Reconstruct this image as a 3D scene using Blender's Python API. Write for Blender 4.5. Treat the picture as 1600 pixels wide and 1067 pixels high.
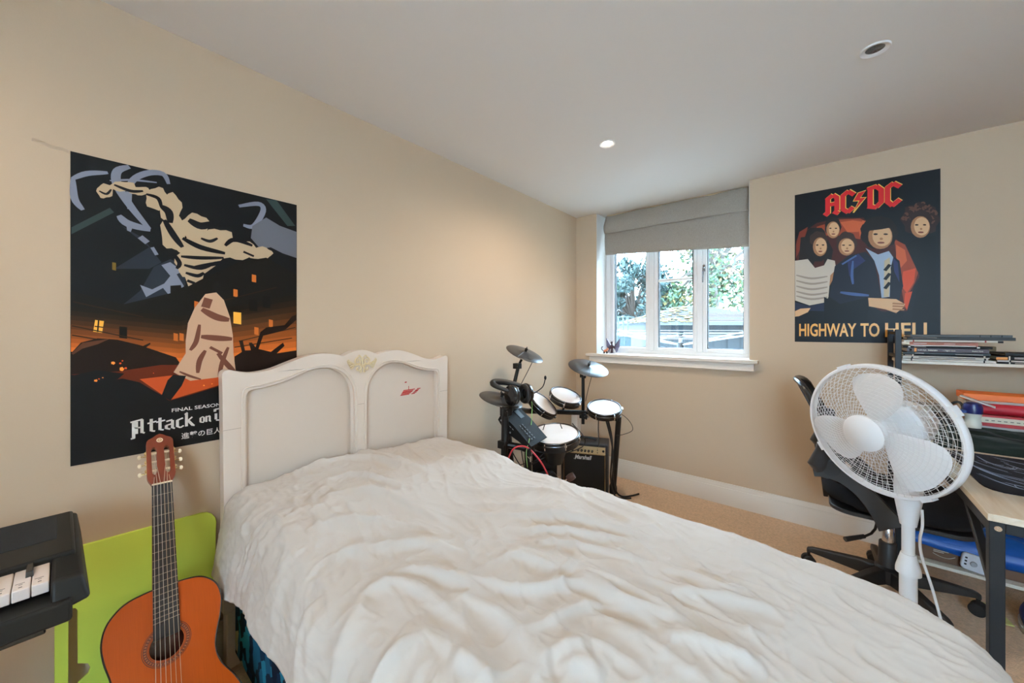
import bpy, bmesh, math, random
import numpy as np
from mathutils import Vector, Matrix, Euler

for o in list(bpy.data.objects):
    bpy.data.objects.remove(o)
scene = bpy.context.scene
COL = scene.collection
PI = math.pi
random.seed(4)

# ------------------------------------------------------------------ camera, world, exposure
CAM_H = 1.196
cam_data = bpy.data.cameras.new('camera')
cam_data.sensor_width = 36.0
cam_data.lens = 584.0 / 1600.0 * 36.0
cam_data.shift_y = -17.5 / 1600.0
cam_data.clip_start = 0.02
cam = bpy.data.objects.new('camera', cam_data)
cam.location = (0, 0, CAM_H)
cam.rotation_euler = (PI / 2, 0, math.radians(39.66))
COL.objects.link(cam)
scene.camera = cam

vs = scene.view_settings
vs.view_transform = 'Standard'
vs.look = 'None'
vs.gamma = 1.0
vs.use_curve_mapping = False
vs.exposure = 0.16

world = bpy.data.worlds.new('world')
scene.world = world
world.use_nodes = True
bg = world.node_tree.nodes['Background']
bg.inputs[0].default_value = (0.54, 0.78, 1.0, 1)
bg.inputs[1].default_value = 36.0
scene.cycles.use_denoising = True
scene.cycles.max_bounces = 10
scene.cycles.diffuse_bounces = 6
scene.cycles.transparent_max_bounces = 16
scene.cycles.sample_clamp_indirect = 6.0

LAMP_COLOUR = (1.0, 0.81, 0.62)
LAMP_POWER = 32.0

# ------------------------------------------------------------------ room measures
XL, XR, YN, YF, ZC = -1.679, 1.45, -1.45, 2.92, 2.193
WX0, WX1, WYB, SILL = -1.483, -0.370, 3.17, 1.0


# ------------------------------------------------------------------ helpers
def srgb(r, g, b):
    def c(v):
        v /= 255.0
        return v / 12.92 if v <= 0.04045 else ((v + 0.055) / 1.055) ** 2.4
    return (c(r), c(g), c(b))


MATS = {}


def mat(name, col, rough=0.5, metal=0.0, spec=0.5, noise=0.0, nscale=20.0, bump=0.0, bscale=60.0, coat=0.0,
        emit=None, estr=0.0, trans=0.0, sheen=0.0, stretch=None):
    if name in MATS:
        return MATS[name]
    m = bpy.data.materials.new(name)
    m.use_nodes = True
    nt = m.node_tree
    b = nt.nodes['Principled BSDF']
    b.inputs['Base Color'].default_value = (*col, 1)
    b.inputs['Roughness'].default_value = rough
    b.inputs['Metallic'].default_value = metal
    b.inputs['Specular IOR Level'].default_value = spec
    b.inputs['Coat Weight'].default_value = coat
    b.inputs['Sheen Weight'].default_value = sheen
    b.inputs['Transmission Weight'].default_value = trans
    if emit:
        b.inputs['Emission Color'].default_value = (*emit, 1)
        b.inputs['Emission Strength'].default_value = estr
    if noise or bump:
        tc = nt.nodes.new('ShaderNodeTexCoord')
        mp = nt.nodes.new('ShaderNodeMapping')
        nt.links.new(tc.outputs['Object'], mp.inputs[0])
        if stretch:
            mp.inputs['Scale'].default_value = stretch
    if noise:
        n = nt.nodes.new('ShaderNodeTexNoise')
        n.inputs['Scale'].default_value = nscale
        n.inputs['Detail'].default_value = 5
        nt.links.new(mp.outputs[0], n.inputs['Vector'])
        mx = nt.nodes.new('ShaderNodeMix')
        mx.data_type = 'RGBA'
        mx.inputs['A'].default_value = (*[max(0, c * (1 - noise)) for c in col], 1)
        mx.inputs['B'].default_value = (*[min(1, c * (1 + noise)) for c in col], 1)
        nt.links.new(n.outputs['Fac'], mx.inputs['Factor'])
        nt.links.new(mx.outputs['Result'], b.inputs['Base Color'])
    if bump:
        n2 = nt.nodes.new('ShaderNodeTexNoise')
        n2.inputs['Scale'].default_value = bscale
        n2.inputs['Detail'].default_value = 4
        nt.links.new(mp.outputs[0], n2.inputs['Vector'])
        bp = nt.nodes.new('ShaderNodeBump')
        bp.inputs['Strength'].default_value = bump
        bp.inputs['Distance'].default_value = 0.004
        nt.links.new(n2.outputs['Fac'], bp.inputs['Height'])
        nt.links.new(bp.outputs[0], b.inputs['Normal'])
    MATS[name] = m
    return m


def glass_mat(name, tint=(0.97, 0.99, 1.0), gloss=0.06):
    if name in MATS:
        return MATS[name]
    m = bpy.data.materials.new(name)
    m.use_nodes = True
    nt = m.node_tree
    nt.nodes.clear()
    out = nt.nodes.new('ShaderNodeOutputMaterial')
    tr = nt.nodes.new('ShaderNodeBsdfTransparent')
    tr.inputs[0].default_value = (*tint, 1)
    gl = nt.nodes.new('ShaderNodeBsdfGlossy')
    gl.inputs['Roughness'].default_value = 0.02
    mx = nt.nodes.new('ShaderNodeMixShader')
    mx.inputs[0].default_value = gloss
    nt.links.new(tr.outputs[0], mx.inputs[1])
    nt.links.new(gl.outputs[0], mx.inputs[2])
    nt.links.new(mx.outputs[0], out.inputs[0])
    MATS[name] = m
    return m


def frame(origin, z=(0, 0, 1), x=(1, 0, 0)):
    z = Vector(z).normalized()
    x = Vector(x)
    x = x - z * x.dot(z)
    if x.length < 1e-6:
        x = z.orthogonal()
    x.normalize()
    y = z.cross(x)
    M = Matrix((x, y, z)).transposed().to_4x4()
    M.translation = Vector(origin)
    return M


ORG = {}


class MB:
    """collects shapes in world space (through self.T) and links them as ONE mesh object"""

    def __init__(self, T=None):
        self.v, self.f, self.m = [], [], []
        self.T = T or Matrix()

    def add(self, vs_, fs, mi=0, M=None):
        A = self.T @ M if M is not None else self.T
        k = len(self.v)
        self.v += [A @ Vector(p) for p in vs_]
        for f in fs:
            self.f.append([i + k for i in f])
            self.m.append(mi)
        return self

    def box(self, lo, hi, mi=0, M=None):
        (a, b, c), (d, e, g) = lo, hi
        V = [(a, b, c), (d, b, c), (d, e, c), (a, e, c), (a, b, g), (d, b, g), (d, e, g), (a, e, g)]
        F = [(3, 2, 1, 0), (4, 5, 6, 7), (0, 1, 5, 4), (1, 2, 6, 5), (2, 3, 7, 6), (3, 0, 4, 7)]
        return self.add(V, F, mi, M)

    def cbox(self, c, s, mi=0, M=None):
        return self.box([c[i] - s[i] / 2 for i in range(3)], [c[i] + s[i] / 2 for i in range(3)], mi, M)

    def bar(self, p0, p1, w, h, mi=0, up=(0, 0, 1)):
        p0, p1 = Vector(p0), Vector(p1)
        d = p1 - p0
        M = frame(p0, d, up)
        return self.box((-h / 2, -w / 2, 0), (h / 2, w / 2, d.length), mi, M)

    def tube(self, pts, r, seg=8, mi=0, caps=True, closed=False):
        P = [Vector(p) for p in pts]
        n = len(P)
        R = r if isinstance(r, (list, tuple)) else [r] * n
        T = []
        for i in range(n):
            a = P[(i - 1) % n] if (closed or i) else P[i]
            b = P[(i + 1) % n] if (closed or i < n - 1) else P[i]
            t = b - a
            T.append(t.normalized() if t.length > 1e-9 else Vector((0, 0, 1)))
        u = T[0].orthogonal().normalized()
        V, F = [], []
        for i in range(n):
            u = u - T[i] * u.dot(T[i])
            u = u.normalized() if u.length > 1e-8 else T[i].orthogonal().normalized()
            w = T[i].cross(u)
            for k in range(seg):
                a = 2 * PI * k / seg
                V.append(P[i] + (u * math.cos(a) + w * math.sin(a)) * R[i])
        last = n if closed else n - 1
        for i in range(last):
            j = (i + 1) % n
            for k in range(seg):
                q = (k + 1) % seg
                F.append((i * seg + k, i * seg + q, j * seg + q, j * seg + k))
        if caps and not closed:
            F.append(tuple(range(seg))[::-1])
            F.append(tuple((n - 1) * seg + k for k in range(seg)))
        return self.add(V, F, mi)

    def cyl(self, p0, p1, r, r1=None, seg=20, mi=0):
        return self.tube([p0, p1], [r, r if r1 is None else r1], seg, mi)

    def lathe(self, prof, M=None, seg=32, mi=0, caps=True):
        V, F = [], []
        n = len(prof)
        for (r, z) in prof:
            for k in range(seg):
                a = 2 * PI * k / seg
                V.append((r * math.cos(a), r * math.sin(a), z))
        for i in range(n - 1):
            for k in range(seg):
                q = (k + 1) % seg
                F.append((i * seg + k, i * seg + q, (i + 1) * seg + q, (i + 1) * seg + k))
        if caps and prof[0][0] > 1e-6:
            F.append(tuple(range(seg))[::-1])
        if caps and prof[-1][0] > 1e-6:
            F.append(tuple((n - 1) * seg + k for k in range(seg)))
        return self.add(V, F, mi, M)

    def torus(self, R, r, M=None, seg=48, s2=10, mi=0, sx=1.0, sy=1.0):
        V, F = [], []
        for i in range(seg):
            a = 2 * PI * i / seg
            for k in range(s2):
                b = 2 * PI * k / s2
                q = R + r * math.cos(b)
                V.append((q * math.cos(a) * sx, q * math.sin(a) * sy, r * math.sin(b)))
        for i in range(seg):
            for k in range(s2):
                j, q = (i + 1) % seg, (k + 1) % s2
                F.append((i * s2 + k, j * s2 + k, j * s2 + q, i * s2 + q))
        return self.add(V, F, mi, M)

    def prism(self, poly, h, M=None, mi=0, z0=0.0, side=None):
        n = len(poly)
        V = [(p[0], p[1], z0) for p in poly] + [(p[0], p[1], z0 + h) for p in poly]
        F = [tuple(range(n))[::-1], tuple(range(n, 2 * n))]
        self.add(V, F, mi, M)
        self.add(V, [(i, (i + 1) % n, n + (i + 1) % n, n + i) for i in range(n)], mi if side is None else side, M)
        return self

    def flat(self, poly, M=None, mi=0, z=0.0):
        return self.add([(p[0], p[1], z) for p in poly], [tuple(range(len(poly)))], mi, M)

    def ball(self, c, r, seg=16, rings=10, mi=0, M=None):
        rx, ry, rz = r if isinstance(r, (list, tuple)) else (r, r, r)
        prof = [(math.sin(PI * i / rings), -math.cos(PI * i / rings)) for i in range(rings + 1)]
        V, F = [], []
        for (q, z) in prof:
            for k in range(seg):
                a = 2 * PI * k / seg
                V.append((c[0] + rx * q * math.cos(a), c[1] + ry * q * math.sin(a), c[2] + rz * z))
        for i in range(rings):
            for k in range(seg):
                q = (k + 1) % seg
                F.append((i * seg + k, i * seg + q, (i + 1) * seg + q, (i + 1) * seg + k))
        return self.add(V, F, mi, M)

    def grid(self, fn, nu, nv, mi=0):
        V = [fn(i / (nu - 1), j / (nv - 1)) for i in range(nu) for j in range(nv)]
        F = [(i * nv + j, (i + 1) * nv + j, (i + 1) * nv + j + 1, i * nv + j + 1) for i in range(nu - 1) for j in range(nv - 1)]
        return self.add(V, F, mi)

    def text(self, body, size, M, mi=0, depth=0.0, sx=1.0, bold=0.0, shear=0.0, align='LEFT'):
        cu = bpy.data.curves.new('lettering', 'FONT')
        cu.body = body
        cu.size = size
        cu.extrude = depth
        cu.offset = bold
        cu.shear = shear
        cu.align_x = align
        cu.resolution_u = 3
        ob = bpy.data.objects.new('lettering', cu)
        COL.objects.link(ob)
        dg = bpy.context.evaluated_depsgraph_get()
        me = ob.evaluated_get(dg).to_mesh()
        V = [(p.co.x * sx, p.co.y, p.co.z) for p in me.vertices]
        F = [tuple(p.vertices) for p in me.polygons]
        self.add(V, F, mi, M)
        ob.evaluated_get(dg).to_mesh_clear()
        bpy.data.objects.remove(ob)
        bpy.data.curves.remove(cu)
        return self

    def build(self, name, mats, parent=None, smooth=38, bevel=0.0, segs=2, sub=0, solid=0.0, origin=None, weld=True):
        mats = mats if isinstance(mats, (list, tuple)) else [mats]
        if parent is not None:
            o0 = ORG[parent.name]
        elif origin is not None:
            o0 = Vector(origin)
        else:
            xs = [p.x for p in self.v]
            ys = [p.y for p in self.v]
            o0 = Vector(((min(xs) + max(xs)) / 2, (min(ys) + max(ys)) / 2, min(p.z for p in self.v)))
        me = bpy.data.meshes.new(name)
        me.from_pydata([p - o0 for p in self.v], [], self.f)
        for m_ in mats:
            me.materials.append(m_)
        me.polygons.foreach_set('material_index', self.m)
        bm = bmesh.new()
        bm.from_mesh(me)
        if weld:
            bmesh.ops.remove_doubles(bm, verts=bm.verts, dist=1e-6)
            bmesh.ops.recalc_face_normals(bm, faces=bm.faces)
        bm.to_mesh(me)
        bm.free()
        if smooth:
            me.polygons.foreach_set('use_smooth', [True] * len(me.polygons))
            me.set_sharp_from_angle(angle=math.radians(smooth))
        ob = bpy.data.objects.new(name, me)
        COL.objects.link(ob)
        if parent is not None:
            ob.parent = parent
        else:
            ob.location = o0
        ORG[ob.name] = o0
        if solid:
            s = ob.modifiers.new('solid', 'SOLIDIFY')
            s.thickness = solid
            s.offset = 0
        if bevel:
            b = ob.modifiers.new('bevel', 'BEVEL')
            b.width = bevel
            b.segments = segs
            b.limit_method = 'ANGLE'
            b.angle_limit = math.radians(40)
            b.harden_normals = False
        if sub:
            s = ob.modifiers.new('sub', 'SUBSURF')
            s.levels = s.render_levels = sub
        return ob


def tag(o, label, cat, group=None):
    o['label'] = label
    o['category'] = cat
    if group:
        o['group'] = group
    return o


def thing(name, loc, label, cat, group=None):
    o = bpy.data.objects.new(name, None)
    o.empty_display_size = 0.05
    o.location = loc
    COL.objects.link(o)
    ORG[o.name] = Vector(loc)
    return tag(o, label, cat, group)


def struct(o):
    o['kind'] = 'structure'
    return o


def rounded(w, h, r, seg=5, cx=0.0, cy=0.0):
    out = []
    for (sx, sy, a0) in ((1, 1, 0), (-1, 1, 90), (-1, -1, 180), (1, -1, 270)):
        for k in range(seg + 1):
            a = math.radians(a0 + 90 * k / seg)
            out.append((cx + sx * (w / 2 - r) + r * math.cos(a), cy + sy * (h / 2 - r) + r * math.sin(a)))
    return out


def spline(pts, n=8, closed=False):
    """Catmull-Rom through the points"""
    P = [Vector(p) for p in pts]
    out = []
    m = len(P)
    rng = range(m if closed else m - 1)
    for i in rng:
        if closed:
            a, b, c, d = P[(i - 1) % m], P[i], P[(i + 1) % m], P[(i + 2) % m]
        else:
            a, b, c, d = P[max(i - 1, 0)], P[i], P[i + 1], P[min(i + 2, m - 1)]
        for k in range(n):
            t = k / n
            out.append(0.5 * ((2 * b) + (c - a) * t + (2 * a - 5 * b + 4 * c - d) * t * t + (3 * b - a - 3 * c + d) * t ** 3))
    if not closed:
        out.append(P[-1])
    return out


# ------------------------------------------------------------------ shared materials
M_WALL = mat('wall_paint', srgb(203, 181, 155), 0.75, noise=0.02, nscale=3.0, bump=0.05, bscale=220)
M_CEIL = mat('ceiling_paint', srgb(238, 237, 234), 0.8)
M_TRIM = mat('white_gloss_trim', srgb(232, 226, 216), 0.35)
M_UPVC = mat('white_window_frame', srgb(240, 242, 244), 0.3)
M_BLACK = mat('black_plastic', (0.008, 0.008, 0.008), 0.45, spec=0.25)
M_BLACKM = mat('black_metal', (0.008, 0.008, 0.008), 0.35, spec=0.3)
M_RUBBER = mat('black_rubber', (0.01, 0.01, 0.01), 0.7)
M_CHROME = mat('chrome', (0.75, 0.75, 0.76), 0.18, metal=1.0)
M_WHITE = mat('white_plastic', srgb(236, 236, 236), 0.38)
# ================================================================== ROOM SHELL
def carpet_mat():
    m = mat('beige_carpet', srgb(222, 190, 158), 0.95, spec=0.1, noise=0.34, nscale=95.0, bump=1.0, bscale=260.0, sheen=0.2)
    return m


b = MB()
b.box((XL - 0.15, YN - 0.15, -0.12), (XR + 0.15, YF + 0.42, 0))
struct(b.build('floor', carpet_mat(), smooth=0))
b = MB()
b.box((XL - 0.15, YN - 0.15, ZC), (XR + 0.15, YF + 0.42, ZC + 0.12))
struct(b.build('ceiling', M_CEIL, smooth=0))
b = MB()
b.box((XL - 0.12, YN - 0.12, 0), (XL, YF + 0.4, ZC))
struct(b.build('wall_left', M_WALL, smooth=0))
b = MB()                                   # window wall with its opening up to the ceiling, window reveal included
b.box((XL, YF, 0), (WX0, YF + 0.4, ZC))
b.box((WX1, YF, 0), (XR, YF + 0.4, ZC))
b.box((WX0, YF, 0), (WX1, YF + 0.4, SILL - 0.03))
struct(b.build('wall_far', M_WALL, smooth=0, weld=False))
# right wall, and the wall behind the camera with an opening added for fill daylight
b = MB()
b.box((XR, YN - 0.12, 0), (XR + 0.12, YF + 0.4, ZC))
struct(b.build('wall_right', M_WALL, smooth=0))
NX0, NX1, NZ0, NZ1 = 0.35, 1.35, 0.95, 2.05
b = MB()
b.box((XL - 0.12, YN - 0.12, 0), (NX0, YN, ZC))
b.box((NX1, YN - 0.12, 0), (XR, YN, ZC))
b.box((NX0, YN - 0.12, 0), (NX1, YN, NZ0))
b.box((NX0, YN - 0.12, NZ1), (NX1, YN, ZC))
struct(b.build('wall_near', M_WALL, smooth=0, weld=False))


def baseboard(name, p0, p1, nrm):
    prof = [(0, 0), (0.018, 0), (0.018, 0.105), (0.0165, 0.108), (0.0165, 0.113), (0.014, 0.116), (0.013, 0.124), (0.010, 0.132), (0.008, 0.145), (0, 0.145)]
    p0, p1, nrm = Vector(p0), Vector(p1), Vector(nrm)
    b_ = MB()
    V = [p + nrm * a + Vector((0, 0, z)) for p in (p0, p1) for a, z in prof]
    n = len(prof)
    F = [(i, (i + 1) % n, n + (i + 1) % n, n + i) for i in range(n)] + [tuple(range(n)), tuple(range(n, 2 * n))]
    b_.add(V, F)
    return struct(b_.build(name, M_TRIM, smooth=30))


baseboard('baseboard_far', (XL, YF, 0), (XR, YF, 0), (0, -1, 0))
baseboard('baseboard_left', (XL, YN, 0), (XL, YF, 0), (1, 0, 0))
baseboard('baseboard_right', (XR, YN, 0), (XR, YF, 0), (-1, 0, 0))
baseboard('baseboard_near', (XL, YN, 0), (XR, YN, 0), (0, 1, 0))

# ---- sill board with its moulding under it
b = MB()
b.box((-1.558, YF - 0.055, SILL - 0.012), (-0.318, YF + 0.25, SILL + 0.0))
b.box((-1.558, YF - 0.055, SILL - 0.024), (-0.318, YF, SILL - 0.012))
s = b.build('trim_1', M_TRIM, bevel=0.004, weld=True)
struct(s)
b = MB()
prof = [(0, 0), (0.034, 0.0), (0.040, 0.006), (0.034, 0.014), (0.030, 0.05), (0.030, 0.053), (0, 0.053)]
V = [(x, YF - a, SILL - 0.077 + z) for x in (-1.535, -0.342) for a, z in prof]
n = len(prof)
b.add(V, [(i, (i + 1) % n, n + (i + 1) % n, n + i) for i in range(n)] + [tuple(range(n)), tuple(range(n, 2 * n))])
struct(b.build('trim_2', M_TRIM, smooth=30))

# ---- white painted reveal lining on the left of the window
b = MB()
b.box((WX0, YF, SILL), (WX0 + 0.003, WYB, ZC))
b.box((WX1 - 0.003, YF, SILL), (WX1, WYB, ZC))
struct(b.build('trim_3', mat('white_reveal', srgb(228, 228, 226), 0.6), smooth=0, weld=False))


# ---- the window
def window_far():
    root = thing('window_1', ((WX0 + WX1) / 2, 3.14, SILL), 'white framed three-part window above the deep sill', 'window')
    struct(root)
    y0, y1 = 3.10, 3.17
    z0, z1 = SILL, ZC
    f = MB()
    f.box((WX0 + 0.003, y0, z0), (WX0 + 0.045, y1, z1))
    f.box((WX1 - 0.030, y0, z0), (WX1 - 0.003, y1, z1))
    f.box((WX0 + 0.045, y0, z0), (WX1 - 0.030, y1, z0 + 0.028))
    f.box((WX0 + 0.045, y0, z1 - 0.05), (WX1 - 0.030, y1, z1))
    m1, m2 = -1.079, -0.716                 # mullion centres
    f.box((m1 - 0.019, y0, z0 + 0.028), (m1 + 0.019, y1, z1 - 0.05))
    f.box((m2 - 0.019, y0, z0 + 0.028), (m2 + 0.019, y1, z1 - 0.05))
    f.build('window_frame', M_UPVC, root, bevel=0.004)
    bays = [(WX0 + 0.045, m1 - 0.019), (m1 + 0.019, m2 - 0.019), (m2 + 0.019, WX1 - 0.030)]
    gl = glass_mat('window_glass')
    for i, (a, c) in enumerate(bays):
        s_ = MB()
        w = 0.030
        zz0, zz1 = z0 + 0.026, z1 - 0.048
        s_.box((a, y0 + 0.004, zz0), (a + w, y1 - 0.01, zz1))
        s_.box((c - w, y0 + 0.004, zz0), (c, y1 - 0.01, zz1))
        s_.box((a + w, y0 + 0.004, zz0), (c - w, y1 - 0.01, zz0 + w))
        s_.box((a + w, y0 + 0.004, zz1 - w), (c - w, y1 - 0.01, zz1))
        if i == 1:
            s_.box((a + w, y0 + 0.014, 1.588), (c - w, y1 - 0.02, 1.610))
        sash = s_.build('sash', M_UPVC, root, bevel=0.005)
        g = MB()
        # dark rubber gasket just inside the sash
        t = 0.004
        for (p, q) in (((a + w, zz0 + w), (a + w + t, zz1 - w)), ((c - w - t, zz0 + w), (c - w, zz1 - w)), ((a + w, zz0 + w), (c - w, zz0 + w + t))):
            g.box((p[0], y0 + 0.018, p[1]), (q[0], y1 - 0.018, q[1]))
        g.build('gasket', M_RUBBER, sash, smooth=0, weld=False)
        p_ = MB()
        p_.box((a + w - 0.004, y0 + 0.03, zz0 + w - 0.004), (c - w + 0.004, y0 + 0.034, zz1 - w + 0.004))
        p_.build('pane', gl, sash, smooth=0)
        if i == 2:
            h = MB()
            h.cbox((a + 0.012, y0 - 0.004, 1.665), (0.016, 0.016, 0.05))
            h.tube([(a + 0.012, y0 - 0.012, 1.668), (a + 0.012, y0 - 0.026, 1.66), (a + 0.010, y0 - 0.026, 1.61), (a + 0.008, y0 - 0.026, 1.555)], [0.008, 0.008, 0.006, 0.005], 8)
            h.build('window_handle', mat('dark_chrome', (0.22, 0.22, 0.23), 0.25, metal=1.0), sash, bevel=0.002)
    return root


window_far()

# unseen window added behind the camera to let in fill daylight
w2 = struct(thing('fill_window', ((NX0 + NX1) / 2, YN, NZ0), 'unseen white window added in the wall behind for fill daylight', 'window'))
f = MB()
xm = (NX0 + NX1) / 2
for (lo, hi) in (((NX0, NZ0), (NX0 + 0.05, NZ1)), ((NX1 - 0.05, NZ0), (NX1, NZ1)), ((NX0 + 0.05, NZ0), (NX1 - 0.05, NZ0 + 0.05)), ((NX0 + 0.05, NZ1 - 0.05), (NX1 - 0.05, NZ1)), ((xm - 0.03, NZ0 + 0.05), (xm + 0.03, NZ1 - 0.05))):
    f.box((lo[0], YN - 0.09, lo[1]), (hi[0], YN - 0.03, hi[1]))
f.build('window_frame', M_UPVC, w2, smooth=0, weld=False)
f = MB()
f.box((NX0 + 0.05, YN - 0.065, NZ0 + 0.05), (NX1 - 0.05, YN - 0.06, NZ1 - 0.05))
f.build('pane', glass_mat('window_glass'), w2, smooth=0)


# ---- ceiling downlights
def downlight(x, y, lit, label, power=1.0):
    root = thing('ceiling_light', (x, y, ZC), label, 'ceiling light', 'ceiling downlights')
    b_ = MB()
    M = frame((x, y, ZC - 0.0005), (0, 0, -1))
    b_.lathe([(0.030, 0.0), (0.042, 0.0), (0.042, 0.003), (0.040, 0.006), (0.031, 0.0035), (0.0265, 0.0015), (0.0262, 0.0)], M, 40)
    b_.build('bezel', M_WHITE, root)
    l = MB()
    if lit:
        l.lathe([(0.026, 0.0), (0.024, 0.0015), (0.0, 0.002)], M, 32)
        l.build('lamp_lens', mat('lit_lens', (1, 0.9, 0.8), 0.3, emit=(1.0, 0.9, 0.75), estr=40.0), root)
        ld = bpy.data.lights.new('lamp_light', 'SPOT')
        ld.energy = LAMP_POWER * power
        ld.color = LAMP_COLOUR
        ld.spot_size = math.radians(168)
        ld.spot_blend = 0.7
        ld.shadow_soft_size = 0.022
        lo = bpy.data.objects.new('lamp_light', ld)
        lo.location = (0, 0, -0.012)
        lo.parent = root
        COL.objects.link(lo)
    else:
        l.lathe([(0.026, 0.0), (0.020, 0.0012), (0.0, 0.0018)], M, 32)
        l.build('lamp_lens', mat('unlit_lens', (0.10, 0.10, 0.09), 0.15, noise=0.6, nscale=140), root)
        c = MB()
        for k in range(6):
            a = k * PI / 3
            c.bar((x, y, ZC - 0.003), (x + 0.019 * math.cos(a), y + 0.019 * math.sin(a), ZC - 0.003), 0.0014, 0.001)
        c.build('reflector', M_CHROME, root, smooth=0)
    return root


downlight(-0.881, 1.86, True, 'small round white downlight glowing in the ceiling', 1.12)
downlight(0.145, 1.84, False, 'small round white downlight without light in the ceiling')
downlight(-0.93, -0.62, True, 'round white downlight lit behind the near side of the bed', 0.72)
downlight(0.30, -0.75, True, 'unseen round downlight added behind the foot of the bed to brighten the fan', 0.35)  # extra lamp, added to brighten the fan, desk and right wall

# ---- roman blind
def blind():
    root = thing('roman_blind', (-0.935, 3.03, 1.80), 'grey woven roman blind pulled up at the top of the window', 'blind')
    m = mat('grey_weave', srgb(165, 157, 147), 0.9, spec=0.15, noise=0.22, nscale=260, bump=0.5, bscale=500, stretch=(1, 1, 0.35))
    x0, x1 = -1.452, -0.385

    def sheet(zt, zb, y, amp, tilt, name, seed):
        def fn(u, v):
            x = x0 + (x1 - x0) * u
            z = zt + (zb(u) - zt) * v
            yy = y - amp * math.sin(PI * min(1, v * 1.0)) * (0.7 + 0.3 * math.sin(5 * u + seed)) - 0.012 * v
            yy -= 0.011 * (0.5 + 0.5 * math.sin(15 * (u + 0.22 * v) + seed)) ** 3 * min(1, max(0, u - 0.25) * 2.2) * (0.35 + 0.65 * (1 - v))
            yy += 0.006 * math.sin(9 * u - 3.2 * v + seed) * v + 0.004 * math.sin(17 * u + 4 * v + seed)
            return (x + 0.004 * math.sin(6 * v + seed), yy, z)
        b_ = MB()
        b_.grid(fn, 60, 16)
        b_.build(name, m, root, solid=0.004, smooth=60)
    sheet(2.185, lambda u: 2.03 - 0.012 * u + 0.006 * math.sin(3 * u), 3.03, 0.028, 0, 'upper_fold', 0.4)
    sheet(2.16, lambda u: 1.845 - 0.065 * u + 0.006 * math.sin(4 * u + 1), 3.042, 0.012, 0, 'lower_fold', 1.7)
    h = MB()
    h.box((x0 + 0.01, 3.03, 2.16), (x1 - 0.005, 3.065, ZC - 0.001))
    h.build('headrail', mat('pale_wood', srgb(196, 176, 140), 0.6), root)


blind()
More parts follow.
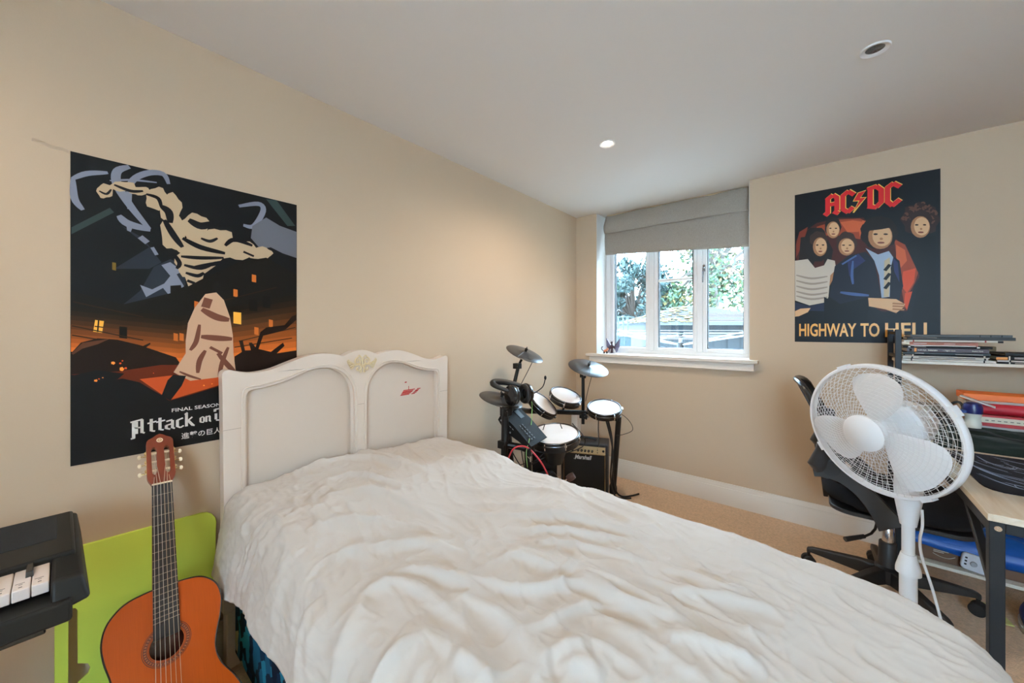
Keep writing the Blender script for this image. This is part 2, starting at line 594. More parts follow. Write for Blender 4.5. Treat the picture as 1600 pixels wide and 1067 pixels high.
# ------------------------------------------------------------------ printed patches on the two posters, in mm from their lower left corners
ART_LEFT = [('p','teal',[(2,694),(78,770),(87,758),(2,674)]),
('p','teal',[(496,909),(533,916),(601,827),(572,820)]),
('p','slate',[(103,720),(151,691),(194,619),(165,594),(117,588),(87,584),(165,664)]),
('p','slate',[(176,602),(216,633),(251,618),(255,550),(209,511),(107,476),(144,521)]),
('s','wisp',9,[(2,835),(32,860),(74,876)]),
('s','wisp',10,[(5,836),(8,779),(24,750)]),
('s','wisp',14,[(120,910),(94,887),(94,845),(123,786),(165,723)]),
('s','wisp',11,[(212,883),(198,913),(158,901),(123,858),(120,776)]),
('s','wisp',4,[(78,853),(127,870),(183,879)]),
('s','wisp',14,[(97,751),(117,730),(168,721)]),
('s','wisp',12,[(407,859),(470,884),(486,861),(455,795),(421,791)]),
('s','wisp',10,[(144,694),(161,678)]),
('s','wisp',6,[(172,665),(183,642)]),
('p','wisp',[(113,727),(127,720),(123,705),(115,708)]),
('p','wisp',[(194,610),(216,623),(247,596),(232,584),(251,545),(212,513),(198,535),(158,502),(144,540),(172,528),(201,550),(216,577)]),
('p','cloudgrey',[(450,794),(496,837),(544,815),(606,803),(606,695),(555,706),(512,723),(476,711),(445,747)]),
('p','cream',[(84,823),(84,816),(83,807),(77,802),(71,800),(65,795),(59,795),(56,802),(53,807),(50,813),(52,822),(56,828),(60,835),(65,841),(71,840),(76,839),(82,838),(85,832)]),
('p','cream',[(133,852),(136,847),(129,840),(119,835),(110,830),(99,825),(91,826),(85,829),(76,829),(74,834),(80,841),(84,846),(89,853),(100,857),(110,858),(120,861),(130,862),(132,856)]),
('p','cream',[(169,847),(169,842),(161,837),(155,832),(148,827),(139,825),(133,827),(126,826),(119,828),(121,834),(123,839),(124,844),(131,849),(140,851),(148,854),(157,857),(163,855),(165,850)]),
('p','cream',[(213,835),(209,821),(202,810),(197,797),(188,788),(178,791),(170,793),(160,795),(157,806),(159,820),(158,832),(160,846),(170,854),(179,859),(188,867),(198,865),(202,854),(208,846)]),
('p','cream',[(247,813),(241,796),(237,780),(232,763),(221,758),(212,761),(202,759),(193,766),(191,783),(190,799),(188,815),(194,831),(203,839),(211,851),(222,859),(230,850),(236,839),(245,830)]),
('p','cream',[(259,732),(252,712),(248,691),(242,670),(230,666),(219,670),(207,667),(197,678),(196,700),(194,719),(191,741),(199,760),(209,770),(218,785),(230,793),(240,780),(247,767),(257,755)]),
('p','cream',[(316,766),(314,751),(312,735),(299,724),(285,721),(273,714),(258,713),(251,726),(246,738),(239,749),(241,764),(253,776),(261,789),(272,802),(286,801),(297,795),(311,793),(320,782)]),
('p','cream',[(384,702),(388,684),(379,663),(348,652),(321,644),(294,633),(267,636),(254,650),(238,660),(224,674),(236,693),(255,708),(268,726),(293,740),(321,738),(347,738),(378,738),(390,721)]),
('p','cream',[(389,730),(393,717),(383,703),(365,696),(351,686),(334,679),(319,685),(310,694),(296,700),(292,712),(302,726),(308,738),(317,753),(334,759),(351,757),(368,761),(385,757),(387,743)]),
('p','cream',[(474,705),(471,692),(451,681),(436,670),(419,659),(396,658),(380,663),(360,665),(346,672),(350,685),(355,696),(358,709),(375,719),(397,723),(417,729),(441,733),(454,724),(461,714)]),
('p','cream',[(521,701),(513,691),(505,683),(498,674),(483,669),(469,671),(456,670),(442,671),(439,680),(439,688),(436,696),(443,705),(457,710),(469,716),(483,722),(497,719),(504,713),(515,709)]),
('p','cream',[(314,636),(311,618),(309,598),(295,585),(278,584),(264,578),(247,577),(238,593),(234,609),(226,623),(227,642),(240,656),(250,670),(263,685),(279,684),(291,674),(307,670),(318,656)]),
('p','cream',[(239,647),(365,666),(339,629),(304,593),(298,557),(263,543),(251,586)]),
('s','ink',14,[(194,804),(212,789),(216,754)]),
('s','ink',12,[(201,761),(224,715),(247,678)]),
('s','ink',11,[(247,709),(296,686),(365,676)]),
('s','ink',8,[(243,646),(296,649),(361,659)]),
('s','ink',7,[(158,834),(186,828),(194,799)]),
('s','ink',16,[(263,775),(296,761),(330,779)]),
('s','ink',10,[(365,704),(393,731),(450,719)]),
('s','ink',6,[(87,843),(123,834),(151,842)]),
('s','ink',8,[(216,663),(239,625),(232,603)]),
('s','ink',7,[(296,718),(321,712),(343,727)]),
('s','ink',5,[(421,691),(455,679)]),
('s','ink',4,[(56,815),(71,810),(81,827)]),
('s','ink',9,[(279,615),(330,632),(374,650)]),
('s','ink',8,[(251,618),(296,613),(339,640)]),
('s','ink',8,[(255,592),(287,585),(304,598)]),
('s','ink',6,[(259,566),(279,558)]),
('p','wall0',[(0,509),(107,476),(216,519),(216,544),(243,549),(245,533),(308,582),(407,650),(496,680),(605,627),(605,262),(0,302)]),
('p','glow0',[(0,465),(239,441),(605,545),(605,299),(239,276),(0,333)]),
('p','glow1',[(0,452),(239,425),(605,521),(605,299),(239,276),(0,333)]),
('p','glow2',[(0,438),(239,410),(605,496),(605,299),(239,276),(0,333)]),
('p','glow3',[(0,425),(239,394),(605,472),(605,299),(239,276),(0,333)]),
('p','glow4',[(0,412),(239,379),(605,447),(605,299),(239,276),(0,333)]),
('p','glow5',[(0,399),(239,363),(605,422),(605,299),(239,276),(0,333)]),
('p','glow6',[(0,385),(239,348),(605,398),(605,299),(239,276),(0,333)]),
('p','glow7',[(0,372),(239,332),(605,373),(605,299),(239,276),(0,333)]),
('p','glow8',[(0,359),(239,317),(605,349),(605,299),(239,276),(0,333)]),
('p','glow9',[(0,346),(239,301),(605,324),(605,299),(239,276),(0,333)]),
('p','winlit',[(48,426),(66,423),(62,387),(44,391)]),
('p','windark',[(98,407),(115,405),(115,369),(98,372)]),
('p','winlow',[(83,604),(91,603),(91,579),(83,581)]),
('p','winmid',[(224,386),(235,383),(235,358),(224,361)]),
('p','winmid',[(239,386),(250,383),(250,358),(239,361)]),
('p','winmid',[(448,609),(462,607),(462,579),(448,581)]),
('p','winmid',[(390,548),(403,546),(403,519),(390,521)]),
('p','winlit',[(390,463),(414,461),(414,417),(390,421)]),
('p','winmid',[(456,408),(470,405),(470,376),(456,380)]),
('p','winmid',[(505,438),(519,435),(519,406),(505,410)]),
('p','winmid',[(278,497),(289,494),(289,469),(278,471)]),
('p','windark',[(440,514),(466,513),(466,468),(440,470)]),
('p','windark',[(483,529),(510,527),(510,482),(483,484)]),
('s','line',2.2,[(2,408),(151,363)]),
('s','line',2.2,[(2,381),(151,341)]),
('s','line',2.2,[(407,354),(601,407)]),
('s','line',2.2,[(393,332),(589,363)]),
('s','line',2.2,[(5,478),(151,438)]),
('s','line',2.2,[(296,480),(533,567)]),
('s','line',2,[(55,425),(53,390)]),
('s','line',2,[(47,407),(64,404)]),
('p','rubble',[(0,328),(20,359),(53,371),(94,366),(151,345),(167,355),(168,350),(158,340),(230,304),(239,286),(216,215),(0,239)]),
('p','rubble2',[(2,328),(23,358),(78,369),(53,353),(23,341),(5,324)]),
('p','rubble',[(393,298),(416,314),(407,357),(419,357),(426,319),(445,319),(438,348),(448,348),(460,330),(476,388),(496,406),(561,416),(589,453),(605,460),(605,438),(566,400),(533,388),(486,376),(470,323),(512,310),(555,345),(561,332),(533,303),(605,312),(605,211),(393,242)]),
('p','ground',[(-2,267),(95,268),(194,281),(355,269),(355,191),(215,160),(109,223)]),
('p','ground2',[(143,239),(237,245),(355,242),(355,199),(215,162)]),
('p','hill',[(-2,229),(40,235),(105,245),(143,229),(194,181),(215,158),(358,196),(387,199),(387,-53),(-2,-2)]),
('p','hill',[(-2,263),(51,275),(109,260),(95,244),(-2,223)]),
('p','ember',[(90,294),(88,292),(86,289),(84,291),(81,292),(81,295),(81,298),(84,299),(86,299),(88,297)]),
('p','ember2',[(103,292),(102,291),(101,290),(99,290),(98,291),(98,293),(98,294),(99,295),(101,295),(102,294)]),
('p','ember',[(109,274),(107,271),(105,268),(102,269),(99,271),(99,275),(99,279),(102,280),(105,281),(107,277)]),
('p','ember2',[(115,276),(114,275),(113,273),(111,274),(109,275),(109,277),(109,279),(111,279),(113,280),(114,278)]),
('p','ember',[(53,244),(52,242),(51,240),(49,241),(46,242),(46,244),(46,247),(49,247),(51,248),(52,246)]),
('p','ember',[(65,251),(65,250),(64,250),(63,250),(62,250),(62,251),(62,253),(63,253),(64,253),(65,252)]),
('p','ember2',[(107,300),(106,299),(105,298),(104,298),(103,299),(103,300),(103,301),(104,302),(105,302),(106,301)]),
('p','ember',[(307,200),(306,199),(305,198),(303,199),(302,199),(302,201),(302,202),(303,203),(305,203),(306,201)]),
('p','ember',[(329,203),(328,203),(328,202),(326,202),(325,203),(325,204),(325,205),(326,205),(328,206),(328,205)]),
('p','ember2',[(177,255),(176,255),(176,254),(175,254),(174,255),(174,256),(174,257),(175,257),(176,257),(176,256)]),
('p','ember2',[(58,248),(57,247),(57,246),(56,247),(54,247),(54,248),(54,250),(56,250),(57,250),(57,249)]),
('p','pale',[(308,523),(339,531),(361,505),(379,444),(388,377),(390,310),(397,241),(339,225),(267,221),(224,254),(255,316),(255,358),(261,420),(279,473)]),
('s','fold',15,[(298,469),(339,443),(377,433)]),
('s','fold',9,[(292,415),(283,357),(267,326)]),
('s','fold',13,[(296,373),(339,367),(386,363)]),
('s','fold',10,[(308,324),(292,288),(287,246)]),
('s','fold',11,[(343,312),(374,266),(393,242)]),
('s','fold',6,[(321,335),(356,311)]),
('s','fold',16,[(317,508),(308,475)]),
('s','fold',9,[(374,333),(356,278),(347,229)]),
('s','fold',5,[(239,255),(267,237),(296,223)]),
('p','hill',[(194,179),(209,229),(223,246),(256,239),(245,207),(216,160)])]
ART_RIGHT = [('p','r_dark',[(7,626),(20,658),(106,720),(213,732),(313,713),(357,624),(443,570),(497,503),(530,403),(530,355),(510,308),(484,174),(386,177),(7,503)]),
('p','r_or1',[(106,698),(213,722),(298,711),(328,685),(298,592),(213,627),(106,644)]),
('p','r_or2',[(213,706),(268,706),(321,686),(291,635),(244,642)]),
('p','r_or2',[(309,698),(357,679),(321,630),(298,603),(291,655)]),
('p','r_or3',[(6,604),(23,680),(64,704),(38,599),(6,520)]),
('p','r_or1',[(436,571),(477,535),(510,463),(527,384),(514,327),(484,252),(477,184),(450,411)]),
('p','r_or2',[(443,540),(477,506),(484,447),(460,410),(443,471)]),
('p','r_or4',[(470,390),(517,404),(510,328),(484,271),(463,312)]),
('p','r_or4',[(477,272),(504,280),(484,179),(474,213)]),
('p','hair',[(219,676),(215,661),(211,647),(206,632),(196,627),(186,626),(175,622),(165,631),(157,644),(148,655),(144,672),(145,689),(144,707),(148,722),(157,730),(165,741),(175,746),(186,739),(196,734),(206,725),(211,709),(215,693)]),
('p','skinsh',[(211,661),(209,645),(204,632),(198,622),(190,617),(181,616),(172,620),(164,628),(157,639),(152,655),(151,671),(152,687),(157,701),(164,710),(172,715),(181,716),(190,712),(198,704),(204,692),(209,677)]),
('p','skin',[(209,664),(207,651),(204,640),(198,632),(192,627),(185,627),(178,630),(171,636),(166,646),(162,659),(161,672),(162,686),(166,697),(171,705),(178,709),(185,710),(192,707),(198,700),(204,690),(207,678)]),
('p','hair',[(175,676),(173,674),(169,674),(165,675),(163,678),(165,680),(169,681),(173,679)]),
('p','hair',[(200,672),(198,670),(194,669),(190,671),(188,674),(190,676),(194,676),(198,675)]),
('p','lip',[(192,640),(189,637),(182,637),(176,639),(173,643),(176,645),(182,645),(189,643)]),
('p','skinsh',[(187,656),(186,652),(183,651),(180,653),(179,657),(180,660),(183,661),(186,659)]),
('p','hair2',[(287,571),(283,554),(277,538),(271,521),(259,515),(247,514),(234,510),(221,519),(212,534),(201,546),(195,565),(197,585),(195,604),(201,622),(212,631),(221,643),(234,648),(247,641),(259,636),(271,626),(277,607),(283,590)]),
('p','skinsh',[(276,552),(274,536),(268,522),(260,513),(251,507),(240,506),(230,510),(220,518),(212,530),(207,545),(205,562),(207,579),(212,593),(220,602),(230,607),(240,608),(251,604),(260,596),(268,584),(274,569)]),
('p','skin',[(273,556),(272,542),(268,531),(261,522),(254,518),(245,517),(237,520),(229,527),(223,537),(218,549),(217,564),(218,578),(223,589),(229,597),(237,602),(245,602),(254,599),(261,592),(268,582),(272,570)]),
('p','hair',[(234,568),(232,565),(227,565),(222,567),(220,570),(222,572),(227,572),(232,571)]),
('p','hair',[(263,563),(261,561),(256,561),(251,562),(249,565),(251,568),(256,568),(261,566)]),
('p','lip',[(253,530),(250,528),(242,528),(234,530),(231,533),(234,536),(242,536),(250,534)]),
('p','skinsh',[(248,547),(247,543),(243,542),(240,544),(238,548),(240,552),(243,553),(247,551)]),
('p','hair',[(166,581),(159,552),(150,529),(143,502),(129,485),(111,487),(94,489),(75,491),(61,512),(53,542),(43,568),(36,600),(43,629),(53,652),(61,680),(75,697),(94,693),(111,690),(129,687),(143,666),(150,637),(159,611)]),
('p','hair',[(29,645),(20,502),(72,429),(98,492),(89,647)]),
('p','hair',[(148,637),(181,546),(173,483),(140,455),(136,574)]),
('p','hair2',[(158,614),(154,602),(149,591),(143,579),(132,575),(121,575),(109,572),(97,579),(88,590),(78,599),(73,613),(74,627),(73,641),(78,653),(88,659),(97,668),(109,671),(121,665),(132,661),(143,654),(149,640),(154,628)]),
('p','skinsh',[(154,569),(152,551),(147,536),(140,525),(131,519),(122,517),(112,521),(103,530),(95,543),(90,560),(88,579),(90,597),(95,613),(103,624),(112,630),(122,631),(131,627),(140,618),(147,605),(152,588)]),
('p','skin',[(152,573),(151,558),(147,545),(141,536),(134,530),(126,529),(118,532),(111,540),(105,551),(101,565),(100,581),(101,596),(105,609),(111,619),(118,624),(126,625),(134,621),(141,614),(147,603),(151,589)]),
('p','hair',[(115,586),(113,583),(109,582),(104,584),(102,587),(104,590),(109,591),(113,589)]),
('p','hair',[(142,582),(140,579),(136,579),(131,580),(129,584),(131,586),(136,587),(140,585)]),
('p','lip',[(133,544),(130,542),(123,541),(116,543),(113,547),(116,550),(123,550),(130,548)]),
('p','skinsh',[(129,563),(127,559),(124,557),(121,560),(120,564),(121,568),(124,569),(127,567)]),
('p','tee',[(0,504),(64,507),(98,449),(140,460),(156,496),(189,482),(195,428),(169,398),(160,270),(152,239),(72,223),(2,257)]),
('s','teesh',4,[(7,414),(81,387),(156,393)]),
('s','teesh',4,[(7,380),(81,354),(156,361)]),
('s','teesh',4,[(7,346),(81,321),(156,329)]),
('s','teesh',4,[(7,313),(81,288),(156,296)]),
('s','teesh',4,[(7,285),(81,261),(156,269)]),
('p','skinsh',[(169,398),(189,423),(189,396),(165,334)]),
('p','denim',[(-1,246),(72,220),(148,239),(140,185),(-1,195)]),
('p','skin',[(-3,190),(29,205),(77,207),(64,182),(20,158),(-3,156)]),
('p','navy',[(189,450),(252,505),(321,517),(357,462),(386,257),(343,229),(213,225),(165,270)]),
('p','navy2',[(244,475),(291,511),(321,466),(268,420),(275,336),(252,390)]),
('p','navy',[(415,495),(456,450),(470,311),(450,214),(386,227)]),
('p','navy2',[(429,473),(450,441),(456,332),(436,393)]),
('s','navyhi',6,[(213,294),(268,280),(335,268)]),
('s','navyhi',4,[(268,472),(264,389),(268,337)]),
('s','navyhi',3,[(221,457),(283,501)]),
('p','shirt',[(321,538),(372,495),(415,509),(432,472),(422,414),(418,256),(386,252),(376,379),(357,462)]),
('p','stripe',[(397,457),(418,474),(423,394),(415,256),(395,255)]),
('s','ink',5,[(399,402),(419,434)]),
('s','ink',5,[(399,352),(419,385)]),
('s','ink',5,[(399,302),(419,335)]),
('p','hair',[(452,603),(445,583),(440,563),(433,543),(416,536),(402,526),(385,518),(367,529),(349,532),(331,543),(321,565),(307,582),(299,605),(303,628),(299,651),(307,672),(321,684),(331,703),(349,708),(367,705),(385,710),(402,696),(416,681),(433,669),(440,646),(445,625)]),
('p','hair',[(447,633),(440,617),(432,604),(424,588),(406,584),(388,584),(369,582),(351,592),(337,607),(321,620),(313,638),(315,656),(313,675),(321,691),(337,698),(351,708),(369,711),(388,702),(406,696),(424,686),(432,668),(440,651)]),
('p','skinsh',[(429,587),(427,564),(420,546),(409,532),(396,525),(381,524),(367,529),(353,540),(342,557),(334,579),(332,602),(334,625),(342,644),(353,657),(367,664),(381,665),(396,659),(409,647),(420,631),(427,610)]),
('p','skin',[(426,591),(424,573),(419,557),(410,546),(399,540),(388,539),(377,543),(366,552),(357,566),(351,584),(349,604),(351,623),(357,639),(366,650),(377,656),(388,656),(399,652),(410,642),(419,628),(424,611)]),
('p','hair',[(372,609),(369,606),(362,605),(355,608),(353,612),(355,615),(362,616),(369,613)]),
('p','hair',[(412,602),(409,599),(403,599),(396,601),(393,605),(396,609),(403,609),(409,606)]),
('p','lip',[(399,557),(394,554),(384,554),(373,557),(368,562),(373,565),(384,565),(394,562)]),
('p','skinsh',[(392,580),(390,575),(385,574),(380,576),(378,582),(380,587),(385,588),(390,585)]),
('p','hair',[(306,653),(328,700),(415,693),(443,639),(386,634),(328,634)]),
('p','black',[(140,271),(213,225),(335,260),(328,118),(140,120)]),
('p','skin',[(332,255),(386,249),(443,242),(477,213),(470,194),(443,165),(401,187),(335,207)]),
('s','skinsh',3,[(429,219),(474,213)]),
('s','skinsh',3,[(429,204),(474,199)]),
('s','skinsh',3,[(429,188),(474,182)]),
('p','hair3',[(606,647),(597,629),(589,613),(588,589),(572,581),(555,582),(542,568),(525,570),(511,590),(494,594),(477,607),(476,633),(468,653),(457,676),(468,694),(476,711),(477,736),(494,743),(511,741),(525,755),(542,751),(555,732),(572,726),(588,713),(589,688),(597,669)]),
('p','black',[(477,535),(524,567),(588,566),(593,114),(497,115),(530,364)]),
('s','curl',2.8173241683162606,[(521,726),(516,732),(516,741),(519,746)]),
('s','curl',2.331588605021099,[(477,673),(472,671),(466,676),(464,684)]),
('s','curl',2.7309331590315375,[(584,646),(581,640),(575,639),(571,645)]),
('s','curl',2.9453805078661612,[(509,723),(514,722),(519,716),(519,707)]),
('s','curl',2.6641619152161113,[(579,631),(575,635),(573,643),(575,650)]),
('s','curl',2.2509883815599414,[(566,702),(566,710),(570,715),(575,713)]),
('s','curl',2.3551326142914903,[(521,730),(517,737),(517,745),(521,750)]),
('s','curl',3.075813881460502,[(566,733),(564,726),(560,722),(554,726)]),
('s','curl',2.1475472141947587,[(468,672),(466,680),(469,687),(474,689)]),
('s','curl',2.360087207743731,[(501,716),(499,724),(500,732),(506,734)]),
('s','curl',2.466868438760692,[(548,708),(544,713),(542,721),(545,727)]),
('s','curl',2.4535805798915358,[(537,746),(541,750),(547,747),(550,740)]),
('s','curl',2.322205937668917,[(569,687),(563,689),(560,696),(561,704)]),
('s','curl',2.5794819398205333,[(524,708),(526,716),(531,719),(536,715)]),
('s','curl',3.1026886620078624,[(490,734),(496,733),(500,726),(500,718)]),
('s','curl',2.9164701917902,[(554,713),(551,720),(552,728),(556,731)]),
('s','curl',2.388280675494941,[(567,700),(564,695),(558,697),(554,703)]),
('s','curl',3.0407629731419834,[(494,671),(500,670),(504,663),(503,655)]),
('s','curl',2.1071510782925222,[(492,719),(497,722),(502,719),(505,711)]),
('s','curl',2.1601669513303117,[(573,646),(568,646),(563,651),(562,659)]),
('s','curl',3.523361988849933,[(583,656),(578,657),(574,663),(574,672)]),
('s','curl',2.4222186735240214,[(500,730),(506,728),(509,721),(508,713)]),
('s','curl',2.768383929736656,[(473,682),(479,679),(481,671),(480,663)]),
('s','curl',3.4623604272095005,[(475,704),(481,704),(485,698),(486,690)]),
('s','curl',2.314208922720219,[(506,722),(509,728),(515,727),(519,720)]),
('s','curl',3.5553573818940256,[(585,693),(589,687),(590,679),(587,673)]),
('s','curl',2.7821971913857806,[(492,682),(487,678),(481,680),(478,688)]),
('s','curl',2.7284469783694183,[(468,671),(470,679),(475,682),(481,678)]),
('s','curl',3.4278291001393484,[(571,675),(567,671),(561,673),(558,680)]),
('s','curl',2.078574279036598,[(509,703),(509,712),(512,717),(518,717)]),
('s','curl',2.7663652758031643,[(578,696),(583,697),(588,692),(589,684)]),
('s','curl',2.6968328898803087,[(579,703),(578,695),(574,691),(569,693)]),
('s','curl',3.535531499605154,[(570,650),(566,646),(561,649),(558,656)]),
('s','curl',2.4165521163662644,[(528,732),(522,733),(518,739),(517,747)]),
('p','hair3',[(578,651),(574,638),(569,627),(564,614),(553,611),(542,610),(530,608),(519,616),(511,627),(501,637),(496,652),(497,666),(496,681),(501,693),(511,700),(519,708),(530,711),(542,705),(553,700),(564,693),(569,678),(574,665)]),
('p','skinsh',[(568,615),(566,596),(561,581),(553,570),(544,564),(533,563),(523,567),(514,576),(505,590),(500,608),(498,627),(500,646),(505,661),(514,672),(523,678),(533,678),(544,674),(553,665),(561,651),(566,634)]),
('p','skin',[(566,619),(564,603),(560,590),(554,581),(546,576),(538,575),(530,579),(522,586),(516,598),(512,612),(510,629),(512,644),(516,657),(522,666),(530,671),(538,672),(546,668),(554,660),(560,649),(564,635)]),
('p','hair',[(527,633),(525,630),(520,630),(515,632),(513,635),(515,638),(520,638),(525,636)]),
('p','hair',[(555,628),(553,625),(549,625),(544,627),(542,630),(544,633),(549,633),(553,631)]),
('p','lip',[(546,590),(543,587),(535,587),(527,590),(524,594),(527,597),(535,597),(543,594)]),
('p','skinsh',[(541,609),(539,605),(536,604),(533,606),(531,610),(533,614),(536,616),(539,613)]),
('s','yel',8,[(160,765),(160,854)]),
('s','yel',8,[(154,849),(182,874)]),
('s','yel',8,[(182,874),(204,851)]),
('s','yel',8,[(201,857),(201,777)]),
('s','yel',8,[(160,819),(201,820)]),
('s','yel',8,[(144,777),(163,758)]),
('s','yel',8,[(185,776),(209,760)]),
('s','yel',8,[(227,782),(227,861)]),
('s','yel',8,[(222,855),(251,880)]),
('s','yel',8,[(249,881),(275,854)]),
('s','yel',8,[(223,784),(250,757)]),
('s','yel',8,[(246,758),(271,784)]),
('s','yel',8,[(343,769),(343,872)]),
('s','yel',8,[(331,870),(368,880)]),
('s','yel',8,[(366,882),(390,852)]),
('s','yel',8,[(387,860),(387,786)]),
('s','yel',8,[(390,791),(366,762)]),
('s','yel',8,[(368,761),(333,774)]),
('s','yel',8,[(411,786),(411,863)]),
('s','yel',8,[(407,858),(435,880)]),
('s','yel',8,[(433,881),(460,855)]),
('s','yel',8,[(408,790),(431,757)]),
('s','yel',8,[(428,757),(460,787)]),
('p','yel',[(324,868),(288,861),(267,814),(291,810),(267,750),(273,748),(326,827),(302,831)]),
('s','red',7.4,[(157,762),(157,852)]),
('s','red',7.4,[(151,847),(179,872)]),
('s','red',7.4,[(179,872),(202,849)]),
('s','red',7.4,[(198,854),(198,775)]),
('s','red',7.4,[(157,817),(198,818)]),
('s','red',7.4,[(142,774),(160,756)]),
('s','red',7.4,[(183,774),(206,757)]),
('s','red',7.4,[(224,779),(224,859)]),
('s','red',7.4,[(219,852),(249,878)]),
('s','red',7.4,[(246,878),(273,852)]),
('s','red',7.4,[(221,782),(247,755)]),
('s','red',7.4,[(244,755),(268,782)]),
('s','red',7.4,[(340,767),(340,870)]),
('s','red',7.4,[(328,867),(366,878)]),
('s','red',7.4,[(363,880),(388,850)]),
('s','red',7.4,[(385,858),(385,784)]),
('s','red',7.4,[(388,789),(363,760)]),
('s','red',7.4,[(366,759),(330,772)]),
('s','red',7.4,[(409,783),(409,861)]),
('s','red',7.4,[(405,856),(433,878)]),
('s','red',7.4,[(430,879),(458,853)]),
('s','red',7.4,[(405,788),(429,755)]),
('s','red',7.4,[(426,755),(458,784)]),
('p','red',[(321,864),(291,858),(271,817),(296,814),(274,762),(321,825),(298,827)])]
ARTCOL = {
    'black': (8, 8, 9), 'cloudgrey': (110, 112, 120), 'cream': (196, 172, 140), 'curl': (92, 58, 44), 'denim': (30, 38, 62), 'ember': (255, 150, 60), 'ember2': (225, 80, 30),
    'fold': (112, 66, 50), 'ground': (96, 34, 14), 'ground2': (190, 76, 32), 'hair': (26, 17, 14), 'hair2': (58, 38, 28), 'hair3': (44, 24, 20),
    'hill': (17, 18, 20), 'ink': (16, 17, 22), 'line': (44, 27, 14), 'lip': (122, 62, 50), 'navy': (22, 24, 38), 'navy2': (40, 46, 88), 'navyhi': (74, 98, 150),
    'pale': (205, 166, 136), 'r_dark': (70, 24, 16), 'r_or1': (150, 62, 34), 'r_or2': (196, 92, 52), 'r_or3': (118, 44, 26), 'r_or4': (206, 74, 38),
    'red': (212, 34, 38), 'rubble': (30, 17, 12), 'rubble2': (92, 54, 36), 'shirt': (168, 184, 206), 'skin': (216, 174, 132), 'skinsh': (168, 118, 82),
    'slate': (40, 47, 56), 'stripe': (196, 180, 150), 'teal': (52, 68, 66), 'tee': (202, 192, 178), 'teesh': (158, 146, 134), 'wall0': (20, 18, 16),
    'windark': (14, 12, 10), 'winlit': (250, 180, 70), 'winlow': (120, 96, 36), 'winmid': (196, 104, 40), 'wisp': (136, 142, 158), 'yel': (238, 196, 90),
    'white': (242, 240, 234), 'gold': (232, 168, 70), 'paper_left': (16, 18, 21), 'paper_right': (12, 13, 17)}
for i in range(10):
    t = i / 9.0
    t = t ** 1.3
    ARTCOL['glow%d' % i] = (int(24 + 196 * t), int(18 + 92 * t), int(13 + 26 * t))


def ribbon(pts, w):
    """outline of a pen stroke, pts and width in metres; ends tapered a little"""
    P = [Vector((a, b_, 0)) for a, b_ in pts]
    if len(P) > 2:
        P = [Vector(p) for p in spline(P, 5)]
    Lh, Rh = [], []
    n = len(P)
    for i in range(n):
        d = (P[min(i + 1, n - 1)] - P[max(i - 1, 0)]).normalized()
        nn = Vector((-d.y, d.x, 0))
        t = i / (n - 1)
        ww = w / 2 * (1.0 if n == 2 else (0.35 + 0.65 * math.sin(PI * min(max(t, 0.04), 0.96)) ** 0.6))
        Lh.append(P[i] + nn * ww)
        Rh.append(P[i] - nn * ww)
    return Lh, Rh


def poster(name, M, w, h, art, paper, label, lettering, px_mm):
    root = thing(name, M.translation, label, 'poster', 'wall posters')
    names = [paper] + sorted({a[1] for a in art})
    mats_ = [mat('print_' + c, srgb(*ARTCOL[c]), 0.42, spec=0.22) for c in names]
    b_ = MB(M)
    nx, ny = 16, 20
    # sheet with slightly lifted edges
    def fn(u, v):
        return (u * w, v * h, 0.0012)
    b_.box((0, 0, 0.0004), (w, h, 0.0012), 0)
    zz = 0.0012
    for k, a in enumerate(art):
        zz += 0.000018
        mi = names.index(a[1])
        if a[0] == 'p':
            poly = [(min(max(x / 1000, 0.001), w - 0.001), min(max(y / 1000, 0.001), h - 0.001)) for x, y in a[2]]
            b_.flat(poly, None, mi, zz)
        else:
            Lh, Rh = ribbon([(min(max(x / 1000, 0.003), w - 0.003), min(max(y / 1000, 0.003), h - 0.003)) for x, y in a[3]], a[2] * px_mm / 1000)
            n = len(Lh)
            V = [(p.x, p.y, zz) for p in Lh] + [(p.x, p.y, zz) for p in Rh]
            b_.add(V, [(i, i + 1, n + i + 1, n + i) for i in range(n - 1)], mi)
    b_.build('printed_sheet', mats_, root, smooth=0, weld=False)
    lettering(root, M @ Matrix.Translation((0, 0, zz + 0.0002)))
    return root


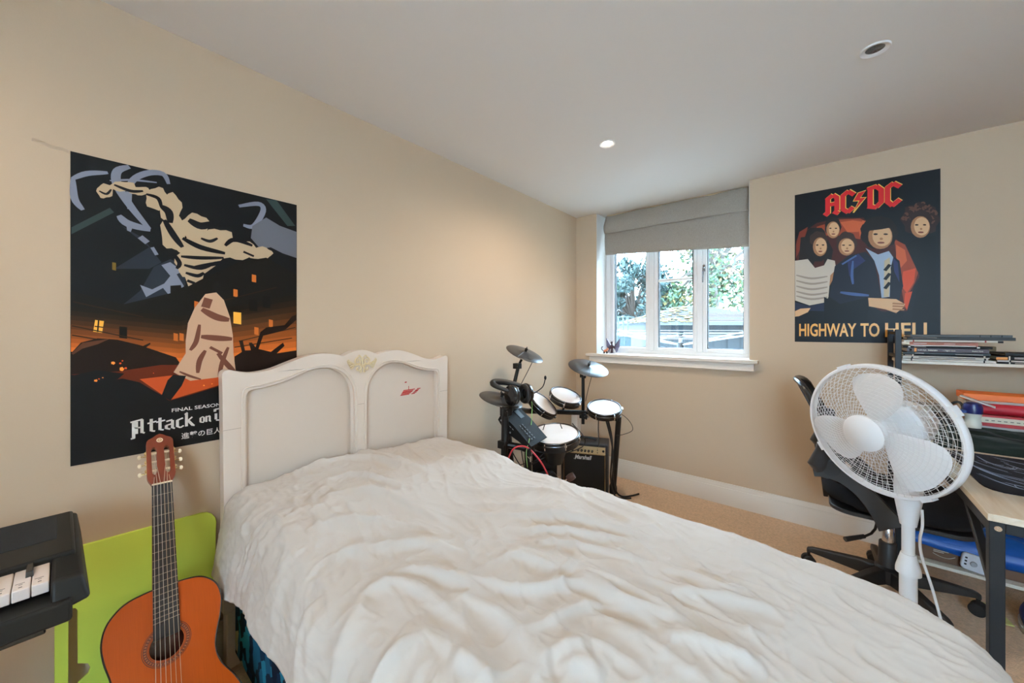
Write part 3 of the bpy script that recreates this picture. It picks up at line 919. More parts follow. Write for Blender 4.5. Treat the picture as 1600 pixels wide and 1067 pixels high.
# blackletter-like glyphs as pen strokes in a unit box
GLY = {
    'A': ([((.16, -.28), (.16, .88)), ((.02, -.30), (.22, -.26)), ((.0, .86), (.62, .98)), ((.58, .02), (.58, .96)), ((.2, .42), (.56, .42)), ((.58, .06), (.72, -.02)), ((.30, .0), (.30, .86))], .86),
    't': ([((.2, .04), (.2, .92)), ((.0, .62), (.48, .70)), ((.2, .06), (.40, .0))], .46),
    'a': ([((.08, .06), (.08, .30)), ((.06, .28), (.44, .38)), ((.06, .08), (.30, -.02)), ((.42, .04), (.42, .62)), ((.08, .58), (.42, .66)), ((.42, .06), (.56, -.02))], .60),
    'c': ([((.1, .08), (.1, .58)), ((.08, .56), (.42, .68)), ((.08, .10), (.28, -.02)), ((.28, -.02), (.46, .10))], .50),
    'k': ([((.12, .0), (.12, 1.02)), ((.02, .9), (.18, 1.04)), ((.14, .36), (.46, .66)), ((.22, .42), (.50, .02)), ((.46, .04), (.6, -.02))], .62),
    'o': ([((.1, .08), (.1, .58)), ((.08, .56), (.32, .68)), ((.42, .06), (.42, .58)), ((.08, .08), (.42, .0)), ((.3, .67), (.44, .56))], .54),
    'n': ([((.1, .0), (.1, .66)), ((.02, .58), (.16, .68)), ((.12, .56), (.34, .68)), ((.42, .04), (.42, .60)), ((.32, .68), (.44, .56)), ((.42, .06), (.54, -.02))], .58),
    'T': ([((.0, .92), (.66, .98)), ((.34, .0), (.34, .94)), ((.06, .14), (.06, .6)), ((.06, .08), (.5, .0)), ((.0, .74), (.0, .94)), ((.5, .2), (.5, .92))], .72),
    'i': ([((.1, .02), (.1, .64)), ((.04, .82), (.18, .9)), ((.1, .04), (.22, -.02))], .28)}


def blackletter(b_, word, x, y, size, M, mi=0, w=0.15):
    for ch in word:
        st, adv = GLY[ch]
        for p, q in st:
            thin = abs(p[0] - q[0]) > abs(p[1] - q[1])
            Lh, Rh = ribbon([(x + p[0] * size, y + p[1] * size), (x + q[0] * size, y + q[1] * size)], size * w * (0.62 if thin else 1.0))
            b_.add([tuple(Lh[0]), tuple(Lh[1]), tuple(Rh[1]), tuple(Rh[0])], [(0, 1, 2, 3)], mi, M)
        x += adv * size
    return x


M_INKW = mat('print_white', srgb(*ARTCOL['white']), 0.35)
M_INKG = mat('print_gold', srgb(*ARTCOL['gold']), 0.35)


def letters_left(root, M):
    b_ = MB()
    b_.text('FINAL SEASON', 0.0165, M @ Matrix.Translation((0.218, 0.121, 0)), 0, sx=1.24, bold=0.0002)
    x = blackletter(b_, 'Attack', 0.122, 0.066, 0.045, M, w=0.17)
    x = blackletter(b_, 'on', x + 0.012, 0.071, 0.030, M, w=0.19)
    blackletter(b_, 'Titan', x + 0.010, 0.069, 0.046, M, w=0.17)
    b_.text('\u9032\u6483\u306e\u5de8\u4eba', 0.023, M @ Matrix.Translation((0.243, 0.026, 0)), 0, sx=0.95, bold=0.00015)
    b_.build('printed_title', M_INKW, root, smooth=0, weld=False)['label'] = 'white title lettering'


def letters_right(root, M):
    b_ = MB()
    x = 0.022
    for word, x0, x1 in (('HIGHWAY', 0.022, 0.283), ('TO', 0.300, 0.378), ('HELL', 0.400, 0.583)):
        t = MB()
        t.text(word, 0.1, Matrix(), bold=0.0022)
        lo = min(p.x for p in t.v)
        hi = max(p.x for p in t.v)
        y0 = min(p.y for p in t.v)
        y1 = max(p.y for p in t.v)
        sx, sy = (x1 - x0) / (hi - lo), 0.078 / (y1 - y0)
        b_.add([(x0 + (p.x - lo) * sx, 0.034 + (p.y - y0) * sy, 0) for p in t.v], t.f, 0, M)
        # small flared serifs at the feet and tops of the straight stems
    feet = {'H': (0.0, 1.0), 'I': (0.5,), 'W': (), 'A': (0.0, 1.0), 'Y': (0.5,), 'T': (0.5,), 'L': (0.0,), 'E': (0.0,), 'G': (), 'O': ()}
    b_.build('printed_title', M_INKG, root, smooth=0, weld=False)['label'] = 'orange title lettering'


M_L = Matrix(((0, 0, 1, XL), (1, 0, 0, 0.017), (0, 1, 0, 0.801), (0, 0, 0, 1)))
M_R = Matrix(((1, 0, 0, -0.130), (0, 0, -1, YF), (0, 1, 0, 1.125), (0, 0, 0, 1)))
poster('wall_poster', M_L, 0.607, 0.915, ART_LEFT, 'paper_left', 'large dark poster with orange fire glow and pale shapes behind the white headboard', letters_left, 1.55)
poster('wall_poster', M_R, 0.605, 0.913, ART_RIGHT, 'paper_right', 'black poster with red band name and people, on the wall right of the window', letters_right, 3.0)


# clear adhesive tape left over on the wall
M_TAPE = mat('clear_tape', (0.80, 0.78, 0.72), 0.08, spec=0.9, coat=0.8)
b = MB()
def tape_fn(u, v):
    return (XL + 0.0008 + 0.0012 * abs(math.sin(7 * u + 2 * v)) * (1 - u), -0.052 + 0.066 * u, 1.727 - 0.010 * u - 0.010 * v + 0.002 * math.sin(9 * u))
b.grid(tape_fn, 18, 5)
tag(b.build('adhesive_tape', glass_mat('tape_film', (1.0, 1.0, 1.0), 0.14), weld=False), 'torn strip of clear tape on the wall above the left poster corner', 'tape')
FOLDS = [[(-1.106,0.949),(-0.954,1.056),(-0.819,1.179),(-0.735,1.216)],[(-1.022,0.876),(-0.917,0.951),(-0.773,1.013),(-0.636,1.053),(-0.497,1.11),(-0.37,1.17)],[(-0.968,0.83),(-0.832,0.921),(-0.689,1.019),(-0.558,1.068),(-0.421,1.11),(-0.299,1.161)],[(-0.77,0.874),(-0.643,0.952),(-0.515,1.015),(-0.393,1.075)],[(-0.685,0.841),(-0.594,0.916),(-0.466,0.962),(-0.372,0.982),(-0.293,1.022)],[(-0.845,0.725),(-0.755,0.783),(-0.623,0.817),(-0.524,0.843),(-0.443,0.848),(-0.348,0.859),(-0.267,0.846),(-0.192,0.856)],[(-0.681,0.734),(-0.631,0.795),(-0.548,0.811),(-0.48,0.841)],[(-0.713,0.612),(-0.632,0.656),(-0.549,0.692),(-0.493,0.76),(-0.448,0.809),(-0.361,0.807)],[(-0.48,0.817),(-0.421,0.831),(-0.341,0.814),(-0.263,0.832),(-0.191,0.849)],[(-0.393,0.878),(-0.321,0.925),(-0.261,0.931),(-0.196,0.964),(-0.108,1.007),(-0.056,1.022)],[(-0.341,0.982),(-0.258,1.001),(-0.178,1.0),(-0.113,1.054)],[(-0.674,0.578),(-0.6,0.599),(-0.506,0.605),(-0.428,0.569),(-0.385,0.54)],[(-0.474,0.582),(-0.443,0.656),(-0.413,0.745),(-0.383,0.779)],[(-0.373,0.714),(-0.319,0.735),(-0.251,0.737),(-0.189,0.734),(-0.141,0.731)],[(-0.254,0.773),(-0.205,0.797),(-0.153,0.812),(-0.107,0.822),(-0.077,0.821)],[(-0.393,0.65),(-0.337,0.666),(-0.281,0.671),(-0.232,0.668)],[(-0.409,0.558),(-0.382,0.615),(-0.342,0.655)],[(-0.536,0.46),(-0.491,0.478),(-0.435,0.482)],[(-0.231,0.896),(-0.137,0.893),(-0.098,0.918),(-0.065,0.906)],[(-0.373,0.575),(-0.338,0.61),(-0.297,0.614)],[(-0.773,0.332),(-0.832,0.346),(-0.891,0.383)],[(-0.847,0.333),(-0.899,0.361),(-0.932,0.381)],[(-0.721,0.32),(-0.75,0.351),(-0.781,0.401),(-0.812,0.456)],[(-0.615,0.335),(-0.631,0.384),(-0.629,0.423),(-0.618,0.466)],[(-0.818,0.428),(-0.825,0.478),(-0.78,0.524),(-0.698,0.543),(-0.599,0.538),(-0.529,0.534)],[(-0.851,0.518),(-0.786,0.582),(-0.687,0.618),(-0.584,0.638)],[(-1.002,0.403),(-1.012,0.453),(-0.987,0.517),(-0.892,0.543)],[(-0.668,0.462),(-0.584,0.477),(-0.506,0.477),(-0.44,0.48)],[(-1.013,0.473),(-0.952,0.58),(-0.867,0.674),(-0.728,0.721)],[(-0.636,0.313),(-0.684,0.34),(-0.717,0.349)],[(-1.664,0.733),(-1.622,0.832),(-1.502,0.893),(-1.325,0.917),(-1.192,0.918)],[(-1.582,0.575),(-1.591,0.674),(-1.555,0.798),(-1.472,0.867),(-1.326,0.894),(-1.155,0.929)],[(-1.636,0.614),(-1.606,0.707)],[(-1.406,0.572),(-1.376,0.706),(-1.239,0.764),(-1.121,0.826)],[(-1.286,0.545),(-1.246,0.639),(-1.168,0.72),(-1.038,0.765),(-0.93,0.798)],[(-1.152,0.451),(-1.14,0.532),(-1.088,0.612),(-0.987,0.696),(-0.875,0.751)]]
# ================================================================== BED
BED0 = (-0.62, 0.866, 0)
bed = thing('bed', BED0, 'white bed with a carved double-panel headboard against the left wall', 'bed')
M_HB = mat('cream_white_lacquer', srgb(228, 214, 200), 0.38)
M_HBP = mat('grey_white_panel', srgb(216, 201, 186), 0.5)


def HM(x):       # local (a, b) -> (Y, Z) on a plane facing +X
    return Matrix(((0, 0, 1, x), (1, 0, 0, 0), (0, 1, 0, 0), (0, 0, 0, 1)))


half = [(0.362, 0.20), (0.362, 0.6), (0.358, 0.98), (0.356, 1.035), (0.362, 1.052), (0.378, 1.056), (0.402, 1.049), (0.44, 1.041), (0.475, 1.042), (0.519, 1.051), (0.575, 1.072), (0.634, 1.091), (0.684, 1.099), (0.737, 1.095), (0.772, 1.087), (0.784, 1.084), (0.800, 1.090), (0.835, 1.103), (0.866, 1.107)]
YC = 0.866
outline = half + [(2 * YC - y, z) for y, z in reversed(half[:-1])]
pan = [(0.426, 0.30), (0.426, 0.90), (0.427, 0.955), (0.436, 0.974), (0.455, 0.980), (0.50, 0.985), (0.565, 1.002), (0.636, 1.030), (0.700, 1.040), (0.750, 1.032), (0.790, 1.008), (0.818, 0.972), (0.834, 0.93), (0.838, 0.86), (0.838, 0.30)]
pan_s = [(p.x, p.y) for p in [Vector((pan[0][0], pan[0][1], 0))] + spline([(a, c, 0) for a, c in pan[1:-1]], 3) + [Vector((pan[-1][0], pan[-1][1], 0))]]
pan2 = [(2 * YC - a, c) for a, c in reversed(pan_s)]


def slab_with_holes(b_, outer, holes, x0, x1):
    import mathutils.geometry as G
    loops = [outer] + holes
    tess = G.tessellate_polygon([[Vector((a, c, 0)) for a, c in lp] for lp in loops])
    flat = [p for lp in loops for p in lp]
    n = len(flat)
    V = [(x0, a, c) for a, c in flat] + [(x1, a, c) for a, c in flat]
    F = [t for t in tess] + [tuple(n + i for i in t) for t in tess]
    k = 0
    for lp in loops:
        m = len(lp)
        for i in range(m):
            j = (i + 1) % m
            F.append((k + i, k + j, n + k + j, n + k + i))
        k += m
    b_.add(V, F)


HX0, HX1 = -1.652, -1.606
out_s = [(p.x, p.y) for p in [Vector((*outline[0], 0))] + spline([(a, c, 0) for a, c in outline[1:-1]], 3) + [Vector((*outline[-1], 0))]]
b = MB()
slab_with_holes(b, out_s, [pan_s, pan2], HX0, HX1)
hb = b.build('headboard', M_HB, bed, smooth=30, bevel=0.005, segs=3)
b = MB()
for pl in (pan_s, pan2):
    c0 = (sum(p[0] for p in pl) / len(pl), sum(p[1] for p in pl) / len(pl))
    rings = []
    for sc, x in ((1.02, HX1 - 0.012), (0.985, HX1 - 0.016), (0.95, HX1 - 0.020), (0.90, HX1 - 0.017), (0.0, HX1 - 0.017)):
        rings.append([(x, c0[0] + (p[0] - c0[0]) * (sc if sc else 0.86), c0[1] + (p[1] - c0[1]) * (1 - (1 - (sc if sc else 0.86)) * 0.55)) for p in pl])
    n = len(pl)
    V = [q for r in rings for q in r]
    F = []
    for i in range(len(rings) - 1):
        for k in range(n):
            F.append((i * n + k, i * n + (k + 1) % n, (i + 1) * n + (k + 1) % n, (i + 1) * n + k))
    F.append(tuple((len(rings) - 1) * n + k for k in range(n)))
    b.add(V, F)
b.build('headboard_panels', M_HBP, bed, smooth=30, weld=False)
# raised moulding line round each panel and the seams in the frame
b = MB()
for pl in (pan_s, pan2):
    c0 = (sum(p[0] for p in pl) / len(pl), sum(p[1] for p in pl) / len(pl))
    pts = [(HX1 + 0.0005, p[0] + (0.010 if p[0] > c0[0] else -0.010) * min(1, abs(p[0] - c0[0]) / 0.15), p[1] + (0.010 if p[1] > 0.9 else 0)) for p in pl]
    b.tube(pts, 0.0032, 8)
b.build('panel_moulding', M_HB, hb)
for a0, a1, z in ((0.360, 0.414, 0.845), (0.850, 0.882, 0.862), (1.318, 1.371, 0.862)):
    b = MB()
    b.box((HX1 - 0.001, a0, z), (HX1 + 0.0006, a1, z + 0.0012))
    b.build('joint_seam', mat('seam_line', srgb(170, 152, 136), 0.7), hb, smooth=0, weld=False)  # thin darker beige line at each frame joint
# carved ornament
M_ORN = mat('ivory_carving', srgb(226, 206, 164), 0.45)
b = MB()
def orn(y, z):
    return (HX1 + 0.004, y, z)
def scroll(cy, cz, r0, a0, turns, sgn, th0, th1, n=22):
    pts, rr = [], []
    for k in range(n):
        t = k / (n - 1)
        a = math.radians(a0) + sgn * turns * 2 * PI * t
        r = r0 * (1 - 0.78 * t)
        pts.append(orn(cy + r * math.cos(a), cz + r * math.sin(a)))
        rr.append(th0 + (th1 - th0) * t)
    b.tube(pts, rr, 8)
OY, OZ = 0.871, 1.045
for sg in (1, -1):
    scroll(OY + sg * 0.020, OZ + 0.012, 0.017, 90 if sg > 0 else 90, 1.3, -sg, 0.0035, 0.0022)
    b.tube([orn(OY + sg * a, OZ + c) for a, c in ((0.0, -0.012), (0.012, 0.0), (0.028, -0.004), (0.045, 0.002), (0.058, 0.010), (0.066, 0.022))], [0.003, 0.0042, 0.0038, 0.004, 0.0035, 0.002], 8)
    for k in range(4):
        b.tube([orn(OY + sg * (0.036 + 0.006 * k), OZ - 0.006 + 0.004 * k), orn(OY + sg * (0.052 + 0.005 * k), OZ - 0.020 + 0.009 * k), orn(OY + sg * (0.058 + 0.004 * k), OZ - 0.012 + 0.010 * k)], [0.003, 0.0035, 0.0016], 8)
    scroll(OY + sg * 0.020, OZ - 0.020, 0.016, 70, 0.9, sg, 0.003, 0.0035)
    b.tube([orn(OY + sg * a, OZ + c) for a, c in ((0.002, -0.012), (0.008, -0.024), (0.006, -0.036), (0.012, -0.038))], [0.003, 0.0032, 0.0028, 0.004], 8)
    b.tube([orn(OY + sg * a, OZ + c) for a, c in ((0.001, 0.008), (0.006, 0.030), (0.014, 0.038), (0.022, 0.034))], [0.0025, 0.003, 0.003, 0.002], 8)
b.tube([orn(OY, OZ - 0.012), orn(OY, OZ + 0.018)], [0.004, 0.0025], 8)
b.build('carved_ornament', M_ORN, hb)['label'] = 'ivory carved scroll ornament'
# torn red sticker
b = MB()
SX = HX1 - 0.0165
for k, (a0, a1, sh, z) in enumerate([(0, .070, .0, 0.890), (-.004, .060, 0, .884), (-.008, .054, 0, .879), (-.012, .046, 0, .8735), (-.017, .036, 0, .868)]):
    y0 = 1.098
    b.add([(SX, y0 + a0, z), (SX, y0 + a1, z), (SX, y0 + a1 + 0.002, z + 0.0045), (SX, y0 + a0 + 0.003, z + 0.0045)], [(0, 1, 2, 3)])
    b.add([(SX, y0 + a1 + 0.012, z), (SX, y0 + a1 + 0.034, z), (SX, y0 + a1 + 0.038, z + 0.0045), (SX, y0 + a1 + 0.016, z + 0.0045)], [(0, 1, 2, 3)])
b.box((SX - 0.0002, 1.130, 0.893), (SX + 0.0002, 1.133, 0.912))
b.add([(SX, 1.106, 0.930), (SX, 1.118, 0.930), (SX, 1.121, 0.936), (SX, 1.110, 0.936)], [(0, 1, 2, 3)])
b.build('sticker_remains', mat('red_sticker', srgb(176, 34, 34), 0.5), hb, smooth=0, weld=False)['label'] = 'torn red sticker'
# legs, rails
for (x, y) in ((-1.629, 0.40), (-1.629, 1.332)):
    b = MB()
    b.cbox((x, y, 0.10), (0.046, 0.06, 0.20))
    b.build('bed_leg', M_HB, bed, bevel=0.004)


# mattress with its blue patchwork sheet
def patch_mat():
    if 'blue_patchwork_sheet' in MATS:
        return MATS['blue_patchwork_sheet']
    m = mat('blue_patchwork_sheet', (0.02, 0.05, 0.09), 0.85, spec=0.1)
    nt = m.node_tree
    bs = nt.nodes['Principled BSDF']
    tc = nt.nodes.new('ShaderNodeTexCoord')
    mp = nt.nodes.new('ShaderNodeMapping')
    mp.inputs['Scale'].default_value = (17, 17, 11)
    mp.inputs['Rotation'].default_value = (0, 0.35, 0)
    vo = nt.nodes.new('ShaderNodeTexVoronoi')
    vo.distance = 'CHEBYCHEV'
    vo.inputs['Scale'].default_value = 1.6
    cr = nt.nodes.new('ShaderNodeValToRGB')
    cr.color_ramp.interpolation = 'CONSTANT'
    els = [(0.0, (16, 30, 48)), (0.3, (34, 90, 120)), (0.42, (20, 48, 76)), (0.56, (44, 126, 156)), (0.68, (24, 40, 58)), (0.78, (160, 150, 124)), (0.90, (32, 96, 126))]
    cr.color_ramp.elements[0].color = (*srgb(*els[0][1]), 1)
    cr.color_ramp.elements[1].position = 0.3
    cr.color_ramp.elements[1].color = (*srgb(*els[1][1]), 1)
    for p, c in els[2:]:
        e = cr.color_ramp.elements.new(p)
        e.color = (*srgb(*c), 1)
    nt.links.new(tc.outputs['Object'], mp.inputs[0])
    nt.links.new(mp.outputs[0], vo.inputs['Vector'])
    nt.links.new(vo.outputs['Color'], cr.inputs[0])
    nt.links.new(cr.outputs[0], bs.inputs['Base Color'])
    return m


b = MB()
b.box((HX1 + 0.002, 0.392, 0.05), (0.235, 1.340, 0.300))
b.build('divan_base', patch_mat(), bed, bevel=0.012, segs=3)['label'] = 'bed base in blue patchwork fabric'
b = MB()
b.prism(rounded(1.80, 0.90, 0.07, 6, -0.69, 0.866), 0.235, None, 0, 0.302)
mt = b.build('mattress', patch_mat(), bed, bevel=0.02, segs=3)
mt['label'] = 'mattress in a blue patchwork sheet'

# pillow lying under the duvet
b = MB()
def pil(u, v):
    a, c = u * 2 * PI, (v - 0.5) * PI
    cx, sx = math.cos(a), math.sin(a)
    q = math.cos(c)
    e = lambda t: math.copysign(abs(t) ** 0.55, t)
    return (-1.36 + 0.19 * e(cx) * q ** 0.5, 0.866 + 0.31 * e(sx) * q ** 0.5, 0.569 + 0.026 * math.sin(c))
b.grid(pil, 41, 15)
tag(b.build('pillow', mat('white_cotton', srgb(230, 228, 224), 0.85), None, smooth=80), 'pillow hidden under the duvet at the headboard', 'pillow')

# ---- duvet
RX0, RX1, RY0, RY1, RHO, CR = -1.60, 0.212, 0.445, 1.292, 0.088, 0.14


def polyline_ridges(X, Y):
    H = np.zeros_like(X)
    rng = np.random.RandomState(5)
    for k, pl in enumerate(FOLDS):
        P = [Vector((a, c, 0)) for a, c in pl]
        P = spline(P, 5)
        pts = np.array([(p.x, p.y) for p in P])
        amp = 0.023 * rng.uniform(0.75, 1.25)
        sg = rng.uniform(0.011, 0.018)
        best = np.full(X.shape, 1e9)
        tt = np.zeros_like(X)
        sd = np.zeros_like(X)
        n = len(pts) - 1
        for i in range(n):
            a, c = pts[i], pts[i + 1]
            d = c - a
            L2 = max((d * d).sum(), 1e-9)
            t = np.clip(((X - a[0]) * d[0] + (Y - a[1]) * d[1]) / L2, 0, 1)
            dx, dy = X - (a[0] + t * d[0]), Y - (a[1] + t * d[1])
            q = dx * dx + dy * dy
            m = q < best
            best = np.where(m, q, best)
            tt = np.where(m, (i + t) / n, tt)
            sd = np.where(m, np.sign(d[0] * dy - d[1] * dx), sd)
        dist = np.sqrt(best)
        # steeper on the near side of each fold, long soft slope behind it
        w = sg * (1.35 + 0.45 * np.tanh(sd * dist / 0.01))
        env = np.sin(PI * np.clip(tt, 0.0, 1.0)) ** 0.9
        H += amp * env * np.exp(-np.sqrt((dist / w) ** 2 + 0.03) + 0.17)
    return H


def vnoise(X, Y, seed, f):
    """smooth value noise"""
    rng = np.random.RandomState(seed)
    T = rng.rand(64, 64)
    x, y = X * f + 17.3, Y * f + 9.1
    xi, yi = np.floor(x).astype(int), np.floor(y).astype(int)
    fx, fy = x - xi, y - yi
    fx, fy = fx * fx * (3 - 2 * fx), fy * fy * (3 - 2 * fy)
    g = lambda i, j: T[i % 64, j % 64]
    return ((g(xi, yi) * (1 - fx) + g(xi + 1, yi) * fx) * (1 - fy) + (g(xi, yi + 1) * (1 - fx) + g(xi + 1, yi + 1) * fx) * fy) - 0.5


NU, NV = 520, 320
OV = 0.315
U = np.linspace(-1.592, RX1 + OV, NU)
Vv = np.linspace(RY0 - OV, RY1 + OV + 0.02, NV)
A, Bq = np.meshgrid(U, Vv, indexing='ij')
kk = 1.0 - 0.20 * np.clip((A + 1.45) / 0.4, 0, 1)
Bq = np.where(Bq < RY0, RY0 - (RY0 - Bq) * kk, Bq)
# nearest point on the inset rounded rectangle and distance beyond it
cx = np.clip(A, RX0, RX1 - CR)
cy = np.clip(Bq, RY0 + CR, RY1 - CR)
dx, dy = np.maximum(A - (RX1 - CR), 0), Bq - cy
onx = A > RX1 - CR
ddx = np.where(onx, A - (RX1 - CR), 0)
dl = np.sqrt(ddx ** 2 + dy ** 2) + 1e-9
D = np.maximum(dl - CR, 0)
nx_, ny_ = ddx / dl, dy / dl
BX = np.where(D > 0, np.where(onx, RX1 - CR, A) + nx_ * CR, A)
BY = np.where(D > 0, cy + ny_ * CR, Bq)
arc = RHO * 1.38
th = np.minimum(D, arc) / RHO
hor = RHO * np.sin(th) + np.maximum(D - arc, 0) * math.cos(1.38)
drop = RHO * (1 - np.cos(th)) + np.maximum(D - arc, 0) * math.sin(1.38)
sm = lambda t: t * t * (3 - 2 * t)
pill = sm(np.clip((-0.95 - BX) / 0.32, 0, 1))
top = 0.572 + 0.062 * pill * (1 - 0.25 * ((BY - 0.80) / 0.5) ** 2) - 0.02 * sm(np.clip((BX + 0.3) / 0.5, 0, 1))
flatw = np.clip(1 - D / 0.16, 0, 1)
H = polyline_ridges(BX + nx_ * hor, BY + ny_ * hor)
warpx = 0.10 * vnoise(A, Bq, 1, 5)
warpy = 0.10 * vnoise(A, Bq, 2, 5)
d1 = np.abs(vnoise(A * 0.55 + warpx, (Bq + 0.35 * A) * 1.5 + warpy, 3, 11))
d2 = np.abs(vnoise(A * 0.8 + warpy, (Bq + 0.2 * A) * 1.2 + warpx, 4, 24))
d3 = np.abs(vnoise(A + warpy, Bq + warpx, 7, 46))
H += (0.013 * (0.30 - d1) + 0.006 * (0.28 - d2) + 0.0028 * np.exp(-d2 * 16) + 0.003 * np.exp(-d1 * 22) + 0.0012 * np.exp(-d3 * 12)) * (0.45 + 0.55 * flatw) + 0.012 * vnoise(A, Bq, 6, 3.0)
crump = np.exp(-((A + 1.25) / 0.42) ** 2 - ((Bq - 0.32) / 0.26) ** 2)
H += crump * (0.020 * (0.3 - np.abs(vnoise(A * 2 + warpx * 3, Bq * 0.8 + warpy, 9, 14))) + 0.013 * (0.3 - np.abs(vnoise(A, Bq + warpx, 11, 30))) + 0.006 * (0.3 - np.abs(vnoise(A + warpy, Bq, 13, 55))))
# hanging pleats on the sides
s_along = np.where(np.abs(ny_) > np.abs(nx_), A, Bq)
pleat = 0.008 * np.sin(s_along * 21 + 3 * vnoise(A, Bq, 12, 3)) * np.clip(D / 0.3, 0, 1)
PX = BX + nx_ * (hor + pleat) + 0.0
PY = BY + ny_ * (hor + pleat)
nz = np.cos(th)
PZ = top - drop + H * (0.35 + 0.65 * nz)
PX = PX + nx_ * H * np.sin(th) * 0.8
PY = PY + ny_ * H * np.sin(th) * 0.8
PX = np.maximum(PX, -1.596)
# the pillow end settles a bit lower at the near corner
V = np.stack([PX, PY, PZ], -1).reshape(-1, 3)
b = MB()
b.add([tuple(p) for p in V], [(i * NV + j, (i + 1) * NV + j, (i + 1) * NV + j + 1, i * NV + j + 1) for i in range(NU - 1) for j in range(NV - 1)])
M_DUV = mat('pale_grey_cotton', srgb(201, 194, 186), 0.88, spec=0.15, sheen=0.15, bump=0.12, bscale=900)
duvet = b.build('duvet', M_DUV, None, smooth=180, solid=0.004, weld=False, origin=(-0.64, 0.866, 0.36))
tag(duvet, 'crumpled pale grey duvet spread over the bed', 'duvet')
b = MB()
b.box((-1.604, 0.497, 0.606), (-1.600, 0.523, 0.622))
tg = b.build('care_tag', mat('grey_blue_tag', srgb(128, 138, 156), 0.7), duvet, smooth=0)
# ================================================================== KEYBOARD, ITS STAND, GREEN BOARD, GUITAR
KZ = 0.726
kb = thing('electronic_keyboard', (-1.30, -0.45, 0.63), 'black electronic keyboard with white keys on a stand at the left wall', 'keyboard')
M_KB = mat('charcoal_keyboard_case', (0.013, 0.0125, 0.011), 0.5, spec=0.25, bump=0.05, bscale=900)
M_KBD = mat('speaker_cloth', (0.010, 0.010, 0.010), 0.95, noise=0.3, nscale=500, bump=0.5, bscale=900)
KE = 0.026
b = MB()
b.box((-1.505, -1.0, 0.640), (-1.105, KE - 0.012, 0.682))
b.box((-1.510, -1.0, 0.672), (-1.236, KE - 0.006, KZ))
# right hand end block, sloped outside
V = [(-1.510, -0.013, 0.66), (-1.510, KE + 0.008, 0.66), (-1.500, KE, KZ - 0.004), (-1.500, -0.013, KZ),
     (-1.106, -0.013, 0.660), (-1.116, KE + 0.012, 0.668), (-1.132, KE + 0.002, KZ - 0.014), (-1.132, -0.013, KZ - 0.010)]
b.add(V, [(0, 1, 2, 3), (4, 7, 6, 5), (0, 4, 5, 1), (1, 5, 6, 2), (2, 6, 7, 3), (3, 7, 4, 0)])
case = b.build('case', M_KB, kb, bevel=0.006, segs=3, weld=False)
b = MB()
b.box((-1.500, -0.95, KZ - 0.002), (-1.330, -0.006, KZ + 0.0012))
b.build('speaker_grille', M_KBD, kb, bevel=0.012, segs=4)
b = MB()
b.tube([(-1.118, -1.0, 0.672), (-1.118, -0.02, 0.672)], 0.007, 12)
b.box((-1.130, -1.0, 0.634), (-1.106, -0.018, 0.664))
b.build('front_rail', mat('glossy_black', (0.01, 0.01, 0.011), 0.18), kb, bevel=0.003, weld=False)
M_KEY = mat('ivory_white_key', srgb(232, 220, 212), 0.3)
M_BKEY = mat('black_key', (0.012, 0.012, 0.012), 0.25)
kw = 0.0227
wk = []
has_black = [True, False, True, True, False, True, True, True, False, True, True, False, True, True]
for i in range(14):
    y1 = -0.0145 - i * kw
    b = MB()
    b.box((-1.256, y1 - kw + 0.0012, 0.692), (-1.147, y1, 0.7135))
    k = b.build('white_key', M_KEY, kb, bevel=0.0018, weld=False)
    if i < 5:
        s_ = MB()
        for (a0, a1, w_) in ((-1.170, -1.168, 0.003), (-1.176, -1.174, 0.007), (-1.160, -1.1565, 0.0028)):
            s_.box((a0, y1 - kw / 2 - w_, 0.7135), (a1, y1 - kw / 2 + w_ * 0.6, 0.7137))
        s_.build('note_sticker', mat('grey_print', srgb(120, 110, 108), 0.6), k, smooth=0, weld=False)
    if has_black[i]:
        c = y1 - kw - 0.0025
        b = MB()
        V = [(-1.25, c - .0055, .697), (-1.25, c + .0055, .697), (-1.188, c + .0055, .697), (-1.188, c - .0055, .697),
             (-1.25, c - .0045, .7235), (-1.25, c + .0045, .7235), (-1.196, c + .0045, .7235), (-1.196, c - .0045, .7235)]
        b.add(V, [(3, 2, 1, 0), (4, 5, 6, 7), (0, 1, 5, 4), (1, 2, 6, 5), (2, 3, 7, 6), (3, 0, 4, 7)])
        b.build('black_key', M_BKEY, kb, bevel=0.001)

ks = thing('keyboard_stand', (-1.30, -0.45, 0), 'black crossed folding stand under the electronic keyboard', 'stand')
for nm, s_ in (('crossed_leg', 1), ('crossed_leg', -1)):
    b = MB()
    b.bar((-1.30 + 0.015 * s_, -0.45 - 0.30 * s_, 0.02), (-1.30 + 0.015 * s_, -0.45 + 0.24 * s_, 0.606), 0.026, 0.026, up=(1, 0, 0))
    b.build(nm, M_BLACKM, ks, bevel=0.002)
for y in (-0.21, -0.69):
    b = MB()
    b.bar((-1.49, y, 0.618), (-1.14, y, 0.618), 0.03, 0.028)
    b.build('support_arm', M_BLACKM, ks, bevel=0.002)
for y in (-0.15, -0.75):
    b = MB()
    b.bar((-1.49, y, 0.015), (-1.12, y, 0.015), 0.03, 0.03)
    b.build('foot_bar', M_BLACKM, ks, bevel=0.003)

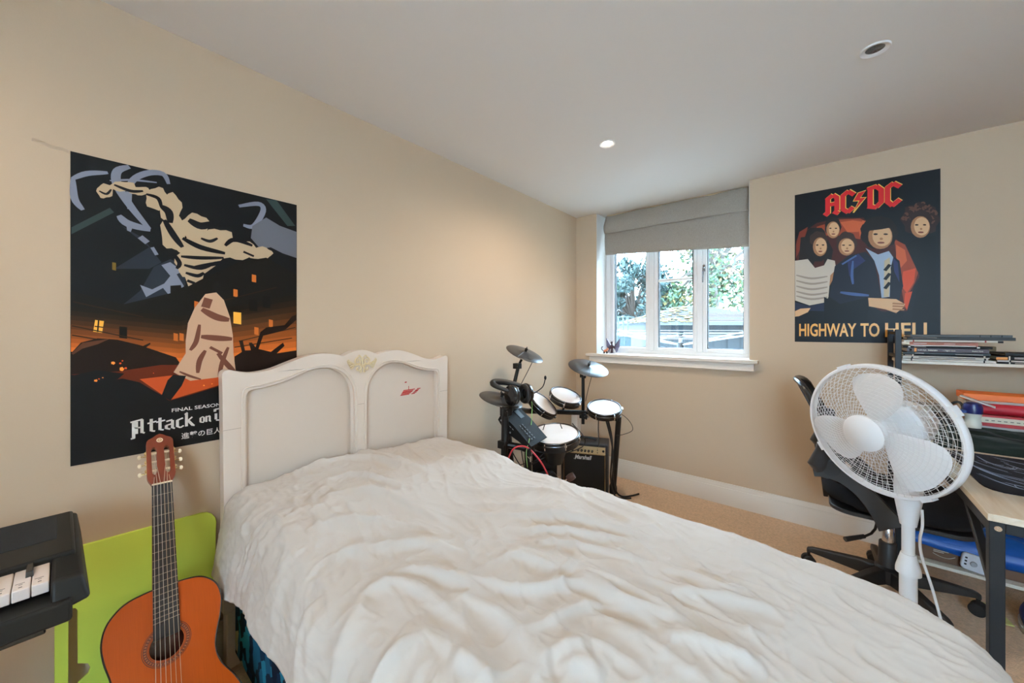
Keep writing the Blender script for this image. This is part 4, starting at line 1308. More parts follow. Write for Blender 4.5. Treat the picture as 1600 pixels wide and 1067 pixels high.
# ---- lime green board
def lime():
    x0 = -1.606
    lean = 0.075
    H = 0.566
    M = Matrix(((0, -lean / H, 1, x0), (1, 0, 0, 0), (0, 1, 0, 0.0), (0, 0, 0, 1)))
    outer = [(-0.012, 0.002), (0.336, 0.002), (0.344, 0.30), (0.352, 0.49)]
    outer += [(0.314 + 0.040 * math.cos(a), 0.512 + 0.044 * math.sin(a)) for a in [math.radians(q) for q in (0, 22, 45, 67, 90)]]
    outer += [(0.20, 0.560), (0.05, 0.564), (-0.012, 0.565)]
    slot = [(0.028, 0.10), (0.030, 0.195)] + [(0.034 + 0.020 * math.cos(a), 0.222 + 0.022 * math.sin(a)) for a in [math.radians(q) for q in (-80, -40, 0, 40, 80)]]
    slot += [(0.030, 0.248), (0.0295, 0.385)] + [(0.0215 + 0.008 * math.cos(a), 0.388 + 0.012 * math.sin(a)) for a in [math.radians(q) for q in (20, 60, 100, 150, 180)]]
    slot += [(0.0130, 0.20), (0.0130, 0.10)]
    b_ = MB(M)
    tess_x0, tess_x1 = 0.0, 0.012
    import mathutils.geometry as G
    loops = [outer, slot]
    tess = G.tessellate_polygon([[Vector((a, c, 0)) for a, c in lp] for lp in loops])
    flat = [p for lp in loops for p in lp]
    n = len(flat)
    V = [(a, c, 0.0) for a, c in flat] + [(a, c, 0.010) for a, c in flat]
    F = [t for t in tess] + [tuple(n + i for i in t) for t in tess]
    k = 0
    for lp in loops:
        m = len(lp)
        for i in range(m):
            j = (i + 1) % m
            F.append((k + i, k + j, n + k + j, n + k + i))
        k += m
    b_.add(V, F)
    o = b_.build('folding_board', mat('lime_green_laminate', srgb(222, 246, 100), 0.42, spec=0.35), None, smooth=25, bevel=0.0015)
    return tag(o, 'lime green board with a slot, leaning on the wall behind the guitar', 'board')


lime()

# ---- classical guitar
GS = 0.875
G_ = Matrix(((0.4266, 0.0474, 0.9032, 0), (-0.0299, 0.9988, -0.0384, 0), (-0.904, -0.0106, 0.4275, 0), (0, 0, 0, 1)))
G_ = Matrix.Translation((-1.551, 0.197, 0.729)) @ G_ @ Matrix.Scale(GS, 4)
gt = thing('acoustic_guitar', (-1.20, 0.18, 0.0), 'orange brown classical guitar leaning against the green board', 'guitar')
M_TOP = mat('orange_spruce_top', srgb(182, 76, 12), 0.36, spec=0.22, coat=0.08, noise=0.14, nscale=14, stretch=(1, 40, 1))
M_SIDE = mat('dark_red_brown_wood', srgb(74, 30, 18), 0.25, coat=0.5)
M_NECK = mat('mahogany_neck', srgb(118, 48, 22), 0.32, coat=0.1, noise=0.15, nscale=30, stretch=(1, 6, 1))
M_FB = mat('rosewood_fingerboard', (0.016, 0.012, 0.011), 0.5)
M_FRET = mat('nickel_fret', (0.72, 0.72, 0.70), 0.25, metal=1.0)
M_IVORY = mat('ivory', srgb(238, 224, 196), 0.35)
M_GOLD = mat('gold_metal', (0.85, 0.68, 0.38), 0.25, metal=1.0)
SB = -0.009
hw = [(.325, .0), (.325, .045), (.336, .092), (.370, .127), (.415, .139), (.465, .134), (.520, .120), (.560, .1165), (.605, .128), (.660, .160), (.720, .183), (.785, .176), (.835, .135), (.865, .070), (.872, 0.0)]
hs = [(p.x, p.y) for p in spline([(a, c, 0) for a, c in hw], 5)]
body = hs + [(a, -c) for a, c in reversed(hs[1:-1])]
hole = [(.487 + .0405 * math.cos(t), .0405 * math.sin(t)) for t in np.linspace(0, 2 * PI, 40, endpoint=False)]
b = MB(G_)
n = len(body)
V = [(a, c, SB - 0.003) for a, c in body] + [(a, c, SB - 0.095) for a, c in body] + [(a, c, SB - 0.003) for a, c in [(.6 + (q[0] - .6) * .985, q[1] * .98) for q in body]] + [(a, c, SB - 0.090) for a, c in [(.6 + (q[0] - .6) * .985, q[1] * .98) for q in body]]
F = [(i, (i + 1) % n, n + (i + 1) % n, n + i) for i in range(n)] + [tuple(range(n, 2 * n))]
F += [(2 * n + i, 2 * n + (i + 1) % n, 3 * n + (i + 1) % n, 3 * n + i) for i in range(n)] + [tuple(range(3 * n, 4 * n))]
b.add(V, F)
b.build('back_and_sides', M_SIDE, gt, weld=False)
b = MB(G_)
import mathutils.geometry as GEO
loops = [body, hole]
tess = GEO.tessellate_polygon([[Vector((a, c, 0)) for a, c in lp] for lp in loops])
flat = [p for lp in loops for p in lp]
n = len(flat)
V = [(a, c, SB) for a, c in flat] + [(a, c, SB - 0.003) for a, c in flat]
F = [t for t in tess] + [tuple(n + i for i in t) for t in tess]
k = 0
for lp in loops:
    m = len(lp)
    for i in range(m):
        j = (i + 1) % m
        F.append((k + i, k + j, n + k + j, n + k + i))
    k += m
b.add(V, F)
top = b.build('soundboard', M_TOP, gt, smooth=25, weld=False)
b = MB(G_)                                   # dark binding round the edge
b.tube([(a, c, SB - 0.0005) for a, c in body], 0.0022, 6, closed=True)
b.build('binding', mat('black_binding', (0.01, 0.008, 0.007), 0.3), top)
b = MB(G_)                                   # rosette: rings and little wedges
for r0, r1, mi in ((.0425, .0435, 0), (.0455, .0462, 0), (.0463, .0535, 1), (.0536, .0543, 0), (.0562, .0575, 0)):
    N = 72
    V = [(.487 + r * math.cos(2 * PI * i / N), r * math.sin(2 * PI * i / N), SB + 0.00025) for r in (r0, r1) for i in range(N)]
    b.add(V, [(i, (i + 1) % N, N + (i + 1) % N, N + i) for i in range(N)], mi)
for i in range(44):
    a = 2 * PI * i / 44
    V = [(.487 + r * math.cos(a + d), r * math.sin(a + d), SB + 0.0005) for r, d in ((.0475, -.032), (.0524, -.030), (.0524, .030), (.0475, .032))]
    b.add(V, [(0, 1, 2, 3)], 2)
b.build('rosette', [mat('rosette_black', (0.015, 0.01, 0.008), 0.4), mat('rosette_brown', srgb(104, 40, 18), 0.4), mat('rosette_tan', srgb(170, 92, 44), 0.4)], top, smooth=0, weld=False)
# neck
b = MB(G_)
V, F = [], []
for i, s in enumerate((0.0, 0.03, 0.30, 0.326)):
    w = 0.026 + 0.005 * s / .326
    dep = 0.016 + 0.004 * s / .326 + (0.05 if i == 3 else 0.0)
    for k in range(9):
        a = PI * k / 8
        V.append((s, w * math.cos(a), -0.0065 - dep * math.sin(a)))
for i in range(3):
    for k in range(8):
        F.append((i * 9 + k, i * 9 + k + 1, (i + 1) * 9 + k + 1, (i + 1) * 9 + k))
    F.append((i * 9, i * 9 + 8, (i + 1) * 9 + 8, (i + 1) * 9))
F += [tuple(range(9)), tuple(range(27, 36))]
b.add(V, F)
b.build('neck', M_NECK, gt)
b = MB(G_)
w0, w1 = 0.026, 0.0315
V = [(0, -w0, -.0068), (0, w0, -.0068), (.468, w1, -.0068), (.468, -w1, -.0068), (0, -w0, -.001), (0, w0, -.001), (.449, w1, -.0008), (.466, -w1, -.0008)]
b.add(V, [(3, 2, 1, 0), (4, 5, 6, 7), (0, 1, 5, 4), (1, 2, 6, 5), (2, 3, 7, 6), (3, 0, 4, 7)])
fb = b.build('fretboard', M_FB, gt, smooth=0)
for k in range(1, 19):
    s = .65 * (1 - 2 ** (-k / 12))
    if s > .452:
        s = min(s, .452)
    w = w0 + (w1 - w0) * s / .45
    b = MB(G_)
    b.tube([(s, -w, -.0006), (s, w, -.0006)], 0.0011, 6)
    b.build('fret', M_FRET, fb)
b = MB(G_)
b.box((-.004, -.0262, -.007), (.0015, .0262, .0015))
b.build('nut', M_IVORY, gt, bevel=0.0008)
# headstock, tilted back
TH = G_ @ Matrix.Translation((-0.002, 0, -0.002)) @ Matrix.Rotation(math.radians(-13), 4, 'Y')
hd = [(0.0, .0262), (-.018, .0345), (-.030, .0370), (-.155, .0360), (-.163, .0350), (-.171, .0300), (-.178, .0180), (-.186, .0085), (-.190, 0.0)]
hout = hd + [(a, -c) for a, c in reversed(hd[:-1])]
def hslot(sg):
    pts = [(-.040, .0115), (-.034, .0175), (-.040, .0235), (-.130, .0245), (-.137, .0205), (-.139, .0165), (-.137, .0125), (-.130, .0095)]
    return [(a, sg * c) for a, c in pts]
b = MB(TH)
loops = [hout, hslot(1), hslot(-1)]
tess = GEO.tessellate_polygon([[Vector((a, c, 0)) for a, c in lp] for lp in loops])
flat = [p for lp in loops for p in lp]
n = len(flat)
V = [(a, c, 0) for a, c in flat] + [(a, c, -0.017) for a, c in flat]
F = [t for t in tess] + [tuple(n + i for i in t) for t in tess]
k = 0
for lp in loops:
    m = len(lp)
    for i in range(m):
        j = (i + 1) % m
        F.append((k + i, k + j, n + k + j, n + k + i))
    k += m
b.add(V, F)
head = b.build('headstock', M_NECK, gt, smooth=25, weld=False)
b = MB(TH)
Mz = frame((-.164, 0, 0.0003), (0, 0, 1))
b.lathe([(0.0, 0.0004), (0.0085, 0.0004), (0.009, 0.0)], Mz, 28, 0)
b.lathe([(0.0, 0.0008), (0.0058, 0.0008), (0.006, 0.0)], Mz, 28, 1)
for k in range(3):
    a = k * PI / 3
    d = Vector((math.cos(a), math.sin(a), 0)) * 0.0052
    c = Vector((-.164, 0, .0013))
    b.bar(c - d, c + d, 0.0011, 0.0004, 0)
b.build('maker_emblem', [M_IVORY, mat('emblem_tan', srgb(176, 124, 66), 0.5)], head, smooth=0, weld=False)
tunes = [-.052, -.085, -.118]
for sg in (1, -1):
    p_ = MB(TH)
    p_.box((-.130, sg * .0362 - .0012, -.015), (-.040, sg * .0362 + .0012, -.002))
    p_.build('tuner_plate', M_GOLD, head, smooth=0)
    for s in tunes:
        b = MB(TH)
        b.cyl((s, sg * .0085, -.009), (s, sg * .0255, -.009), 0.0048, seg=14)
        b.build('string_roller', M_IVORY, head)
        b = MB(TH)
        b.cyl((s + .004, sg * .036, -.010), (s + .004, sg * .050, -.012), 0.0022, seg=8, mi=0)
        b.cyl((s - .004, sg * .0372, -.012), (s - .004, sg * .0372, -.003), 0.005, seg=12, mi=0)
        Mb = frame((s + .004, sg * .054, -.013), (0, 0, 1))
        b.ball((0, 0, 0), (.0085, .0055, .0036), 12, 8, 1, Mb)
        b.build('tuning_peg', [M_GOLD, M_IVORY], head, weld=False)
# strings
for i in range(6):
    y0 = -.0215 + .0086 * i
    y1 = -.029 + .0116 * i
    sg = 1 if i >= 3 else -1
    t = tunes[[2, 1, 0, 0, 1, 2][i]] if False else tunes[[0, 1, 2, 2, 1, 0][i]]
    hp = TH @ Vector((t, sg * .0165, -.0045))
    b = MB()
    r = [.0007, .00065, .0006, .0006, .0005, .0005][i] * GS * 1.15
    b.tube([hp, G_ @ Vector((-.001, y0, .0022)), G_ @ Vector((.65, y1, .0035))], r, 6)
    b.build('string', mat('wound_string', (0.75, 0.68, 0.58), 0.3, metal=0.7) if i < 3 else mat('nylon_string', srgb(214, 190, 160), 0.25), gt)
b = MB(G_)
b.box((.640, -.085, SB), (.668, .085, SB + .007))
b.box((.6475, -.038, SB + .007), (.6525, .038, SB + .012))
b.build('bridge', M_FB, gt, bevel=0.002, weld=False)
# ================================================================== ELECTRONIC DRUM KIT, HEADSET, AMPLIFIER, CABLES
kit = thing('drum_kit', (-1.30, 1.95, 0), 'black electronic drum kit standing in the far left corner', 'drum kit')
M_CYM = mat('black_cymbal_rubber', (0.034, 0.032, 0.031), 0.33, spec=0.7)
M_HEAD = mat('white_mesh_head', srgb(232, 226, 222), 0.6, bump=0.15, bscale=1500)
M_SHELL = mat('black_pad_shell', (0.008, 0.008, 0.008), 0.38, spec=0.3)
M_STEEL = mat('dark_chrome_rim', (0.16, 0.16, 0.17), 0.25, metal=1.0)


def cymbal(c, n, r, cut):
    M = frame(c, n, cut)
    b_ = MB()
    b_.lathe([(0.0, 0.014), (0.018, 0.013), (0.030, 0.009), (r * 0.6, 0.0035), (r - 0.004, -0.001), (r, -0.004), (r - 0.003, -0.0065), (r * 0.5, -0.003), (0.02, 0.004), (0, 0.005)], M, 56)
    cy = b_.build('cymbal_pad', M_CYM, kit)
    w = MB()
    w.lathe([(0.0085, 0.012), (0.0085, 0.024), (0.0095, 0.026), (0.0095, 0.034), (0.004, 0.035), (0.004, 0.038)], M, 14)
    w.cbox((0.008, 0, 0.036), (0.007, 0.006, 0.014), 0, M @ Matrix.Rotation(0.25, 4, 'Y'))
    w.cbox((-0.008, 0, 0.036), (0.007, 0.006, 0.014), 0, M @ Matrix.Rotation(-0.25, 4, 'Y'))
    w.build('wing_nut', M_RUBBER, cy, weld=False)
    e = MB()                                   # raised striking zone edge
    pts = []
    for k in range(13):
        t = math.radians(-78 + 156 * k / 12)
        pts.append(M @ Vector((math.cos(t) * 0.03, math.sin(t) * 0.03, 0.009)))
    e.tube([M @ Vector((0.022, 0.012, 0.0115)), M @ Vector((r * 0.9, r * 0.32, 0.0005))], 0.0012, 6)
    e.tube([M @ Vector((0.022, -0.012, 0.0115)), M @ Vector((r * 0.9, -r * 0.32, 0.0005))], 0.0012, 6)
    e.build('zone_edge', M_CYM, cy, weld=False)
    return cy


def pad(c, n, r, h, lugs, ph=0.0):
    M = frame(c, n, (1, 0, 0))
    b_ = MB()
    b_.lathe([(r + 0.004, 0.0), (r + 0.011, -0.004), (r + 0.012, -0.018), (r + 0.009, -0.022), (r + 0.008, -h + 0.01), (r * 0.9, -h), (0.0, -h)], M, 52)
    sh = b_.build('drum_pad', M_SHELL, kit)
    hd_ = MB()
    hd_.lathe([(r + 0.001, -0.003), (r, 0.0012), (r - 0.004, 0.0016), (0.0, 0.0018)], M, 52)
    hd_.build('drumhead', M_HEAD, sh)
    k = MB()
    k.torus(r + 0.006, 0.0045, M @ Matrix.Translation((0, 0, 0.002)), 56, 10)
    k.torus(r + 0.010, 0.0032, M @ Matrix.Translation((0, 0, -0.012)), 56, 8)
    k.build('rim_hoop', M_STEEL, sh, weld=False)
    for i in range(lugs):
        l = MB()
        a = ph + 2 * PI * i / lugs
        x, y = (r + 0.014) * math.cos(a), (r + 0.014) * math.sin(a)
        l.cyl(M @ Vector((x, y, 0.003)), M @ Vector((x, y, -0.034)), 0.0034, seg=8)
        l.cbox((x, y, -0.012), (0.011, 0.011, 0.012), 0, M)
        l.build('tension_lug', M_CHROME, sh, weld=False)
    return sh


C_UL, C_R, C_H = (-1.463, 1.893, 1.049), (-1.251, 2.341, 0.938), (-1.376, 1.565, 0.813)
cymbal(C_UL, (0.42, 0.027, 0.907), 0.125, (0.5, -0.6, 0))
cymbal(C_R, (0.326, -0.168, 0.93), 0.140, (0.3, -0.95, 0))
cymbal(C_H, (0.262, 0.075, 0.962), 0.125, (0.8, -0.3, 0))
pad((-1.428, 2.052, 0.709), (0.612, 0.187, 0.768), 0.102, 0.050, 6, 0.3)
pad((-1.345, 2.197, 0.752), (0.38, -0.10, 0.92), 0.100, 0.050, 6, 0.0)
pad((-1.121, 2.318, 0.680), (0.141, -0.271, 0.952), 0.102, 0.050, 6, 0.5)
pad((-1.160, 1.773, 0.614), (0.047, -0.17, 0.984), 0.130, 0.058, 8, 0.2)


def tubes(name, lst, r, m=M_BLACKM, seg=14):
    for pts in lst:
        b_ = MB()
        b_.tube(pts, r, seg)
        b_.build(name, m, kit)


# rack: legs, bars, clamps
tubes('rack_leg', [[(-1.285, 1.475, 0.0), (-1.272, 1.480, 0.80)], [(-1.41, 1.75, 0.0), (-1.30, 1.52, 0.74)], [(-1.182, 2.592, 0.0), (-1.085, 2.47, 0.60)], [(-1.178, 1.555, 0.0), (-1.180, 1.555, 0.612)]], 0.019)
tubes('rack_bar', [[(-1.272, 1.490, 0.765), (-1.33, 1.60, 0.76), (-1.50, 1.98, 0.66)], [(-1.50, 1.98, 0.66), (-1.453, 2.172, 0.630), (-1.264, 2.355, 0.618), (-1.085, 2.470, 0.59)], [(-1.285, 1.48, 0.60), (-1.18, 1.555, 0.58)]], 0.017)
tubes('cymbal_stand', [[(-1.289, 2.335, 0.54), (-1.289, 2.335, 0.885)], [(-1.47, 1.78, 0.62), (-1.475, 1.80, 0.861), (-1.478, 1.853, 0.985)], [(-1.36, 1.56, 0.70), (-1.372, 1.563, 0.81)]], 0.0115)
tubes('stand_rod', [[(-1.283, 2.337, 0.875), (-1.262, 2.338, 0.905), C_R], [(-1.478, 1.853, 0.98), C_UL], [(-1.16, 1.773, 0.56), (-1.23, 1.86, 0.52), (-1.31, 1.90, 0.47)], [(-1.345, 2.197, 0.72), (-1.39, 2.235, 0.64)], [(-1.43, 2.05, 0.68), (-1.47, 2.05, 0.65)], [(-1.121, 2.318, 0.63), (-1.18, 2.405, 0.605)]], 0.008)
for c, s in (((-1.285, 2.338, 0.60), 0.046), ((-1.289, 2.335, 0.88), 0.034), ((-1.474, 1.83, 0.972), 0.040), ((-1.272, 1.485, 0.77), 0.046), ((-1.282, 1.478, 0.60), 0.046), ((-1.18, 1.555, 0.585), 0.046), ((-1.47, 1.79, 0.70), 0.044), ((-1.10, 2.45, 0.592), 0.044), ((-1.205, 2.39, 0.612), 0.040), ((-1.36, 1.63, 0.735), 0.04)):
    b = MB()
    b.cbox(c, (s, s, s * 0.85))
    b.cyl((c[0] + s * 0.4, c[1] - s * 0.4, c[2]), (c[0] + s * 0.95, c[1] - s * 0.95, c[2]), 0.005, seg=8)
    b.cbox((c[0] + s * 0.95, c[1] - s * 0.95, c[2]), (0.010, 0.010, 0.030))
    b.build('rack_clamp', M_BLACK, kit, bevel=0.004, weld=False)
for (x, y) in ((-1.285, 1.475), (-1.41, 1.75), (-1.182, 2.592), (-1.178, 1.555)):
    b = MB()
    b.lathe([(0.027, 0.0), (0.027, 0.05), (0.021, 0.07), (0.019, 0.075)], Matrix.Translation((x, y, 0)), 18)
    b.build('rubber_foot', M_RUBBER, kit)
# T-bolts in bright steel
for c in ((-1.165, 1.535, 0.545), (-1.255, 2.315, 0.612), (-1.16, 2.40, 0.63)):
    b = MB()
    b.cyl(c, (c[0] + 0.03, c[1] - 0.02, c[2]), 0.0045, seg=8)
    b.cyl((c[0] + 0.03, c[1] - 0.02, c[2] - 0.014), (c[0] + 0.03, c[1] - 0.02, c[2] + 0.014), 0.004, seg=8)
    b.build('wing_bolt', M_CHROME, kit, weld=False)

# sound module
xm = Vector((0.80, 0.10, -0.56)).normalized()
zm = Vector((0.60, -0.06, 0.78))
MM = frame((-1.240, 1.585, 0.668), zm, xm)
b = MB(MM)
poly = [(-0.118, -0.018), (-0.118, 0.026), (-0.02, 0.030), (0.118, 0.018), (0.112, -0.004), (-0.05, -0.040)]
b.prism(poly, 0.15, Matrix(((1, 0, 0, 0), (0, 0, -1, 0.075), (0, 1, 0, 0), (0, 0, 0, 1))))
md = b.build('sound_module', mat('matt_black_module', (0.009, 0.009, 0.009), 0.65, spec=0.2), kit, bevel=0.004, weld=False)
b = MB(MM)
for i in range(6):
    for j in range(2):
        b.cbox((-0.005 + 0.018 * i, -0.04 + 0.022 * j, 0.0305 - 0.0006 * i), (0.010, 0.008, 0.004))
b.cbox((-0.07, 0.03, 0.029), (0.055, 0.035, 0.002))
b.build('module_button', mat('grey_button', (0.05, 0.05, 0.052), 0.4), md, smooth=0, weld=False)
b = MB(MM)
for i in range(5):
    b.cyl((-0.10 + 0.02 * i, -0.0765, -0.006 - 0.003 * i), (-0.10 + 0.02 * i, -0.0755, -0.006 - 0.003 * i), 0.005, seg=10)
    b.cbox((-0.09 + 0.018 * i, -0.0757, 0.010), (0.011, 0.001, 0.003))
b.build('module_socket', mat('socket_print', (0.34, 0.34, 0.34), 0.5), md, smooth=0, weld=False)
# bass drum tower
b = MB()
Mk = frame((-1.315, 1.90, 0), (0, 0, 1), (0.77, 0.638, 0))
b.box((-0.085, -0.02, 0.0), (0.085, 0.03, 0.06), 0, Mk)
b.box((-0.075, -0.025, 0.04), (0.075, 0.025, 0.46), 0, Mk)
b.lathe([(0.0, 0.0), (0.085, 0.0), (0.085, 0.03), (0.07, 0.04), (0.0, 0.04)], Mk @ Matrix.Translation((0, -0.02, 0.27)) @ Matrix.Rotation(PI / 2, 4, 'X'), 32)
b.build('bass_drum_pad', M_BLACK, kit, bevel=0.006, weld=False)
# snare cradle
b = MB()
b.lathe([(0.045, 0.0), (0.075, 0.10), (0.09, 0.115)], Matrix.Translation((-1.175, 1.80, 0.44)), 20)
b.build('snare_cradle', M_BLACK, kit)

# kick pedal (stands on the floor in front of the tower)
pd = thing('kick_pedal', (-1.16, 1.72, 0), 'steel kick pedal with felt beater in front of the amplifier', 'pedal')
b = MB()
b.bar((-1.20, 1.76, 0.008), (-1.06, 1.52, 0.008), 0.09, 0.014)
b.build('base_plate', M_STEEL, pd, bevel=0.003)
b = MB()
b.bar((-1.19, 1.74, 0.07), (-1.07, 1.54, 0.025), 0.07, 0.010)
b.build('footboard', M_STEEL, pd, bevel=0.003)
b = MB()
for s_ in (-1, 1):
    b.bar((-1.20 + 0.045 * s_ * 0.86, 1.76 + 0.045 * s_ * 0.5, 0.0), (-1.20 + 0.045 * s_ * 0.86, 1.76 + 0.045 * s_ * 0.5, 0.30), 0.016, 0.014)
b.cyl((-1.245, 1.735, 0.295), (-1.155, 1.785, 0.295), 0.010, seg=12)
b.build('pedal_post', M_CHROME, pd, bevel=0.002, weld=False)
b = MB()
b.cyl((-1.19, 1.77, 0.295), (-1.095, 1.815, 0.365), 0.004, seg=8)
b.build('beater_shaft', M_CHROME, pd)
b = MB()
Mb = frame((-1.082, 1.821, 0.374), (0.5, 0.3, 0.42))
b.lathe([(0.0, -0.022), (0.018, -0.022), (0.021, 0.0), (0.018, 0.022), (0.0, 0.022)], Mb, 20)
b.build('beater_head', mat('brown_felt_beater', srgb(96, 66, 56), 0.8), pd)

# headset resting on the hi-hat pad
hs_ = thing('headset', (-1.30, 1.57, 0.80), 'black over-ear headset with boom microphone lying on the lowest cymbal', 'headset')
c1, c2 = Vector((-1.270, 1.524, 0.850)), Vector((-1.240, 1.622, 0.852))
ax = (c2 - c1).normalized()
M_PAD = mat('black_leatherette', (0.012, 0.012, 0.012), 0.45)
for c, sg in ((c1, -1), (c2, 1)):
    M = frame(c, ax * sg, (0, 0, 1))
    b = MB()
    b.lathe([(0.0, 0.020), (0.036, 0.019), (0.051, 0.011), (0.056, -0.002), (0.053, -0.010), (0.0, -0.010)], M, 30)
    e = b.build('ear_cup', mat('glossy_black_cup', (0.012, 0.012, 0.013), 0.2), hs_)
    b = MB()
    b.torus(0.040, 0.014, M @ Matrix.Translation((0, 0, -0.016)), 32, 10)
    b.build('ear_cushion', M_PAD, e)
dirb = Vector((-0.80, -0.45, 0.28)).normalized()
pts = []
mid = (c1 + c2) / 2 + Vector((0, 0, 0.025))
for k in range(15):
    t = PI * k / 14
    pts.append(mid + ax * (-0.066 * math.cos(t)) + dirb * (0.135 * math.sin(t) ** 0.75))
b = MB()
V, F = [], []
nb = dirb.cross(ax).normalized()
b.tube(pts, [0.010 + 0.008 * math.sin(PI * k / 14) for k in range(15)], 10)
b.build('headband', M_PAD, hs_)
b = MB()
m0 = c2 + ax * 0.012 + Vector((0.03, 0.01, 0.0))
b.tube(spline([m0, m0 + Vector((0.035, 0.03, 0.035)), m0 + Vector((0.045, 0.04, 0.075))], 6), 0.0028, 8)
b.ball(m0 + Vector((0.046, 0.041, 0.085)), (0.007, 0.007, 0.012), 12, 8)
b.build('boom_microphone', M_BLACK, hs_, weld=False)

# amplifier
AW = Vector((0.925, 0.38, 0)).normalized()
AB = Vector((-AW.y, AW.x, 0))
A0 = Vector((-1.480, 2.352, 0.0))
MA = Matrix(((AW.x, AB.x, 0, A0.x), (AW.y, AB.y, 0, A0.y), (0, 0, 1, 0), (0, 0, 0, 1)))     # local x along the front, y to the back
amp = thing('guitar_amplifier', A0 + AW * 0.165 + AB * 0.1, 'black guitar amplifier with gold control panel under the drum kit', 'amplifier')
M_TOLEX = mat('black_tolex', (0.014, 0.014, 0.017), 0.42, bump=0.3, bscale=700)
W_, H_, D_ = 0.335, 0.375, 0.20
b = MB(MA)
b.box((0, 0.012, 0.008), (W_, D_, H_))
b.box((0, 0, 0.008), (0.018, 0.02, H_))
b.box((W_ - 0.018, 0, 0.008), (W_, 0.02, H_))
b.box((0.018, 0, 0.008), (W_ - 0.018, 0.02, 0.036))
b.box((0.018, 0, H_ - 0.018), (W_ - 0.018, 0.02, H_))
b.build('cabinet', M_TOLEX, amp, bevel=0.007, segs=3, weld=False)
b = MB(MA)
b.box((0.024, 0.006, 0.046), (W_ - 0.024, 0.013, 0.300))
b.build('speaker_cloth', mat('black_grille_cloth', (0.012, 0.011, 0.010), 0.9, noise=0.4, nscale=300), amp, smooth=0)
b = MB(MA)
b.tube([(0.021, 0.004, 0.041), (W_ - 0.021, 0.004, 0.041), (W_ - 0.021, 0.004, 0.302), (0.021, 0.004, 0.302)], 0.0028, 8, closed=True)
b.build('gold_piping', M_GOLD, amp)
b = MB(MA)
b.box((0.018, 0.003, 0.305), (W_ - 0.018, 0.012, H_ - 0.016))
pn = b.build('control_panel', mat('brushed_gold_panel', (0.80, 0.64, 0.36), 0.35, metal=0.8), amp, smooth=0)
for i, x in enumerate((0.085, 0.125, 0.15, 0.175, 0.20, 0.225)):
    b = MB(MA)
    b.cyl((x, 0.004, 0.325), (x, -0.012, 0.325), 0.0085, 0.007, 16, 0)
    b.bar((x, -0.0125, 0.325), (x, -0.0125, 0.332), 0.0012, 0.001, 1)
    b.build('control_knob', [M_BLACK, M_IVORY], pn, weld=False)
b = MB(MA)
for (x, z, r) in ((0.262, 0.335, 0.003), (0.262, 0.318, 0.003), (0.262, 0.345, 0.002), (0.303, 0.332, 0.008)):
    b.cyl((x, 0.004, z), (x, -0.002, z), r, seg=14)
b.build('input_jack', M_BLACK, pn, weld=False)
b = MB(MA)
Mt = Matrix(((1, 0, 0, 0.098), (0, 0, -1, 0.004), (0, 1, 0, 0.262), (0, 0, 0, 1)))
b.text('Marshall', 0.040, Mt, 0, depth=0.0015, sx=0.88, bold=0.0011, shear=0.30)
b.tube([Mt @ Vector(p) if False else p for p in ((0.092, 0.003, 0.262), (0.104, 0.003, 0.256), (0.113, 0.003, 0.272))], 0.0012, 6)
b.build('script_lettering', mat('white_script', srgb(236, 236, 234), 0.4), amp, smooth=0, weld=False)['label'] = 'white script lettering'
b = MB(MA)
b.tube(spline([(0.085, 0.10, H_ + 0.002), (0.10, 0.10, H_ + 0.016), (0.165, 0.10, H_ + 0.020), (0.23, 0.10, H_ + 0.016), (0.245, 0.10, H_ + 0.002)], 5), 0.009, 10)
b.build('carry_handle', M_PAD, amp)
b = MB(MA)
for x in (0.04, W_ - 0.04):
    for y in (0.04, D_ - 0.04):
        b.cyl((x, y, 0.0), (x, y, 0.010), 0.014, seg=14)
b.build('rubber_foot', M_RUBBER, amp, weld=False)


# cables
def cable(pts, r, m, label, name='cable', origin=None, group=None, n=8):
    b_ = MB()
    b_.tube(spline(pts, n), r, 8)
    return tag(b_.build(name, m, None, smooth=80), label, 'cable', group or 'cables around the drum kit')


M_CBL = mat('black_cable', (0.01, 0.01, 0.01), 0.5)
cable([(-1.300, 1.50, 0.30), (-1.262, 1.47, 0.47), (-1.225, 1.475, 0.575), (-1.19, 1.50, 0.602), (-1.14, 1.52, 0.59), (-1.08, 1.56, 0.50), (-1.05, 1.60, 0.36), (-1.04, 1.62, 0.20), (-1.03, 1.65, 0.006)], 0.0042, mat('red_cable', srgb(196, 52, 60), 0.4), 'red cable arching out of the drum kit')
cable([(-1.225, 1.64, 0.82), (-1.232, 1.66, 0.78), (-1.214, 1.63, 0.70), (-1.210, 1.61, 0.645), (-1.155, 1.53, 0.628), (-1.165, 1.52, 0.57), (-1.15, 1.51, 0.50)], 0.0018, mat('pale_green_cable', srgb(150, 196, 110), 0.45), 'thin pale green cable hanging from the headset')
cable([(-1.115, 2.32, 0.62), (-1.10, 2.40, 0.40), (-1.13, 2.48, 0.16), (-1.135, 2.53, 0.05), (-1.10, 2.56, 0.008), (-1.05, 2.62, 0.008), (-1.02, 2.67, 0.012)], 0.0062, mat('braided_black_cable', (0.016, 0.016, 0.016), 0.6, noise=0.9, nscale=260), 'black braided cable running down the right drum leg to the carpet')
cable([(-1.105, 2.33, 0.62), (-1.11, 2.42, 0.42), (-1.145, 2.47, 0.16), (-1.13, 2.50, 0.03), (-1.09, 2.53, 0.008), (-1.04, 2.575, 0.008)], 0.0062, M_CBL, 'plain black cable ending in a plug on the carpet by the right drum leg')
cable([(-1.18, 2.36, 0.63), (-1.19, 2.37, 0.52), (-1.18, 2.36, 0.42), (-1.20, 2.40, 0.384)], 0.0035, M_CBL, 'thin black cable dropping from the round pad onto the amplifier')
